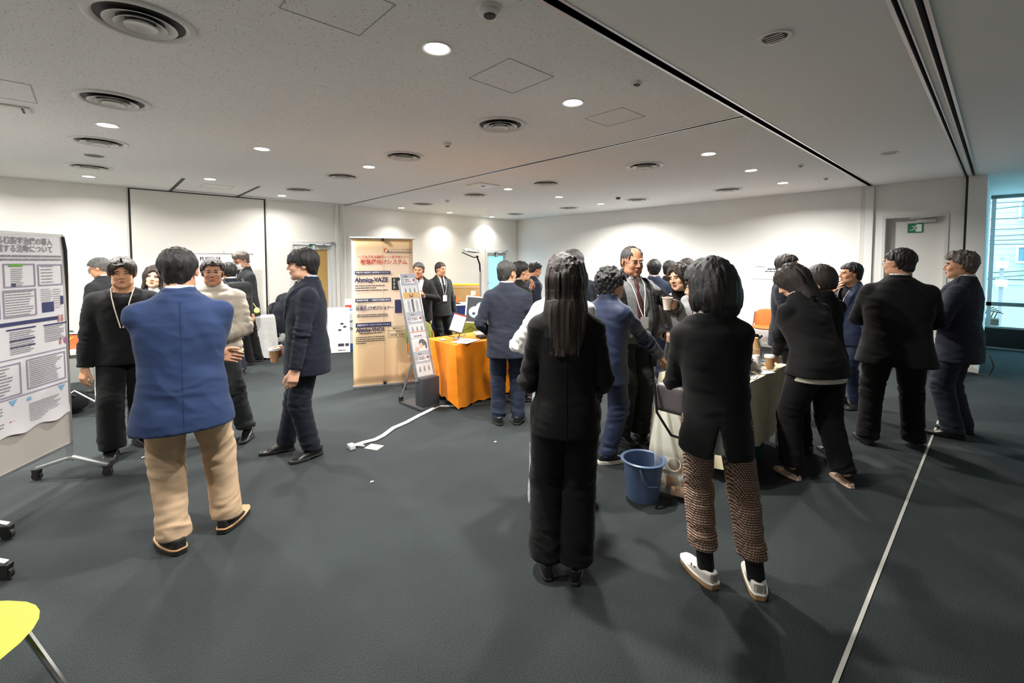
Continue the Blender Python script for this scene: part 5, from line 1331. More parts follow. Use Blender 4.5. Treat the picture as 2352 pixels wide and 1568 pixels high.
# --- right-hand group
PEOPLE['jacketman'] = person('young man in dark navy jacket with hands behind his back by the wall notice', 5.34, 1.52, -92, 1.70, SKIN_A, 'm', 'short', HAIR_B, hyaw=-8, bw=1.08, lean=-2, L=dict(w=(-0.22, 0.10, 0.88), pole=(-0.9, -1, 0), palm=(1, 0, 0), pose='relaxed'), R=dict(w=(0.16, 0.22, 0.95), pole=(0.7, -1, 0), palm=(-1, 0, 0), pose='relaxed'),
    top_m=NAVY2, hem=0.74, shirt=WHITE_SHIRT, leg_m=BLK, res=0.0125, seed=25, sleeve=1.2, fold=1.4)
PEOPLE['leaning'] = person('dark-haired woman in black suit and beige flats leaning over the drinks table', 3.84, 0.88, 46, 1.63, SKIN_A, 'f', 'mid', HAIR_B, hyaw=34, hpitch=34, lean=27, bw=1.10, bd=1.06, feet=((3.80, 1.02, 6), (3.96, 0.72, -12)),
    R=dict(w=(0.30, 0.42, 0.90), pole=(1, -0.4, 0), palm=(-0.9, 0, 0.3), pose='grip'), L=dict(w=(0.10, 0.52, 0.90), pole=(-0.8, -0.3, -0.6), palm=(0.6, 0, -0.6), pose='relaxed'),
    top_m=BLK, hem=0.84, shirt=cloth('blouse_cream', lin(206, 200, 186)), shirt_hem=0.80, leg_m=BLK2, leg=(0.118, 0.092, 0.078), leg_hem=0.10, shoes='flat', shoe_m=BEIGE, sole_m=BEIGE, res=0.0095, seed=26, face=False, fold=1.2)
PEOPLE['shortbob'] = person('woman with short black bob in black suit standing behind the leaning woman', 4.46, 0.99, 44, 1.585, SKIN_A, 'f', 'shortbob', HAIR_B, hyaw=20, hpitch=16, lean=4, feet=((4.36, 1.08, 8), (4.46, 0.90, -8)), R=FOLD_R, L=FOLD_L, top_m=BLK, hem=0.74, leg_m=BLK2, leg_hem=0.06, res=0.0115, seed=27)
PEOPLE['handface'] = person('man in navy suit with red badge covering his face with one hand', 6.17, 1.12, 138, 1.61, SKIN_B, 'm', 'short', HAIR_K, hyaw=-20, R=dict(w=(0.08, 0.21, 1.36), pole=(1, 0.1, -0.9), palm=(-0.2, -1, 0), pose='spread'), top_m=BLUEN, hem=0.74, vee=1.05, shirt=BLK2, lanyard=CORDW, badge=BADGE_R, leg_m=BLUEN, res=0.013, seed=28)
PEOPLE['bigback'] = person('large man in black suit and glasses seen from behind, looking left', 5.13, 0.60, 6, 1.735, SKIN_B, 'wide', 'short', HAIR_K, hyaw=56, bw=1.24, bd=1.2, feet=((5.04, 0.76, 22), (5.25, 0.47, -6)), L=dict(w=(-0.10, 0.28, 1.04), pole=(-1, -0.4, -0.6), palm=(0, -1, 0), pose='relaxed'), R=dict(w=(0.10, 0.28, 1.04), pole=(1, -0.4, -0.6), palm=(0, -1, 0), pose='relaxed'),
    top_m=BLK, hem=0.72, flare=0.02, shirt=WHITE_SHIRT, leg_m=BLK, leg=(0.112, 0.088, 0.078), leg_hem=0.05, glasses=STEEL, res=0.0105, seed=29, fold=1.2)
PEOPLE['greyman'] = person('grey-haired man in slate suit in profile beside the window', 5.88, 0.235, 74, 1.715, SKIN_B, 'm', 'wave', HAIR_S, hyaw=16, hpitch=2, bw=1.02, feet=((5.76, 0.25, 22), (5.99, 0.20, 10)), R=dict(w=(0.12, 0.26, 1.02), pole=(1, -0.6, -0.6), palm=(-0.6, -0.6, 0), pose='relaxed'), L=dict(w=(-0.10, 0.27, 1.04), pole=(-0.8, -0.9, -0.3), palm=(0.6, -0.6, 0), pose='relaxed'),
    top_m=SLATE, hem=0.70, vee=1.0, vee_w=0.09, shirt=WHITE_SHIRT, tie=TIE_P, leg_m=SLATE, leg=(0.105, 0.088, 0.078), leg_hem=0.05, res=0.0105, seed=30, fold=1.4)

# ================================================================== props
INK = mat('print_ink', lin(60, 60, 66), rough=0.8); INKG = mat('print_grey', lin(128, 126, 132), rough=0.8); INKN = mat('print_navy', lin(44, 50, 92), rough=0.7); INKR = mat('print_red', lin(196, 60, 44), rough=0.7)
INKV = mat('print_violet_grey', lin(140, 132, 152), rough=0.8); PAPER = mat('paper_white', lin(232, 231, 232), rough=0.75); INKB = mat('print_sky_blue', lin(122, 164, 200), rough=0.8); INKGR = mat('print_green', lin(96, 150, 60), rough=0.8)
BLKP = mat('plastic_black', (0.012, 0.012, 0.013), rough=0.45); GREYP = mat('plastic_grey', lin(150, 150, 150), rough=0.5); WHITEP = mat('plastic_white', lin(226, 226, 224), rough=0.4)
rnd = random.Random(5)
def q2(mb, x0, x1, z0, z1, y=0.0): mb.add([(x0, y, z0), (x1, y, z0), (x1, y, z1), (x0, y, z1)], [(0, 1, 2, 3)])
def dashes(mb, x0, x1, z, h, y=0.0, gap=0.25, ragged=True):
    x = x0; e = x1 - (rnd.random() * 0.25 * (x1 - x0) if ragged else 0)
    while x < e:
        w = h * (0.8 + rnd.random() * 3.0); q2(mb, x, min(x + w, e), z - h / 2, z + h / 2, y); x += w + h * (0.25 + gap * rnd.random())
def frame2(mb, x0, x1, z0, z1, t, y=0.0):
    q2(mb, x0, x1, z0, z0 + t, y); q2(mb, x0, x1, z1 - t, z1, y); q2(mb, x0, x0 + t, z0 + t, z1 - t, y); q2(mb, x1 - t, x1, z0 + t, z1 - t, y)
def disc2(mb, x, z, rx, rz_, y=0.0, n=20): mb.add([(x + rx * math.cos(2 * PI * k / n), y, z + rz_ * math.sin(2 * PI * k / n)) for k in range(n)], [tuple(range(n))])

# ------------------------------------------------------------------ poster boards on castors
def caster(parent, x, y, r=0.032, name='castor', yaw=0.0):
    mb = MB(); mb.box((x, y, 2 * r + 0.010), (0.036, 0.046, 0.018)); mb.box((x - 0.016, y, r + 0.012), (0.005, 0.04, 0.045)); mb.box((x + 0.016, y, r + 0.012), (0.005, 0.04, 0.045))
    c = mb.build(name, BLKP, parent)
    mb = MB(); mb.cyl((x - 0.011, y, r), (x + 0.011, y, r), r, n=16); mb.build('wheel', mat('castor_rubber', (0.02, 0.02, 0.02), rough=0.6), c, smooth=True)
def board(loc, rz, label, L=0.81):
    t = thing('poster_board', label, 'poster board', loc, rz)
    PAN = mat('board_grey_fabric', lin(176, 170, 162), rough=0.9, bump=0.2, bscale=300)
    mb = MB(); mb.box((-L / 2, 0.012, 1.035), (L - 0.04, 0.024, 1.53)); mb.build('panel', PAN, t)
    for x in (-L + 0.01, -0.01):
        mb = MB(); mb.box((x, 0.012, 0.97), (0.022, 0.034, 1.68)); mb.build('post', ALU, t)
        mb = MB(); mb.bar((x, -0.24, 0.085), (x, 0.0, 0.16), 0.030, 0.022); mb.bar((x, 0.24, 0.085), (x, 0.0, 0.16), 0.030, 0.022); mb.build('foot_bar', ALU, t, bevel=0.004)
        for y in (-0.235, 0.235): caster(t, x, y)
    for z_ in (1.805, 0.265): mb = MB(); mb.box((-L / 2, 0.012, z_), (L, 0.034, 0.02)); mb.build('rail', ALU, t)
    mb = MB(); mb.tube([(-0.010, -0.008, 1.80), (0.006, -0.010, 1.70), (0.010, -0.006, 1.5), (0.008, 0.0, 1.25), (0.012, 0.01, 0.9)], 0.010, 6); mb.build('black_strap', BLKP, t, smooth=True)
    return t
BR = math.atan2(0.825, 0.565)
b1 = board((-0.17, 4.67, 0), BR, 'grey castor board holding the large printed research poster')
b2 = board((-0.575, 3.525, 0), BR, 'second castor board at the left edge, only its feet in view')
po = thing('poster', 'white research poster with boxes and violet frames on the board', 'poster', (-0.17, 4.67, 0), BR)
mb = MB()
def _pz(u, w): # sheet with a slightly wavy lower edge
    x = -0.79 + 0.775 * u; z0 = 0.50 + 0.010 * math.sin(u * 21)
    return (x, -0.004 - 0.016 * (1 - w) ** 30 * (0.6 + 0.4 * math.sin(u * 17)), z0 + (1.795 - z0) * w)
mb.grid(_pz, 40, 24); mb.build('sheet', mat('poster_sheet', lin(208, 206, 209), rough=0.6), po, smooth=True)
Yp = -0.0065
mb = MB(); put_text(mb, '獣医療における核医学治療の導入', 0.052, (-0.77, 1.752), 0.0010, width=0.67, z=Yp); put_text(mb, '環境整備に関する活動について', 0.052, (-0.74, 1.700), 0.0010, width=0.64, z=Yp)
for z in (1.655, 1.632): dashes(mb, -0.77, -0.03, z, 0.013, Yp, ragged=False)
mb.build('title_lettering', INKG, po)
mb = MB()
for x0, x1, z0, z1 in ((-0.47, -0.245, 1.45, 1.605), (-0.225, -0.025, 1.45, 1.60), (-0.48, -0.245, 1.255, 1.435), (-0.345, -0.035, 0.765, 0.965), (-0.77, -0.385, 0.750, 0.960), (-0.77, -0.50, 1.255, 1.60)): frame2(mb, x0, x1, z0, z1, 0.009, Yp)
for z in (0.985, 0.735): q2(mb, -0.78, -0.022, z, z + 0.007, Yp)
mb.build('print_frames', INKV, po)
mb = MB()
for x0, x1, z0, z1, n, h in ((-0.42, -0.33, 1.465, 1.57, 9, 0.005), (-0.20, -0.09, 1.475, 1.585, 6, 0.006), (-0.465, -0.26, 1.27, 1.42, 10, 0.006), (-0.21, -0.12, 1.345, 1.425, 7, 0.004), (-0.115, -0.04, 1.29, 1.42, 9, 0.004), (-0.45, -0.27, 1.02, 1.16, 12, 0.006), (-0.195, -0.03, 1.06, 1.16, 9, 0.006), (-0.325, -0.06, 0.785, 0.945, 13, 0.006), (-0.75, -0.42, 0.775, 0.935, 9, 0.008), (-0.34, -0.09, 0.545, 0.665, 11, 0.005), (-0.76, -0.50, 0.55, 0.69, 8, 0.007), (-0.75, -0.52, 1.28, 1.58, 14, 0.006)):
    for k in range(n): dashes(mb, x0, x1, z1 - (z1 - z0) * k / (n - 1), h, Yp)
mb.build('print_text', INKG, po)
mb = MB(); q2(mb, -0.78, -0.078, 1.203, 1.228, Yp)
for x0, x1, z in ((-0.47, -0.261, 1.178), (-0.201, -0.008, 1.174), (-0.45, -0.27, 1.105), (-0.45, -0.27, 1.06)): q2(mb, x0, x1, z - 0.005, z + 0.005, Yp)
q2(mb, -0.205, -0.11, 1.265, 1.335, Yp); q2(mb, -0.052, -0.028, 1.31, 1.37, Yp); q2(mb, -0.42, -0.39, 1.455, 1.475, Yp); mb.build('print_navy_bars', INKN, po)
mb = MB(); q2(mb, -0.43, -0.335, 1.585, 1.602, Yp - 0.0003); mb.build('print_green_bar', INKGR, po)
mb = MB()
for x, z in ((-0.077, 0.705), (-0.45, 0.705)): mb.add([(x - 0.03, Yp, z + 0.02), (x + 0.03, Yp, z + 0.02), (x, Yp, z - 0.02)], [(0, 1, 2)])
q2(mb, -0.352, -0.322, 0.69, 0.712, Yp); mb.build('print_blue_marks', INKB, po)
mb = MB(); disc2(mb, -0.014 - 0.012, 1.045, 0.016, 0.024, Yp); mb.build('print_disc', mat('print_plum', lin(140, 96, 128), rough=0.8), po)
mb = MB()
for x, z in ((-0.075, 1.215), (-0.045, 1.215), (-0.475, 0.575), (-0.45, 0.57), (-0.07, 1.05)):
    disc2(mb, x, z + 0.012, 0.008, 0.009, Yp); q2(mb, x - 0.009, x + 0.009, z - 0.028, z + 0.003, Yp)
mb.build('print_figures', mat('print_rose', lin(176, 118, 112), rough=0.8), po)

# ------------------------------------------------------------------ cluttered table behind the board
def folding_table(label, loc, rz, w, d, h=0.72, top=None, castors=True, modesty=True):
    t = thing('folding_table', label, 'table', loc, rz)
    mb = MB(); mb.box((0, 0, h - 0.0125), (w, d, 0.025)); mb.build('table_top', top or WHITEP, t, bevel=0.004)
    for x in (-w / 2 + 0.06, w / 2 - 0.06):
        for y in (-d / 2 + 0.06, d / 2 - 0.06):
            mb = MB(); mb.cyl((x, y, 0.06), (x, y, h - 0.02), 0.019, n=12); mb.build('leg', WHITEP, t, smooth=True)
            if castors: caster(t, x, y, 0.026)
    if modesty: mb = MB(); mb.box((0, -d / 2 + 0.03, h - 0.19), (w - 0.16, 0.012, 0.28)); mb.build('modesty_panel', mat('panel_grey', lin(126, 128, 126), rough=0.7), t)
    return t
folding_table('white castor table piled with papers behind the poster board', (-0.92, 6.62, 0), 0, 1.9, 0.6)
bx_ = thing('orange_carton', 'orange and red printed carton on the cluttered table', 'box', (-0.27, 6.55, 0.722)); mb = MB(); mb.box((0, 0, 0.07), (0.34, 0.26, 0.14)); mb.build('box_body', mat('carton_red', lin(196, 78, 36), rough=0.6, vary=0.2, vscale=14), bx_, bevel=0.004)
mb = MB(); [mb.add([(-0.16, -0.1315, 0.01), (-0.02 + 0.02 * k, -0.1315, 0.02 + 0.02 * k), (-0.02 + 0.02 * k, -0.1315, 0.028 + 0.02 * k)], [(0, 1, 2)]) for k in range(6)]; mb.build('print_rays', mat('print_yellow', lin(240, 180, 60), rough=0.6), bx_)
for k, (x, y, z, s, rzz) in enumerate(((-0.30, 6.60, 0.866, 0.30, 0.2), (-0.24, 6.55, 0.878, 0.26, -0.3), (-0.33, 6.62, 0.890, 0.28, 0.5))):
    tg = thing('brochure_stack', ('stack of glossy black and white leaflets, bottom of the pile', 'stack of glossy leaflets in the middle of the pile', 'stack of glossy leaflets topping the pile')[k], 'leaflets', (x, y, z - 0.003), rzz, 'leaflets on the cluttered table')
    mb = MB(); mb.box((0, 0, 0.006), (s, s * 0.7, 0.0115)); mb.build('sheets', PAPER, tg); mb = MB()
    for j in range(5): mb.box((-s * 0.4 + j * s * 0.2, -0.02, 0.0125), (s * 0.14, s * 0.4, 0.001))
    mb.build('print', BLKP, tg)
tg = thing('open_laptop', 'grey open laptop leaning among the leaflets behind the board', 'laptop', (-0.36, 6.60, 0.90), 0.3); mb = MB(); mb.box((0, 0, 0.008), (0.32, 0.22, 0.014)); mb.build('keyboard_base', GREYP, tg, bevel=0.003); mb = MB(); mb.bar((0, 0.11, 0.01), (0, 0.20, 0.19), 0.32, 0.008, (1, 0, 0)); mb.build('screen_lid', GREYP, tg)
tg = thing('instrument_tray', 'black tray of white instruments on the cluttered table', 'tray', (-0.62, 6.56, 0.722)); mb = MB(); mb.box((0, 0, 0.05), (0.30, 0.4, 0.10)); mb.build('tray_body', BLKP, tg, bevel=0.01)
for k in range(7): mb = MB(); mb.bar((-0.12 + 0.04 * k, -0.15, 0.108), (-0.10 + 0.035 * k, 0.14, 0.115), 0.016, 0.014); mb.build('instrument', WHITEP, tg)
mn = thing('side_monitor', 'black monitor seen side-on behind the poster board edge', 'monitor', (-0.42, 6.80, 0.722), rad(-30)); mb = MB(); mb.box((0, 0, 0.008), (0.22, 0.18, 0.016)); mb.build('foot', BLKP, mn); mb = MB(); mb.cyl((0, 0.02, 0.01), (0, 0.02, 0.70), 0.016, n=10); mb.build('stand', GREYP, mn)
mb = MB(); mb.box((0.06, -0.02, 0.70), (0.20, 0.035, 0.34)); mb.build('screen', BLKP, mn, bevel=0.008); mb = MB(); mb.box((-0.06, 0.02, 0.80), (0.20, 0.03, 0.26)); mb.build('bracket_plate', GREYP, mn, bevel=0.004)
bg = thing('duffel_bag', 'black bag and white cables under the cluttered table', 'bag', (-0.30, 6.70, 0)); mb = MB(); mb.ellipsoid((0, 0, 0.12), (0.22, 0.16, 0.13), 16); mb.build('bag_body', cloth('bag_black', (0.010, 0.010, 0.011)), bg, smooth=True); mb = MB(); mb.tube([(-0.1, -0.12, 0.20), (0, -0.16, 0.26), (0.1, -0.12, 0.20)], 0.010, 6); mb.build('handle', BLKP, bg, smooth=True)
cb = MB(); cb.tube([(-0.55, 6.34, 0.02), (-0.35, 6.37, 0.20), (-0.20, 6.38, 0.30), (-0.05, 6.36, 0.16), (0.0, 6.42, 0.02)], 0.008, 6); tag(cb.build('white_cable', WHITEP, None, smooth=True), 'white cable looping under the cluttered table at the left', 'cable')

# ------------------------------------------------------------------ left wall furniture
def wall_banner(label, loc, rz, w, h, m, zb=0.0):
    t = thing('roll_up_banner', label, 'banner', loc, rz)
    mb = MB(); mb.box((0, 0, zb + h / 2), (w, 0.004, h)); mb.build('banner_sheet', m, t)
    mb = MB(); mb.cyl((-w / 2 - 0.01, 0, zb + h), (w / 2 + 0.01, 0, zb + h), 0.012, n=10); mb.build('top_bar', ALU, t, smooth=True)
    mb = MB(); mb.box((0, 0.02, zb + 0.04), (w + 0.04, 0.14, 0.07)); mb.build('base', ALU, t, bevel=0.01); mb = MB(); mb.cyl((0, 0.03, zb + 0.05), (0, 0.03, zb + h + 0.04), 0.010, n=8); mb.build('pole', ALU, t)
    return t
fj = wall_banner('white roll-up banner with black lettering by the left wall', (1.70, 9.42, 0), 0.0, 0.90, 1.76, mat('banner_white', lin(228, 228, 230), rough=0.6))
mb = MB(); put_text(mb, 'FUJIFILM', 0.085, (-0.37, 1.66), 0.003, width=0.30, z=-0.004); mb.build('lettering', INK, fj)
mb = MB(); [q2(mb, 0.26, 0.42, 1.60 - 0.10 * k, 1.66 - 0.10 * k, -0.004) for k in range(5)]; q2(mb, -0.42, 0.0, 1.70, 1.703, -0.004); mb.build('print_bands', mat('print_pale_violet', lin(204, 204, 214), rough=0.7), fj)
def cloth_table(name, label, loc, rz, w, d, h, drop, m, wav=0.012, waves=9, sides=None, fl=0.03, m_top=None):
    """table with a cloth: flat top, skirts with soft pleats; drop = hem height"""
    t = thing(name, label, 'table', loc, rz)
    mb = MB()
    per = []; N = 26
    cor = [(-w / 2, -d / 2), (w / 2, -d / 2), (w / 2, d / 2), (-w / 2, d / 2)]
    for i in range(4):
        a, b = cor[i], cor[(i + 1) % 4]; n_ = max(6, int(N * math.dist(a, b)))
        for k in range(n_): per.append((a[0] + (b[0] - a[0]) * k / n_, a[1] + (b[1] - a[1]) * k / n_, i, k / n_))
    rows = 8; M = len(per); vs = []; fs = []
    s_ = 0.0
    for j in range(rows + 1):
        q = j / rows
        for i, (x, y, sd, u) in enumerate(per):
            nx, ny = [(0, -1), (1, 0), (0, 1), (-1, 0)][sd]
            hz = drop[sd] if hasattr(drop, '__len__') else drop
            hz = hz + 0.010 * math.sin(i * 1.7)
            corner = math.exp(-(min(u, 1 - u) / 0.08) ** 2)
            amp = wav * q ** 0.7 * (math.sin(i * 2 * PI * waves / M * 1.0 + sd) + 0.6 * math.sin(i * 2 * PI * waves / M * 2.3 + 2)) + corner * 0.035 * q + fl * q + (0.004 if j else 0)
            cx, cy = (x / (w / 2), y / (d / 2))
            z = h - (h - hz) * q
            vs.append((x + nx * amp + (0.03 * q * corner * (1 if x > 0 else -1)), y + ny * amp + (0.03 * q * corner * (1 if y > 0 else -1)), z))
    for j in range(rows):
        for i in range(M): fs.append((j * M + i, j * M + (i + 1) % M, (j + 1) * M + (i + 1) % M, (j + 1) * M + i))
    fs.append(tuple(range(M)))
    mb.add(vs, fs); mb.build('tablecloth', m, t, smooth=True)
    for x in (-w / 2 + 0.05, w / 2 - 0.05):
        for y in (-d / 2 + 0.05, d / 2 - 0.05):
            mb = MB(); mb.cyl((x, y, 0.0), (x, y, h - 0.03), 0.017, n=10); mb.build('leg', WHITEP, t, smooth=True)
    mb = MB(); mb.box((0, 0, h - 0.018), (w - 0.01, d - 0.01, 0.028)); mb.build('table_top', WHITEP, t)
    return t
LINW = cloth('cloth_white', lin(214, 214, 212), wr=0.3)
cloth_table('draped_table', 'white cloth-covered table in front of the masked man', (1.95, 8.40, 0), rad(-12), 0.52, 0.46, 0.70, 0.03, LINW, 0.006, 7, fl=-0.02)
pp = thing('paper_pile', 'crumpled white papers on the cloth table by the wall', 'papers', (1.86, 8.40, 0.704)); mb = MB()
mb.grid(lambda u, v: (-0.14 + 0.28 * u, -0.10 + 0.2 * v, 0.004 + 0.045 * abs(math.sin(u * 5 + v * 3)) * (1 - abs(2 * v - 1))), 12, 8); mb.build('sheet', PAPER, pp, smooth=True, solid=0.002); mb = MB(); mb.box((0.10, 0.05, 0.02), (0.10, 0.05, 0.03)); mb.build('clip', GREYP, pp)
ol = thing('wall_outlet', 'white wall outlet with hanging cables near the glazed door', 'outlet', (2.62, YW - 0.004, 0.26)); mb = MB(); mb.box((0, -0.004, 0), (0.075, 0.008, 0.12)); mb.build('cover_plate', WHITEP, ol, bevel=0.003)
for dx in (-0.012, 0.012): mb = MB(); mb.box((dx, -0.02, 0.02), (0.018, 0.03, 0.03)); mb.build('plug', BLKP, ol)
for k, dx in enumerate((0.0, 0.02)): mb = MB(); mb.tube([(dx, -0.035, 0.02), (dx + 0.02, -0.05, -0.08), (0.05 + 0.10 * k, -0.08, -0.20), (0.25 + 0.2 * k, -0.12, -0.252)], 0.006, 6); mb.build('cable', WHITEP, ol, smooth=True)
# dark coat over a chair in front of the door
CHR = CHROME
def panel_geo(mb, w, h, th, curve, n=2.6, M=None, rings=5, seg_=28):
    """rounded, curved shell panel in xz, thickness along y"""
    vs = []; fs = []
    for side in (1, -1):
        for j in range(rings + 1):
            r = j / rings
            for k in range(seg_):
                a = 2 * PI * k / seg_; c, s = math.cos(a), math.sin(a)
                x = w / 2 * r * math.copysign(abs(c) ** (2 / n), c); z = h / 2 * r * math.copysign(abs(s) ** (2 / n), s)
                e = th / 2 * math.sqrt(max(0.0, 1 - r ** 6))
                vs.append((x, side * e - curve * (x / (w / 2)) ** 2 - 0.25 * curve * (z / (h / 2)) ** 2, z))
    o = (rings + 1) * seg_
    for s_i in (0, 1):
        for j in range(rings):
            for k in range(seg_):
                a = s_i * o + j * seg_ + k; b = s_i * o + j * seg_ + (k + 1) % seg_
                q = (a, b, b + seg_, a + seg_); fs.append(q if s_i else q[::-1])
    for k in range(seg_):
        a = rings * seg_ + k; b = rings * seg_ + (k + 1) % seg_; fs.append((a, b, o + b, o + a))
    mb.add(vs, fs, M)
def meeting_chair(label, loc, rz, m, group=None, seat_up=False, z_back=0.66):
    """castor chair: padded back and seat shells on bent chrome legs; local front is -y"""
    t = thing('meeting_chair', label, 'chair', loc, rz, group)
    mb = MB(); panel_geo(mb, 0.46, 0.36, 0.035, 0.05, M=Matrix.Translation((0, 0.21, z_back)) @ Matrix.Rotation(rad(-10), 4, 'X') @ Matrix.Rotation(PI, 4, 'Z')); mb.build('backrest', m, t, smooth=True)
    SM = Matrix.Translation((0, 0.12, 0.64)) @ Matrix.Rotation(rad(75), 4, 'X') if seat_up else Matrix.Translation((0, -0.02, 0.44))
    mb = MB(); panel_geo(mb, 0.45, 0.43, 0.045, 0.02, M=SM @ Matrix.Rotation(rad(-90), 4, 'X')); mb.build('seat', m, t, smooth=True)
    for sx in (-1, 1):
        mb = MB(); mb.tube([(sx * 0.205, 0.235, 0.70), (sx * 0.225, 0.20, 0.44), (sx * 0.235, -0.02, 0.41), (sx * 0.245, -0.22, 0.07)], 0.012, 8); mb.build('front_leg', CHR, t, smooth=True)
        mb = MB(); mb.tube([(sx * 0.225, 0.10, 0.42), (sx * 0.25, 0.26, 0.07)], 0.012, 8); mb.build('rear_leg', CHR, t, smooth=True)
        for y in (-0.22, 0.26): caster(t, sx * 0.247, y, 0.025)
    return t
LIME = mat('chair_lime', lin(166, 172, 66), rough=0.75, bump=0.2, bscale=500); OLIVE = mat('chair_olive_green', lin(122, 134, 40), rough=0.75); ORNG = mat('chair_orange', lin(236, 106, 40), rough=0.75)
ch = meeting_chair('small chair under a dark coat beside the glazed door', (2.68, 9.30, 0), rad(20), BLKP)
ct = thing('navy_coat', 'dark navy coat draped over a chair beside the glazed door', 'coat', (2.66, 9.25, 0), rad(15))
def coat_fn(P):
    d = ell(P, (0, 0.0, 0.62), (0.24, 0.17, 0.38)); d = smin(d, ell(P, (-0.20, -0.03, 0.52), (0.09, 0.10, 0.32)), 0.05); d = smin(d, ell(P, (0.0, 0.02, 0.90), (0.16, 0.10, 0.10)), 0.06)
    d = np.maximum(d, 0.16 - P[:, 2]); return d - 0.018 * folds(P.astype(float), (1, 0.3, 0.2), 14, 4, 3)
_v, _f = polygonise(coat_fn, (-0.42, -0.32, 0.10), (0.36, 0.3, 1.12), 0.016); np_mesh('coat_shell', _v, _f, cloth('coat_navy_nylon', (0.014, 0.017, 0.026), rough=0.5), ct)
_v2, _f2 = polygonise(lambda P: ell(P, (-0.05, -0.16, 0.72), (0.10, 0.05, 0.14)), (-0.2, -0.3, 0.5), (0.1, 0, 0.95), 0.014); np_mesh('hood', _v2, _f2, cloth('coat_navy_nylon', (0.014, 0.017, 0.026)), ct)
# white panel sign and the table with blue edged cloth
sg = thing('panel_sign', 'narrow white panel sign with small drawings standing on the floor', 'sign', (3.12, 7.88, 0), rad(-24)); mb = MB(); mb.box((0, 0, 0.41), (0.36, 0.015, 0.80)); mb.build('board', PAPER, sg); mb = MB(); mb.bar((0, 0.01, 0.6), (0, 0.22, 0.0), 0.05, 0.01); mb.build('strut', GREYP, sg)
for k in range(3): mb = MB(); disc2(mb, 0.05 + 0.05 * math.sin(k * 2), 0.52 - 0.055 * k, 0.030, 0.018, -0.009); mb.build('drawing', INK, sg)
for a_, b_ in ((-0.02, 0.08), (0.10, 0.16)): mb = MB(); q2(mb, a_, b_, 0.12, 0.17, -0.009); mb.build('print_block', INK, sg)
mb = MB(); dashes(mb, -0.02, 0.12, 0.05, 0.02, -0.009); tag(mb.build('small_print', INKG, sg), kind='stuff')
t = cloth_table('brand_table', 'table with white cloth, large blue lettering and blue hem', (3.95, 8.02, 0), rad(-24), 1.4, 0.5, 0.72, 0.12, cloth('cloth_pale', lin(206, 212, 214), wr=0.2), 0.006, 6, fl=0.0)
mb = MB(); put_text(mb, 'CA', 0.24, (-0.58, 0.46), 0.002, z=-0.275); mb.build('lettering', mat('print_blue_grey', lin(96, 112, 128), rough=0.7), t)
mb = MB(); mb.box((0, -0.262, 0.06), (1.42, 0.012, 0.12)); mb.build('hem_band', mat('cloth_blue', lin(34, 84, 140), rough=0.8), t); mb = MB(); mb.box((0, 0, 0.726), (1.38, 0.48, 0.010)); mb.build('runner', mat('runner_blue', lin(86, 140, 200), rough=0.7), t)
st = thing('flyer_stand', 'small red and white flyer holder on the table with blue lettering', 'flyer', (3.42, 8.18, 0.733), rad(-24)); mb = MB(); mb.box((0, 0, 0.10), (0.12, 0.012, 0.19)); mb.build('flyer', PAPER, st); mb = MB(); q2(mb, -0.055, 0.055, 0.02, 0.08, -0.007); mb.build('print', INKR, st); mb = MB(); mb.box((0, 0.02, 0.01), (0.13, 0.08, 0.012)); mb.build('foot', WHITEP, st)

# ------------------------------------------------------------------ tan banner
bn = thing('tan_banner', 'tall tan banner with red and navy Japanese lettering', 'banner', (2.715, 5.385, 0), math.atan2(-0.27, 0.71))
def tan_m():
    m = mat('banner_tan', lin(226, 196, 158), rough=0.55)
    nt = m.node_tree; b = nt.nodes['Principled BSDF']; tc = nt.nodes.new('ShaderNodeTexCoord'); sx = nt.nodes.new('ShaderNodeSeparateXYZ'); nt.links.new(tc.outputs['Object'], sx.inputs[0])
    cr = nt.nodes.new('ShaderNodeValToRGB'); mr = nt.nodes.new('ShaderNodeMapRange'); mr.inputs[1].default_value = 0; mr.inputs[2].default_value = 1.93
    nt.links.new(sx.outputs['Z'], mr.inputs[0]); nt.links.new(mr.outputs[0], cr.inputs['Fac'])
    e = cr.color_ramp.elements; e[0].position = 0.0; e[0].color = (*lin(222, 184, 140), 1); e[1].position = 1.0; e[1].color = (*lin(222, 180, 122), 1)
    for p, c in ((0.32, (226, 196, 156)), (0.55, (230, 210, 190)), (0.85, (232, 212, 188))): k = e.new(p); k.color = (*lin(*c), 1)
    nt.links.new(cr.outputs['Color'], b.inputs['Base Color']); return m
W_, H_ = 0.76, 1.91
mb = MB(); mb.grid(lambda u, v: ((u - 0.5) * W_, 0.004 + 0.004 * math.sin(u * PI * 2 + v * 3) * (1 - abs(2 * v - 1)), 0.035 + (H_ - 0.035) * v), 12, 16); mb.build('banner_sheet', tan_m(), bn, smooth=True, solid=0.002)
mb = MB(); mb.cyl((-W_ / 2 - 0.02, 0, H_ + 0.004), (W_ / 2 + 0.02, 0, H_ + 0.004), 0.013, n=10); mb.build('top_bar', ALU, bn, smooth=True); mb = MB(); mb.box((0, 0, 0.02), (W_ + 0.02, 0.05, 0.035)); mb.build('bottom_bar', ALU, bn, bevel=0.004)
mb = MB(); mb.cyl((0, 0.04, 0.02), (0, 0.04, H_ + 0.02), 0.011, n=8); mb.bar((0, 0.04, 0.4), (-0.22, 0.42, 0.0), 0.012, 0.012); mb.bar((0, 0.04, 0.4), (0.22, 0.42, 0.0), 0.012, 0.012); mb.build('support_pole', METAL_D, bn)
for z in (0.045, H_ - 0.01): mb = MB(); mb.box((0, -0.012, z), (0.035, 0.03, 0.03)); mb.build('clip', BLKP, bn)
def bxm(cx): return (cx - 361) / 608 * 0.76
def bzm(cy): return H_ - (cy - 15) / 1515 * 1.88
Yb = -0.004
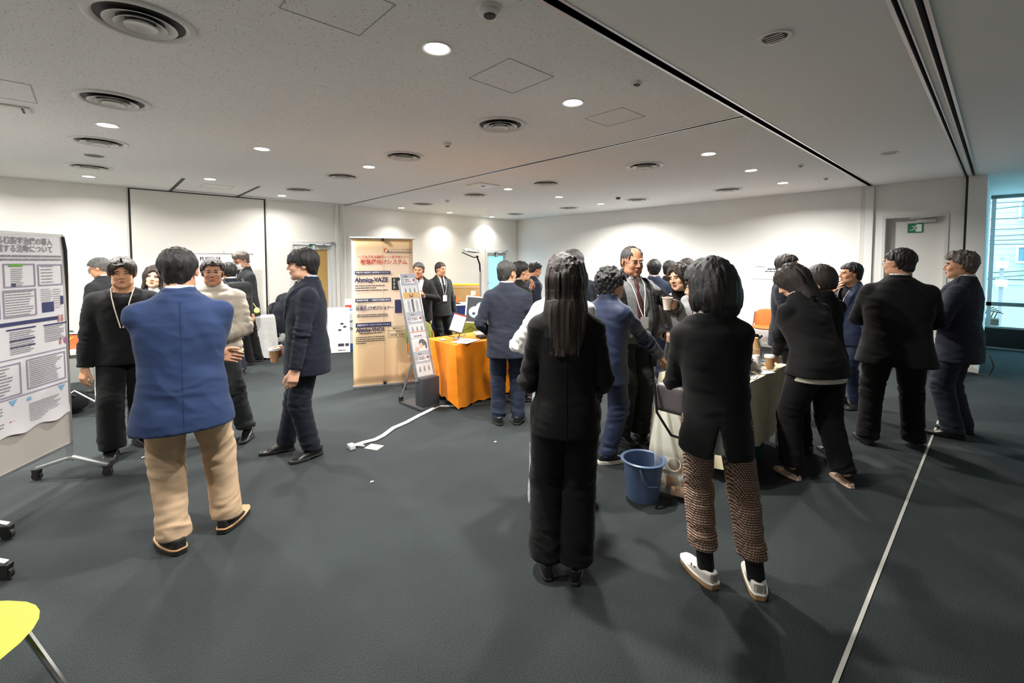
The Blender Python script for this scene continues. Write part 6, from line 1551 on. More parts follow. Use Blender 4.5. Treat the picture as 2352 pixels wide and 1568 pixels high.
mb = MB(); q2(mb, -0.0015, 0.0015, 0.05, H_ - 0.03, Yb); mb.build('centre_shade_line', mat('banner_pole_shade', lin(176, 150, 122), rough=0.7), bn)  # shade of the pole behind the backlit sheet, painted as a thin dark strip
mb = MB(); put_text(mb, '〜さまざまな医療シーンをサポート〜', 0.040, (bxm(118), bzm(205)), 0.0008, width=bxm(625) - bxm(115), z=Yb); put_text(mb, '獣医療向けシステム', 0.070, (bxm(140), bzm(258)), 0.0012, width=bxm(603) - bxm(138), z=Yb); mb.build('red_lettering', INKR, bn)
mb = MB()
for y0, y1 in ((348, 382), (630, 665), (880, 925)): q2(mb, bxm(85), bxm(434), bzm(y1), bzm(y0), Yb)
q2(mb, bxm(475), bxm(545), bzm(790), bzm(650), Yb); mb.build('navy_bars', INKN, bn)
mb = MB(); put_text(mb, '獣医療向け高精細３Ｄ画像解析ソフトウェア', 0.022, (bxm(95), bzm(365)), 0.0004, width=0.41, z=Yb - 0.001); put_text(mb, '動物医療機器　一般医療機器届出商品', 0.022, (bxm(95), bzm(648)), 0.0004, width=0.41, z=Yb - 0.001); put_text(mb, '獣医療向けサービスインテグレーション', 0.024, (bxm(100), bzm(903)), 0.0004, width=0.40, z=Yb - 0.001); mb.build('white_lettering', PAPER, bn)
mb = MB(); put_text(mb, 'Ahmics-VAZE', 0.078, (bxm(85), bzm(440)), 0.0030, width=bxm(413) - bxm(85), z=Yb); put_text(mb, 'Version 2', 0.018, (bxm(215), bzm(468)), 0.0006, z=Yb); put_text(mb, '谷浦式 CTポジショナー', 0.056, (bxm(88), bzm(733)), 0.0014, width=bxm(460) - bxm(88), z=Yb); put_text(mb, 'Ahmics-VHOS', 0.070, (bxm(88), bzm(955)), 0.0028, width=bxm(370) - bxm(88), z=Yb)
put_text(mb, 'Ahmics VMD-HX64', 0.016, (bxm(88), bzm(703)), 0.0004, z=Yb); put_text(mb, 'ペットコミュニケーションズ株式会社', 0.018, (bxm(425), bzm(127)), 0.0003, width=bxm(650) - bxm(425), z=Yb); put_text(mb, 'PetCommunications', 0.034, (bxm(412), bzm(153)), 0.0006, width=bxm(650) - bxm(412), z=Yb); mb.build('navy_lettering', INKN, bn)
mb = MB()
for y, a, b in ((498, 85, 375), (521, 85, 290), (545, 85, 405), (797, 100, 400), (815, 100, 405), (988, 125, 350), (1027, 85, 365), (1048, 85, 365), (1068, 85, 365), (1088, 85, 180)): dashes(mb, bxm(a), bxm(b), bzm(y), 0.011, Yb, ragged=False)
frame2(mb, bxm(400), bxm(580), bzm(1045), bzm(930), 0.003, Yb); q2(mb, bxm(400), bxm(580), bzm(973), bzm(970), Yb); q2(mb, bxm(400), bxm(580), bzm(1010), bzm(1007), Yb)
put_text(mb, '電子カルテ・', 0.024, (bxm(450), bzm(952)), 0.0006, z=Yb); put_text(mb, '経営サポー', 0.024, (bxm(480), bzm(989)), 0.0006, z=Yb); put_text(mb, '人材教育・その他', 0.022, (bxm(420), bzm(1024)), 0.0006, z=Yb); mb.build('small_print', INK, bn)
mb = MB(); q2(mb, bxm(445), bxm(650), bzm(548), bzm(418), Yb); mb.build('scan_picture', mat('print_black', (0.02, 0.02, 0.022), rough=0.6), bn); mb = MB()
for k in range(3): disc2(mb, bxm(470), bzm(445 + 38 * k), 0.013, 0.020, Yb - 0.001)
for k in range(3): q2(mb, bxm(530 + 30 * k), bxm(545 + 30 * k), bzm(440), bzm(425), Yb - 0.001)
mb.build('scan_detail', GREYP, bn)
mb = MB(); disc2(mb, bxm(388), bzm(135), 0.022, 0.030, Yb); mb.build('logo_ring', mat('print_rust', lin(190, 92, 44), rough=0.6), bn); mb = MB(); disc2(mb, bxm(393), bzm(138), 0.010, 0.020, Yb - 0.001); mb.build('logo_core', PAPER, bn)

# ------------------------------------------------------------------ brochure rack
rk = thing('brochure_rack', 'slanted clear brochure rack with five pockets on a dark base', 'rack', (2.67, 4.28, 0), rad(4))
DKB = mat('rack_base_dark', lin(56, 58, 62), rough=0.5); ACR = mat('acrylic_clear', lin(200, 205, 208), rough=0.15, alpha=0.10)
mb = MB(); mb.box((0.0, 0.0, 0.175), (0.225, 0.14, 0.33)); mb.build('base_box', DKB, rk, bevel=0.004); mb = MB(); mb.box((-0.02, 0.10, 0.016), (0.27, 0.42, 0.030)); mb.build('foot_plate', DKB, rk, bevel=0.004)
for sx in (-0.118, 0.118): mb = MB(); mb.bar((sx, 0.03, 0.30), (sx, 0.36, 1.40), 0.010, 0.045, (0, 1, 0)); mb.build('side_rail', ALU, rk)
mb = MB(); mb.tube([(-0.10, 0.10, 0.55), (-0.13, 0.30, 0.12), (-0.13, 0.33, 0.06)], 0.012, 8); mb.build('rear_strut', ALU, rk, smooth=True); caster(rk, -0.13, 0.33, 0.028)
pk = []
for k in range(5):
    z = 0.34 + 0.215 * k; y = 0.030 + 0.066 * k
    mb = MB(); mb.bar((0, y - 0.035, z), (0, y + 0.02, z + 0.19), 0.225, 0.003, (0, 1, 0)); mb.bar((0, y - 0.038, z), (0, y + 0.03, z), 0.225, 0.003); mb.build('pocket', ACR, rk)
    br = thing('brochure', ('grey and white brochure in the lowest rack pocket', 'brochure with a mother and baby picture in the second rack pocket', 'grey and white brochure in the middle rack pocket', 'yellow-topped brochure in the fourth rack pocket', 'grey and white brochure in the topmost rack pocket')[k], 'brochure', (0, 0, 0), 0, 'brochures in the rack')
    M = (Matrix.Translation((2.67, 4.28, 0)) @ Matrix.Rotation(rad(4), 4, 'Z'))
    br.matrix_basis = M @ Matrix.Translation((0, y + 0.004, z + 0.008)) @ Matrix.Rotation(rad(-16), 4, 'X')
    mb = MB(); mb.box((0, 0, 0.140), (0.205, 0.008, 0.28)); mb.build('cover', PAPER, br)
    Yk = -0.0052
    if k in (0, 2, 4):
        mb = MB(); q2(mb, -0.1, 0.1, 0.14, 0.278, Yk); mb.build('print_band', mat('print_mist', lin(176, 178, 190), rough=0.6), br)
        mb = MB(); q2(mb, -0.06, 0.075, 0.165, 0.225, Yk - 0.0006); mb.build('label_panel', PAPER, br)
        mb = MB(); dashes(mb, -0.05, 0.02, 0.208, 0.014, Yk - 0.0012, ragged=False); dashes(mb, -0.05, 0.03, 0.186, 0.014, Yk - 0.0012, ragged=False)
        for x in (-0.06, 0.0, 0.06): disc2(mb, x, 0.10, 0.008, 0.009, Yk); q2(mb, x - 0.010, x + 0.010, 0.05, 0.09, Yk)
        disc2(mb, -0.03, 0.245, 0.03, 0.012, Yk - 0.0006); mb.build('print_figures', INKG, br)
        mb = MB(); disc2(mb, 0.065, 0.20, 0.012, 0.016, Yk - 0.0012); mb.build('print_red_dot', INKR, br)
    elif k == 3:
        mb = MB(); q2(mb, -0.1, 0.1, 0.215, 0.278, Yk); mb.build('print_band', mat('print_amber', lin(238, 172, 40), rough=0.6), br)
        mb = MB(); q2(mb, -0.014, 0.014, 0.02, 0.20, Yk); [q2(mb, x - 0.003, x + 0.003, 0.05, 0.19, Yk) for x in (-0.06, -0.045, 0.05, 0.065)]; mb.add([(-0.03, Yk - 0.0006, 0.27), (0, Yk - 0.0006, 0.235), (0.03, Yk - 0.0006, 0.27), (0.02, Yk - 0.0006, 0.222), (-0.02, Yk - 0.0006, 0.222)], [(0, 1, 4), (1, 2, 3), (1, 3, 4)]); mb.build('print_figures', INK, br)
    else:
        mb = MB(); q2(mb, -0.1, 0.1, 0.268, 0.278, Yk); mb.build('print_band', mat('print_coral', lin(222, 130, 80), rough=0.6), br); mb = MB(); disc2(mb, 0.03, 0.145, 0.045, 0.04, Yk); disc2(mb, 0.075, 0.11, 0.014, 0.045, Yk); dashes(mb, -0.06, 0.05, 0.225, 0.012, Yk); mb.build('print_hair', mat('print_dark_brown', lin(62, 44, 40), rough=0.6), br)
        mb = MB(); disc2(mb, 0.012, 0.115, 0.022, 0.03, Yk - 0.0006); disc2(mb, -0.05, 0.075, 0.03, 0.028, Yk); mb.build('print_faces', mat('print_skin', lin(226, 186, 160), rough=0.6), br)

# ------------------------------------------------------------------ orange table and its things
OC = cloth('cloth_orange', lin(228, 130, 20), rough=0.6, wr=1.0, ws=3.2)
ot = cloth_table('orange_table', 'exhibition table under a bright orange cloth', (3.70, 4.33, 0), 0, 1.66, 0.60, 0.70, (0.02, 0.03, 0.03, 0.09), OC, 0.018, 11, fl=0.02)
for lb, x, y, r in (('olive green chair left of the tablet behind the orange table', 3.10, 4.84, 8), ('olive green chair right of the tablet behind the orange table', 3.80, 4.84, -6)): meeting_chair(lb, (x, y, 0), rad(r + 180) if False else rad(r), OLIVE, 'olive chairs behind the orange table', z_back=0.67)
tb = thing('tablet_display', 'tablet with pale pink screen tilted on a small stand', 'tablet', (3.12, 4.32, 0.705), rad(-34)); M = Matrix.Translation((0, 0, 0.19)) @ Matrix.Rotation(rad(-24), 4, 'X') @ Matrix.Rotation(rad(18), 4, 'Y')
mb = MB(); mb.box((0, 0, 0), (0.165, 0.008, 0.235), M); mb.build('case', BLKP, tb, bevel=0.003); mb = MB(); q2(mb, -0.074, 0.074, -0.105, 0.105, -0.0045); mb.v = [tuple(M @ Vector(v)) for v in mb.v]; mb.build('screen', mat('screen_pink', lin(226, 200, 208), rough=0.3, emit=lin(226, 200, 208), estr=0.12), tb)
mb = MB(); q2(mb, -0.074, 0.074, 0.092, 0.105, -0.0050); mb.v = [tuple(M @ Vector(v)) for v in mb.v]; mb.build('screen_bar', INKR, tb)
mb = MB(); mb.cyl((0, 0, 0), (0, 0, 0.012), 0.065, n=20); mb.build('stand_foot', CHROME, tb, smooth=True); mb = MB(); mb.tube([(0, 0, 0.01), (0.02, 0.02, 0.05), (0.0, 0.03, 0.10), (0.0, 0.012, 0.17)], 0.008, 8); mb.build('stand_neck', CHROME, tb, smooth=True)
mo = thing('scan_monitor', 'square white monitor showing a coloured skull scan', 'monitor', (3.56, 4.42, 0.705), rad(-30)); M = Matrix.Translation((0, 0, 0.30)) @ Matrix.Rotation(rad(-8), 4, 'X') @ Matrix.Rotation(rad(6), 4, 'Y')
mb = MB(); mb.box((0, 0.01, 0), (0.41, 0.035, 0.34), M); mb.build('bezel', WHITEP, mo, bevel=0.006)
def scr(nm, pts, m, y=-0.009): mb = MB(); mb.add([tuple(M @ Vector((x, y, z))) for x, z in pts], [tuple(range(len(pts)))]); return mb.build(nm, m, mo)
def emi(nm, c, e=0.8): return mat(nm, lin(*c), rough=0.3, emit=lin(*c), estr=e)
scr('screen', [(-0.19, -0.152), (0.19, -0.152), (0.19, 0.152), (-0.19, 0.152)], emi('screen_dark', (62, 66, 68)))
oval = lambda x, z, a, b, n=18: [(x + a * math.cos(2 * PI * k / n), z + b * math.sin(2 * PI * k / n)) for k in range(n)]
scr('scan_skull', oval(-0.07, -0.03, 0.095, 0.075), emi('scan_ice', (184, 214, 236)), -0.0096); scr('scan_snout', oval(-0.005, 0.045, 0.07, 0.055), emi('scan_ice', (184, 214, 236)), -0.0098); scr('scan_red', oval(0.025, 0.05, 0.045, 0.026), emi('scan_coral', (206, 92, 76)), -0.0102); scr('scan_green', oval(0.01, 0.06, 0.020, 0.016), emi('scan_mint', (110, 220, 130)), -0.0106); scr('scan_spine', [(0.10, -0.12), (0.125, -0.12), (0.15, 0.10), (0.10, 0.12)], emi('scan_sand', (176, 180, 150)), -0.0098); scr('scan_socket', oval(-0.10, -0.05, 0.022, 0.018), emi('screen_dark', (62, 66, 68)), -0.0100)
mb = MB(); mb.box((0.03, 0.03, 0.07), (0.07, 0.03, 0.16)); mb.build('neck', WHITEP, mo, bevel=0.004); mb = MB(); mb.box((0.03, 0.02, 0.009), (0.24, 0.20, 0.018)); mb.build('foot', WHITEP, mo, bevel=0.004)
kb = thing('keyboard', 'black keyboard in front of the square monitor', 'keyboard', (3.52, 4.16, 0.706), rad(-12)); mb = MB(); mb.box((0, 0, 0.012), (0.40, 0.13, 0.022)); mb.build('keyboard_body', BLKP, kb, bevel=0.004)
for r in range(4):
    mb = MB(); [mb.box((-0.17 + 0.0285 * c, -0.045 + 0.03 * r, 0.026), (0.022, 0.022, 0.006)) for c in range(13)]; mb.build('key_row', mat('key_dark', (0.03, 0.03, 0.032), rough=0.5), kb)
ps = thing('table_sign_paper', 'white sheet with two characters lying on the orange cloth', 'paper', (3.10, 4.14, 0.706), rad(20)); mb = MB(); mb.box((0, 0, 0.001), (0.30, 0.21, 0.002)); mb.build('sheet', PAPER, ps); mb = MB(); mb.box((-0.02, 0.0, 0.0024), (0.04, 0.035, 0.0006)); mb.box((0.04, 0.0, 0.0024), (0.035, 0.035, 0.0006)); mb.build('print', INK, ps)
for k, (x, y) in enumerate(((2.96, 4.40), (2.97, 4.10))): cd = thing('name_card', ('pinkish card at the back edge of the orange table', 'pinkish card at the near corner of the orange table')[k], 'card', (x, y, 0.706), rad(70)); mb = MB(); mb.box((0, 0, 0.002), (0.11, 0.05, 0.004)); mb.build('card_stock', mat('card_pink', lin(236, 204, 184), rough=0.6), cd); mb = MB(); mb.box((0, 0, 0.0045), (0.08, 0.008, 0.0006)); mb.build('print', INKR, cd)
cm = MB(); cm.tube([(3.00, 4.50, 0.712), (3.02, 4.55, 0.76), (3.08, 4.50, 0.73), (3.14, 4.40, 0.712), (3.30, 4.42, 0.712), (3.34, 4.52, 0.76), (3.44, 4.48, 0.80), (3.50, 4.46, 0.74)], 0.004, 6); tag(cm.build('black_cable', BLKP, None, smooth=True), 'thin black cable looping around the tablet stand', 'cable')
# surgical style lamp on a floor stand
sl = thing('surgical_lamp', 'ring shaped examination lamp on a long arm by the corner door', 'lamp', (4.16, 5.20, 0)); M = Matrix.Translation((-0.15, 0.02, 1.775)) @ Matrix.Rotation(rad(12), 4, 'X')
mb = MB(); mb.tube([tuple(M @ Vector((0.115 * math.cos(a), 0.115 * math.sin(a), 0))) for a in np.linspace(0, 2 * PI, 25)[:-1]], 0.012, 8, closed=True); mb.build('lamp_ring', mat('lamp_grey', lin(120, 120, 114), rough=0.4), sl, smooth=True)
for k in range(6): a = 2 * PI * k / 6; mb = MB(); mb.lathe([(0.0001, -0.014), (0.030, -0.010), (0.032, 0.010), (0.0001, 0.016)], 12, M=M @ Matrix.Translation((0.068 * math.cos(a), 0.068 * math.sin(a), 0))); mb.build('lamp_pod', WHITEP, sl, smooth=True)
mb = MB(); mb.tube([(-0.27, 0.08, 1.75), (-0.22, 0.00, 1.71), (-0.16, -0.06, 1.675), (-0.09, -0.08, 1.69)], 0.008, 6); mb.build('handle', METAL_D, sl, smooth=True); mb = MB(); mb.tube([(-0.11, -0.06, 1.70), (-0.04, -0.04, 1.58), (0.0, 0.0, 1.46)], 0.012, 8); mb.build('arm', METAL_D, sl, smooth=True); mb = MB(); mb.cyl((0, 0, 0.05), (0, 0, 1.48), 0.018, n=12); mb.build('stand_pole', GREYP, sl, smooth=True); mb = MB(); mb.lathe([(0.16, 0.0), (0.16, 0.03), (0.05, 0.06), (0.02, 0.08)], 24, caps=True); mb.build('stand_foot', GREYP, sl, smooth=True)
# navy draped table, laptop, carton and orange chairs at the far wall
nt_ = cloth_table('navy_table', 'far table with white top and deep navy drape', (6.05, 7.75, 0), rad(-12), 1.7, 0.5, 0.70, 0.06, cloth('cloth_navy', lin(22, 34, 78), wr=0.3), 0.008, 8, fl=0.0)
mb = MB(); mb.box((0, 0, 0.712), (1.72, 0.52, 0.022)); mb.build('white_top', WHITEP, nt_, bevel=0.004); mb = MB(); mb.add([(-0.38, -0.285, 0.46), (-0.20, -0.285, 0.50), (-0.20, -0.285, 0.44), (-0.38, -0.285, 0.40)], [(0, 1, 2, 3)]); mb.build('print_swoosh', INKGR, nt_); mb = MB(); mb.add([(-0.50, -0.285, 0.10), (0.3, -0.285, 0.12), (0.3, -0.285, 0.28), (-0.2, -0.285, 0.36)], [(0, 1, 2, 3)]); mb.build('print_glow', mat('print_blue', lin(28, 66, 140), rough=0.7), nt_)
lp = thing('laptop', 'black laptop on the navy draped table', 'laptop', (5.50, 7.84, 0.724), rad(160)); mb = MB(); mb.box((0, 0, 0.009), (0.34, 0.23, 0.018)); mb.build('keyboard_base', BLKP, lp, bevel=0.003); mb = MB(); mb.bar((0, 0.115, 0.015), (0, 0.17, 0.22), 0.34, 0.009, (1, 0, 0)); mb.build('screen_lid', BLKP, lp)
cr_ = thing('carton', 'large cardboard carton with yellow rim by the far wall', 'box', (6.75, 9.12, 0), rad(-42)); mb = MB(); mb.box((0, 0, 0.49), (0.84, 0.5, 0.98)); mb.build('carton_body', mat('cardboard', lin(190, 152, 98), rough=0.85, vary=0.05), cr_, bevel=0.004); mb = MB(); mb.box((0, 0, 1.00), (0.86, 0.52, 0.06)); mb.build('lid', mat('carton_lid', lin(222, 186, 138), rough=0.8), cr_, bevel=0.004); mb = MB(); mb.box((0, 0, 1.042), (0.88, 0.54, 0.028)); mb.build('yellow_rim', mat('strap_yellow', lin(244, 206, 52), rough=0.6), cr_, bevel=0.004); mb = MB(); mb.box((0.27, -0.254, 0.83), (0.12, 0.006, 0.14)); mb.build('label', PAPER, cr_)
for lb, x, y, r in (('orange chair left behind the navy table', 5.95, 8.42, -20), ('orange chair right behind the navy table', 6.55, 8.27, -30)): meeting_chair(lb, (x, y, 0), rad(r), ORNG, 'orange chairs behind the navy table', z_back=0.64)

# ------------------------------------------------------------------ drinks table
CREAM = cloth('cloth_cream', lin(212, 202, 172), rough=0.9, wr=0.5, ws=5)
dt = cloth_table('drinks_table', 'drinks table under a cream cloth in the middle of the crowd', (3.88, 1.545, 0), 0, 1.08, 0.62, 0.72, (0.20, 0.16, 0.20, 0.10), CREAM, 0.010, 8, fl=0.015)
KRAFT = mat('cup_kraft', lin(196, 150, 104), rough=0.75, vary=0.05, vscale=40); CUPW = mat('cup_white', lin(238, 236, 230), rough=0.55); CUPP = mat('cup_pinkish', lin(226, 206, 190), rough=0.6)
def cup(label, loc, m=KRAFT, lid=True, tilt=None, name='paper_cup', h=0.095, group=None, coffee=False):
    t = thing(name, label, 'cup', loc, 0, group)
    if tilt: t.rotation_euler = tilt
    mb = MB(); mb.lathe([(0.0001, 0.004), (0.027, 0.004), (0.028, 0.0), (0.0405, h - 0.004), (0.043, h), (0.0425, h + 0.003), (0.0395, h), (0.0385, h - 0.006), (0.027, 0.006)], 24); mb.build('cup_body', m, t, smooth=True)
    if lid: mb = MB(); mb.lathe([(0.0445, h - 0.004), (0.045, h + 0.003), (0.0425, h + 0.008), (0.040, h + 0.016), (0.034, h + 0.017), (0.031, h + 0.012), (0.0001, h + 0.012)], 24); mb.build('lid', CUPW, t, smooth=True)
    else: mb = MB(); mb.tube([(0.042 * math.cos(a), 0.042 * math.sin(a), h + 0.001) for a in np.linspace(0, 2 * PI, 25)[:-1]], 0.0028, 6, closed=True); mb.build('rim', CUPW, t, smooth=True)
    return t
def cup_stack(x, y, n, lb, whites=0):
    for k in range(n):
        t = thing('stacked_cup', ('topmost upturned kraft cup of the %s stack on the drinks table' if k == n - 1 else 'kraft paper cup stacked upside down in the %s stack on the drinks table') % lb, 'cup', (x + rnd.uniform(-0.002, 0.002), y + rnd.uniform(-0.002, 0.002), 0.726 + 0.0095 * k), 0, 'upturned cups in the %s stack' % lb)
        mb = MB(); mb.lathe([(0.0405, 0.0), (0.043, 0.0005), (0.0435, 0.0035), (0.041, 0.007), (0.030, 0.092), (0.0275, 0.094), (0.0001, 0.093)], 20); mb.build('cup_body', KRAFT, t, smooth=True)
        mb = MB(); mb.tube([(0.0425 * math.cos(a), 0.0425 * math.sin(a), 0.002) for a in np.linspace(0, 2 * PI, 21)[:-1]], 0.0024, 5, closed=True); mb.build('rim', mat('rim_cream', lin(226, 204, 168), rough=0.7), t, smooth=True)
cup_stack(4.17, 1.42, 16, 'right')
cup_stack(4.02, 1.47, 14, 'left')
for k in range(7):
    t = thing('plastic_cup', 'white plastic cup nested upside down in the low stack beside the basket', 'cup', (3.98, 1.345, 0.7245 + 0.008 * k), 0, 'nested white plastic cups'); mb = MB(); mb.lathe([(0.038, 0.0), (0.0385, 0.003), (0.036, 0.004), (0.026, 0.075), (0.0001, 0.076)], 20); mb.build('cup_body', CUPW, t, smooth=True)
bs = thing('basket', 'small brown woven basket of sugar sticks on the drinks table', 'basket', (3.80, 1.42, 0.724), rad(8)); BRN = mat('basket_brown', lin(84, 50, 36), rough=0.7, bump=0.8, bscale=90)
for r in range(7):
    mb = MB(); w = 0.11 + 0.003 * r; d = 0.075 + 0.003 * r; z = 0.008 + 0.016 * r
    mb.tube([(w * math.copysign(abs(math.cos(a)) ** 0.5, math.cos(a)), d * math.copysign(abs(math.sin(a)) ** 0.5, math.sin(a)), z + 0.003 * math.sin(a * 14 + r * PI)) for a in np.linspace(0, 2 * PI, 41)[:-1]], 0.0085, 6, closed=True); mb.build('weave_row', BRN, bs, smooth=True)
mb = MB(); mb.box((0, 0, 0.012), (0.2, 0.13, 0.01)); mb.build('basket_floor', BRN, bs); mb = MB(); mb.box((0.03, -0.09, 0.07), (0.05, 0.004, 0.035)); mb.build('label', PAPER, bs)
for k in range(8): mb = MB(); mb.bar((-0.07 + 0.02 * k, -0.03 + 0.012 * (k % 3), 0.02), (-0.075 + 0.021 * k, -0.02 + 0.02 * (k % 2), 0.125), 0.012, 0.005); mb.build('sugar_stick', mat('sugar_paper', lin(206, 176, 150), rough=0.8), bs)
def pot(x, y, rz, lb):
    t = thing('vacuum_jug', lb, 'jug', (x, y, 0.724), rz); mb = MB(); mb.lathe([(0.0001, 0.0), (0.066, 0.0), (0.070, 0.010), (0.070, 0.12), (0.060, 0.175), (0.046, 0.20)], 28); mb.build('steel_body', mat('brushed_steel', (0.55, 0.52, 0.46), rough=0.28, metal=1.0, bump=0.1, bscale=60), t, smooth=True)
    mb = MB(); mb.lathe([(0.048, 0.195), (0.052, 0.205), (0.050, 0.225), (0.036, 0.245), (0.0001, 0.247)], 24); mb.build('lid', BLKP, t, smooth=True); mb = MB(); mb.tube([(0.045, 0, 0.225), (0.10, 0, 0.22), (0.115, 0, 0.15), (0.085, 0, 0.06), (0.068, 0, 0.05)], 0.012, 8); mb.build('handle', BLKP, t, smooth=True); mb = MB(); mb.tube([(-0.04, 0, 0.205), (-0.075, 0, 0.228)], [0.020, 0.010], 10); mb.build('spout', CHROME, t, smooth=True)
pot(4.36, 1.50, rad(130), 'steel vacuum jug with black lid nearest the leaning woman'); pot(4.32, 1.70, rad(110), 'steel vacuum jug with black lid farther back on the drinks table')
cup('kraft cup with lid being taken by the leaning woman', (4.14, 1.29, 0.724))
nk = thing('napkin_pile', 'pile of white napkins beside the cup stacks', 'napkins', (4.27, 1.36, 0.724), 0.3); mb = MB(); mb.box((0, 0, 0.012), (0.12, 0.12, 0.024)); mb.build('napkins', PAPER, nk, bevel=0.003); mb = MB(); mb.box((0.0, 0.03, 0.03), (0.08, 0.05, 0.012)); mb.build('blue_wrapper', INKB, nk)
for k, (x, y, r) in enumerate(((3.72, 1.30, 0.2), (3.95, 1.27, -0.3))): t = thing('menu_paper', ('printed sheet near the basket on the drinks table', 'printed sheet near the front edge of the drinks table')[k], 'paper', (x, y, 0.7245), r); mb = MB(); mb.box((0, 0, 0.001), (0.14, 0.10, 0.002)); mb.build('sheet', PAPER, t); mb = MB(); [mb.box((0, 0.03 - 0.02 * j, 0.0024), (0.10, 0.006, 0.0004)) for j in range(4)]; mb.build('print', INKG, t)
gc = thing('green_crate', 'dark green plastic crate under the drinks table', 'crate', (3.78, 1.40, 0), 0.1); GRN = mat('crate_green', (0.004, 0.055, 0.045), rough=0.35)
for x0, y0, w, d in ((0, -0.14, 0.42, 0.012), (0, 0.14, 0.42, 0.012), (-0.21, 0, 0.012, 0.29), (0.21, 0, 0.012, 0.29)): mb = MB(); mb.box((x0, y0, 0.14), (w, d, 0.24)); mb.build('crate_wall', GRN, gc, bevel=0.003)
mb = MB(); mb.box((0, 0, 0.026), (0.42, 0.28, 0.012)); mb.build('crate_floor', GRN, gc); mb = MB(); [mb.cyl((x, y - 0.012, 0.02), (x, y + 0.012, 0.02), 0.02, n=12) for x in (-0.18, 0.18) for y in (-0.12, 0.12)]; mb.build('wheels', BLKP, gc)
# blue bucket
bk = thing('blue_bucket', 'blue plastic bucket standing beside the bag of used cups', 'bucket', (2.72, 1.62, 0), rad(20)); BLU = mat('bucket_blue', lin(84, 104, 136), rough=0.4)
mb = MB(); mb.lathe([(0.0001, 0.008), (0.098, 0.008), (0.105, 0.0), (0.132, 0.255), (0.150, 0.262), (0.152, 0.270), (0.140, 0.276), (0.130, 0.268), (0.100, 0.014), (0.0001, 0.012)], 40); mb.build('bucket_body', BLU, bk, smooth=True)
mb = MB(); mb.tube([(-0.148, -0.01, 0.255), (-0.172, -0.03, 0.20), (-0.16, -0.06, 0.15), (-0.10, -0.115, 0.135)], 0.007, 8); mb.build('handle', mat('bucket_handle', lin(60, 78, 104), rough=0.5), bk, smooth=True)
mb = MB(); [mb.add([(0.1225 * math.cos(a), 0.1225 * math.sin(a), z), (0.1225 * math.cos(a + 0.10), 0.1225 * math.sin(a + 0.10), z), (0.1245 * math.cos(a + 0.10), 0.1245 * math.sin(a + 0.10), z + 0.022), (0.1245 * math.cos(a), 0.1245 * math.sin(a), z + 0.022)], [(0, 1, 2, 3)]) for a, z in ((rad(-84), 0.20), (rad(-76), 0.20), (rad(-84), 0.17), (rad(-76), 0.165))]; mb.build('print_marks', mat('print_faded', lin(176, 186, 200), rough=0.6), bk)
# clear sack with used cups
SACK = bpy.data.materials.new('sack_film'); SACK.use_nodes = True; _nt = SACK.node_tree; _b = _nt.nodes['Principled BSDF']; _b.inputs['Base Color'].default_value = (*lin(246, 245, 234), 1); _b.inputs['Roughness'].default_value = 0.3
_tr = _nt.nodes.new('ShaderNodeBsdfTransparent'); _tl = _nt.nodes.new('ShaderNodeBsdfTranslucent'); _tl.inputs[0].default_value = (*lin(246, 245, 232), 1); _m1 = _nt.nodes.new('ShaderNodeMixShader'); _m1.inputs[0].default_value = 0.4; _m2 = _nt.nodes.new('ShaderNodeMixShader'); _m2.inputs[0].default_value = 0.42
_tc = _nt.nodes.new('ShaderNodeTexCoord'); _sx = _nt.nodes.new('ShaderNodeSeparateXYZ'); _mr = _nt.nodes.new('ShaderNodeMapRange'); _mr.inputs[1].default_value = 0.22; _mr.inputs[2].default_value = 0.34; _mr.inputs[3].default_value = 0.84; _mr.inputs[4].default_value = 0.10
_nt.links.new(_tc.outputs['Object'], _sx.inputs[0]); _nt.links.new(_sx.outputs['Z'], _mr.inputs[0]); _nt.links.new(_mr.outputs[0], _m2.inputs[0])
_nt.links.new(_b.outputs[0], _m1.inputs[1]); _nt.links.new(_tl.outputs[0], _m1.inputs[2]); _nt.links.new(_m1.outputs[0], _m2.inputs[1]); _nt.links.new(_tr.outputs[0], _m2.inputs[2]); _nt.links.new(_m2.outputs[0], _nt.nodes['Material Output'].inputs[0])
sk = thing('rubbish_sack', 'translucent rubbish sack of used cups hanging from the drinks table', 'sack', (2.93, 1.49, 0)); mb = MB()
def sackf(u, v):
    a = 2 * PI * u; z = 0.012 + 0.72 * v; r = 0.155 * (1 - v) ** 0.75 + 0.012 + 0.02 * math.sin(min(v * 6, 1) * PI / 2) * (1 - v); r *= 1 if v > 0.06 else (0.4 + 10 * v)
    r *= 1 + 0.14 * math.sin(a * 7 + 3 * v) * (0.4 + v) + 0.06 * math.sin(a * 13 + 8 * v); sx = 0.06 * v
    return (sx + r * math.cos(a) * 0.9, 0.12 * v + r * math.sin(a), z)
mb.grid(sackf, 84, 30); mb.build('sack_film', SACK, sk, smooth=True)
mb = MB(); mb.tube([(0.06, 0.12, 0.72), (0.12, 0.13, 0.77), (0.24, 0.14, 0.74), (0.34, 0.14, 0.732)], 0.010, 8); mb.build('tied_neck', SACK, sk, smooth=True)
k = 0
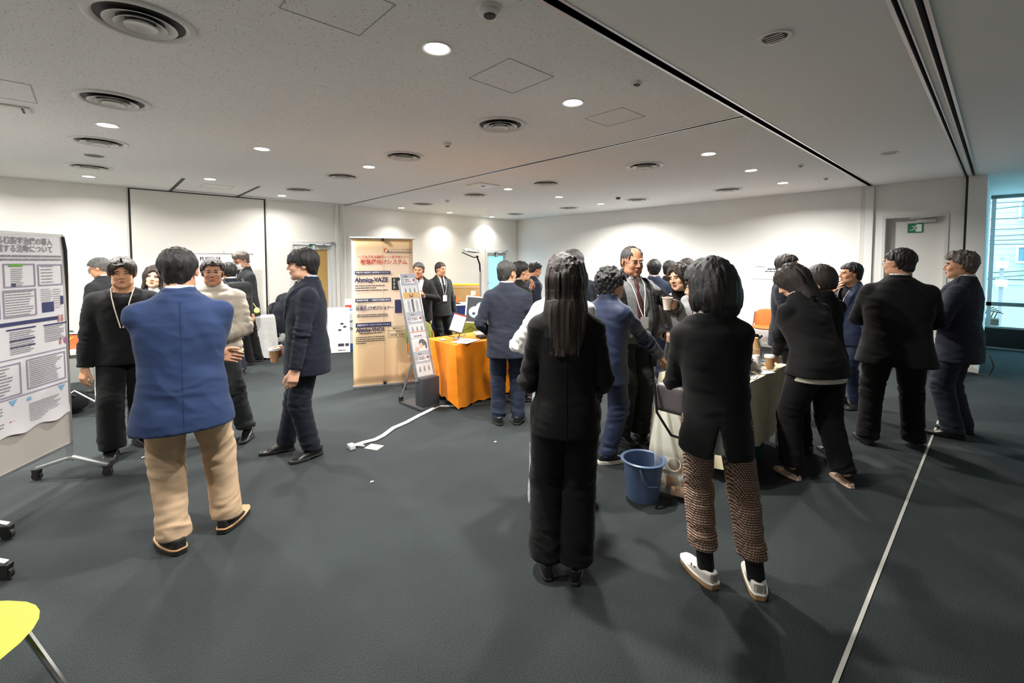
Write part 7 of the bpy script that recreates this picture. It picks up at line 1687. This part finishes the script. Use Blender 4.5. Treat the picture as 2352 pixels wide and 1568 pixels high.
for (dx, dy, dz, m, tl) in ((-0.10, -0.02, 0.045, KRAFT, (1.5, 0.2, 0.5)), (0.0, -0.09, 0.045, KRAFT, (1.6, 0.1, 1.9)), (-0.07, -0.07, 0.14, CUPW, (1.2, 0.8, 0.4)), (0.06, -0.03, 0.13, KRAFT, (0.9, 0.5, 2.3)), (0.02, 0.06, 0.05, CUPW, (1.4, 0.3, 3.0)), (0.10, 0.03, 0.05, KRAFT, (1.5, 0.2, 4.0)), (-0.01, 0.0, 0.20, KRAFT, (1.1, 0.4, 5.0)), (-0.05, 0.05, 0.15, CUPW, (0.7, 0.6, 1.2))):
    cup(('used %s cup lying in the clear sack, ' % ('kraft' if m is KRAFT else 'white')) + ('leftmost at the bottom', 'front one at the bottom', 'with its rim facing the bucket', 'tilted halfway up at the right', 'at the bottom behind the others', 'rightmost at the bottom', 'topmost of the heap', 'halfway up at the back')[k], (2.93 + dx * 0.75, 1.50 + dy * 0.75, dz), m, False, tl, 'used_cup', 0.09, 'used cups in the sack'); k += 1

# ------------------------------------------------------------------ cups in hands
def hand_cup(p, sd, label, m, lid, off=0.105, palm=0.048, h=0.10, drop=0.055):
    q = PEOPLE[p]['hand'](sd, off, palm); cup(label, (q[0], q[1], q[2] - drop), m, lid, None, 'paper_cup', h)
hand_cup('profile', 1, 'kraft cup with white lid held low by the man in profile', KRAFT, True)
hand_cup('cardigan', -1, 'open white cup raised by the older man in the cardigan', CUPP, False)
hand_cup('curly', -1, 'open cream cup held by the curly-haired person', CUPW, False)
hand_cup('cupman', -1, 'small white cup held up beside the tan banner', CUPW, False, h=0.08)

# ------------------------------------------------------------------ bags
bp_ = PEOPLE['backpacker']; pos = bp_['T']((0, -0.24, 1.16)); bpk = thing('backpack', 'black backpack worn by the dark-haired person near the banner', 'backpack', tuple(pos), bp_['rz'])
_v, _f = polygonise(lambda P: smin(rbox(P, (0, 0, 0), (0.16, 0.10, 0.24), 0.07), rbox(P, (0, -0.08, -0.08), (0.12, 0.06, 0.13), 0.04), 0.02), (-0.2, -0.2, -0.28), (0.2, 0.14, 0.28), 0.014); np_mesh('pack_body', _v, _f, cloth('pack_black', (0.010, 0.010, 0.011), rough=0.6), bpk)
for sx in (-1, 1): mb = MB(); mb.tube([(sx * 0.11, 0.08, 0.20), (sx * 0.13, 0.16, 0.26), (sx * 0.14, 0.30, 0.22), (sx * 0.15, 0.36, 0.05), (sx * 0.14, 0.22, -0.14), (sx * 0.12, 0.08, -0.18)], 0.020, 8); mb.build('strap', cloth('pack_black', (0.010, 0.010, 0.011)), bpk, smooth=True)
mb = MB(); mb.tube([(0.12, -0.14, -0.06), (0.15, -0.16, -0.12)], 0.004, 6); chm = mb.build('charm_cord', mat('cord_yellow', lin(220, 214, 120)), bpk); mb = MB(); mb.ellipsoid((0.155, -0.165, -0.165), (0.040, 0.030, 0.045), 12); mb.build('round_charm', mat('charm_yellow_green', lin(214, 222, 120), rough=0.8, vary=0.2, vscale=40), bpk, smooth=True)
tt = thing('shoulder_tote', 'grey leather bag with black strap at the bob-haired woman\'s left side', 'bag', (2.13, 1.10, 0)); GLE = mat('leather_grey', lin(96, 90, 90), rough=0.4)
_v, _f = polygonise(lambda P: rbox(P, (0, 0, 0.93), (0.045, 0.085, 0.075), 0.025), (-0.1, -0.16, 0.8), (0.1, 0.16, 1.06), 0.01); np_mesh('bag_body', _v, _f, GLE, tt)
mb = MB(); mb.tube([(-0.03, -0.09, 0.99), (-0.045, -0.10, 1.10), (-0.03, -0.10, 1.20), (0.0, -0.10, 1.22)], 0.009, 8); mb.build('strap', BLKP, tt, smooth=True); mb = MB(); mb.tube([(-0.05, 0.08, 1.0), (-0.075, 0.05, 0.86), (-0.06, -0.02, 0.76), (-0.02, -0.08, 0.74), (0.0, -0.11, 0.80)], 0.007, 8); mb.build('loose_strap', BLKP, tt, smooth=True)

# ------------------------------------------------------------------ near lime chair, floor cord, litter, notices
meeting_chair('bright lime chair cut off by the lower left corner', (-0.425, 2.115, 0), rad(47), LIME, z_back=0.665)
fc = thing('power_cord', 'white taped power cord lying across the carpet to the orange table', 'cord', (0, 0, 0)); pth = [(2.90, 4.06, 0.012), (2.74, 4.20, 0.012), (2.43, 4.08, 0.012), (2.23, 3.99, 0.012), (2.06, 3.94, 0.012), (1.90, 3.83, 0.012), (1.80, 3.79, 0.012), (1.70, 3.80, 0.012), (1.60, 3.79, 0.012)]
mb = MB(); mb.tube(pth, 0.010, 8); mb.build('cord', WHITEP, fc, smooth=True); mb = MB(); mb.tube([(x + 0.012, y - 0.018, 0.009) for x, y, z in pth[1:]], 0.008, 8); mb.build('second_strand', WHITEP, fc, smooth=True); mb = MB(); mb.box((1.575, 3.755, 0.022), (0.05, 0.07, 0.04)); mb.build('plug', WHITEP, fc, bevel=0.006); mb = MB(); mb.tube([(1.60, 3.79, 0.015), (1.64, 3.74, 0.018), (1.67, 3.71, 0.015)], 0.009, 8); mb.build('pigtail', WHITEP, fc, smooth=True)
tp = MB(); tp.box((0, 0, 0.0015), (0.10, 0.13, 0.003)); o = tp.build('paper_tag', mat('tag_beige', lin(214, 208, 188), rough=0.8), None, loc=(1.735, 3.655, 0.001)); o.rotation_euler = (0, 0, 0.5); tag(o, 'pale paper tag lying beside the power cord plug', 'paper')
for k, (x, y, lb) in enumerate(((1.43, 3.07, 'tiny white paper scrap on the open carpet'), (2.57, 3.01, 'tiny white paper scrap near the balding man'), (0.226, 4.74, 'tiny white paper scrap by the black sweater man'))):
    mb = MB(); mb.grid(lambda u, v: (0.022 * u, 0.016 * v, 0.002 + 0.005 * abs(math.sin(u * 4 + k))), 4, 2); o = mb.build('paper_scrap', PAPER, None, loc=(x, y, 0.001), solid=0.001); tag(o, lb, 'scrap')
nw = thing('wall_notice', 'two white notice sheets taped to the right-hand wall', 'notice', (XR - 0.004, 3.0, 1.39), rad(-90)); mb = MB(); mb.box((0.02, 0, 0.02), (0.46, 0.003, 0.24)); mb.build('sheet', PAPER, nw); mb = MB(); mb.box((-0.03, -0.004, -0.02), (0.44, 0.003, 0.17)); mb.build('front_sheet', WHITEP, nw)
mb = MB(); dashes(mb, 0.02, 0.20, 0.085, 0.022, -0.006); dashes(mb, -0.02, 0.20, 0.040, 0.018, -0.006); q2(mb, -0.19, -0.02, 0.128, 0.134, -0.006); mb.build('print', INK, nw)
# chair and black bag by the side door, cable at the wall end
meeting_chair('orange flip-seat chair by the exit door, seen between two men', (8.72, 0.82, 0), rad(60), ORNG, seat_up=True)
bb = thing('black_case', 'black case resting on the orange chair by the exit door', 'case', (8.78, 0.86, 0.70), 0.4); mb = MB(); mb.box((0, 0, 0.17), (0.30, 0.20, 0.34)); mb.build('case_body', BLKP, bb, bevel=0.02); mb = MB(); mb.tube([(-0.06, 0, 0.33), (-0.05, 0, 0.38), (0.05, 0, 0.38), (0.06, 0, 0.33)], 0.010, 8); mb.build('handle', BLKP, bb, smooth=True)
meeting_chair('orange chair against the right-hand wall near the notice', (8.75, 2.82, 0), rad(-80), ORNG, z_back=0.58)
folding_table('plain white table beside the right-hand wall', (8.60, 3.95, 0), rad(90), 1.2, 0.45, modesty=False)
cw = MB(); cw.tube([(9.22, 0.30, 0.02), (9.20, 0.16, 0.015), (9.15, 0.06, 0.03), (9.14, 0.02, 0.16), (9.16, 0.06, 0.30), (9.20, 0.13, 0.36)], 0.010, 8); tag(cw.build('black_cable_loop', BLKP, None, smooth=True), 'black cable looping out from the wall end near the window', 'cable')
pl = thing('planter', 'brown planter with bare twigs outside the window', 'planter', (13.0, 0.16, -1.0)); mb = MB(); mb.box((0, 0, 0.75), (0.3, 0.34, 1.5)); mb.build('pot', mat('planter_brown', lin(110, 92, 76), rough=0.8), pl, bevel=0.02)
for k in range(5): mb = MB(); mb.tube([(0, -0.10 + 0.05 * k, 1.48), (0.02, -0.14 + 0.05 * k, 1.62), (0.0, -0.22 + 0.03 * k, 1.60 + 0.03 * k)], 0.010, 5); mb.build('twig', mat('twig_brown', lin(80, 66, 56), rough=0.9), pl)
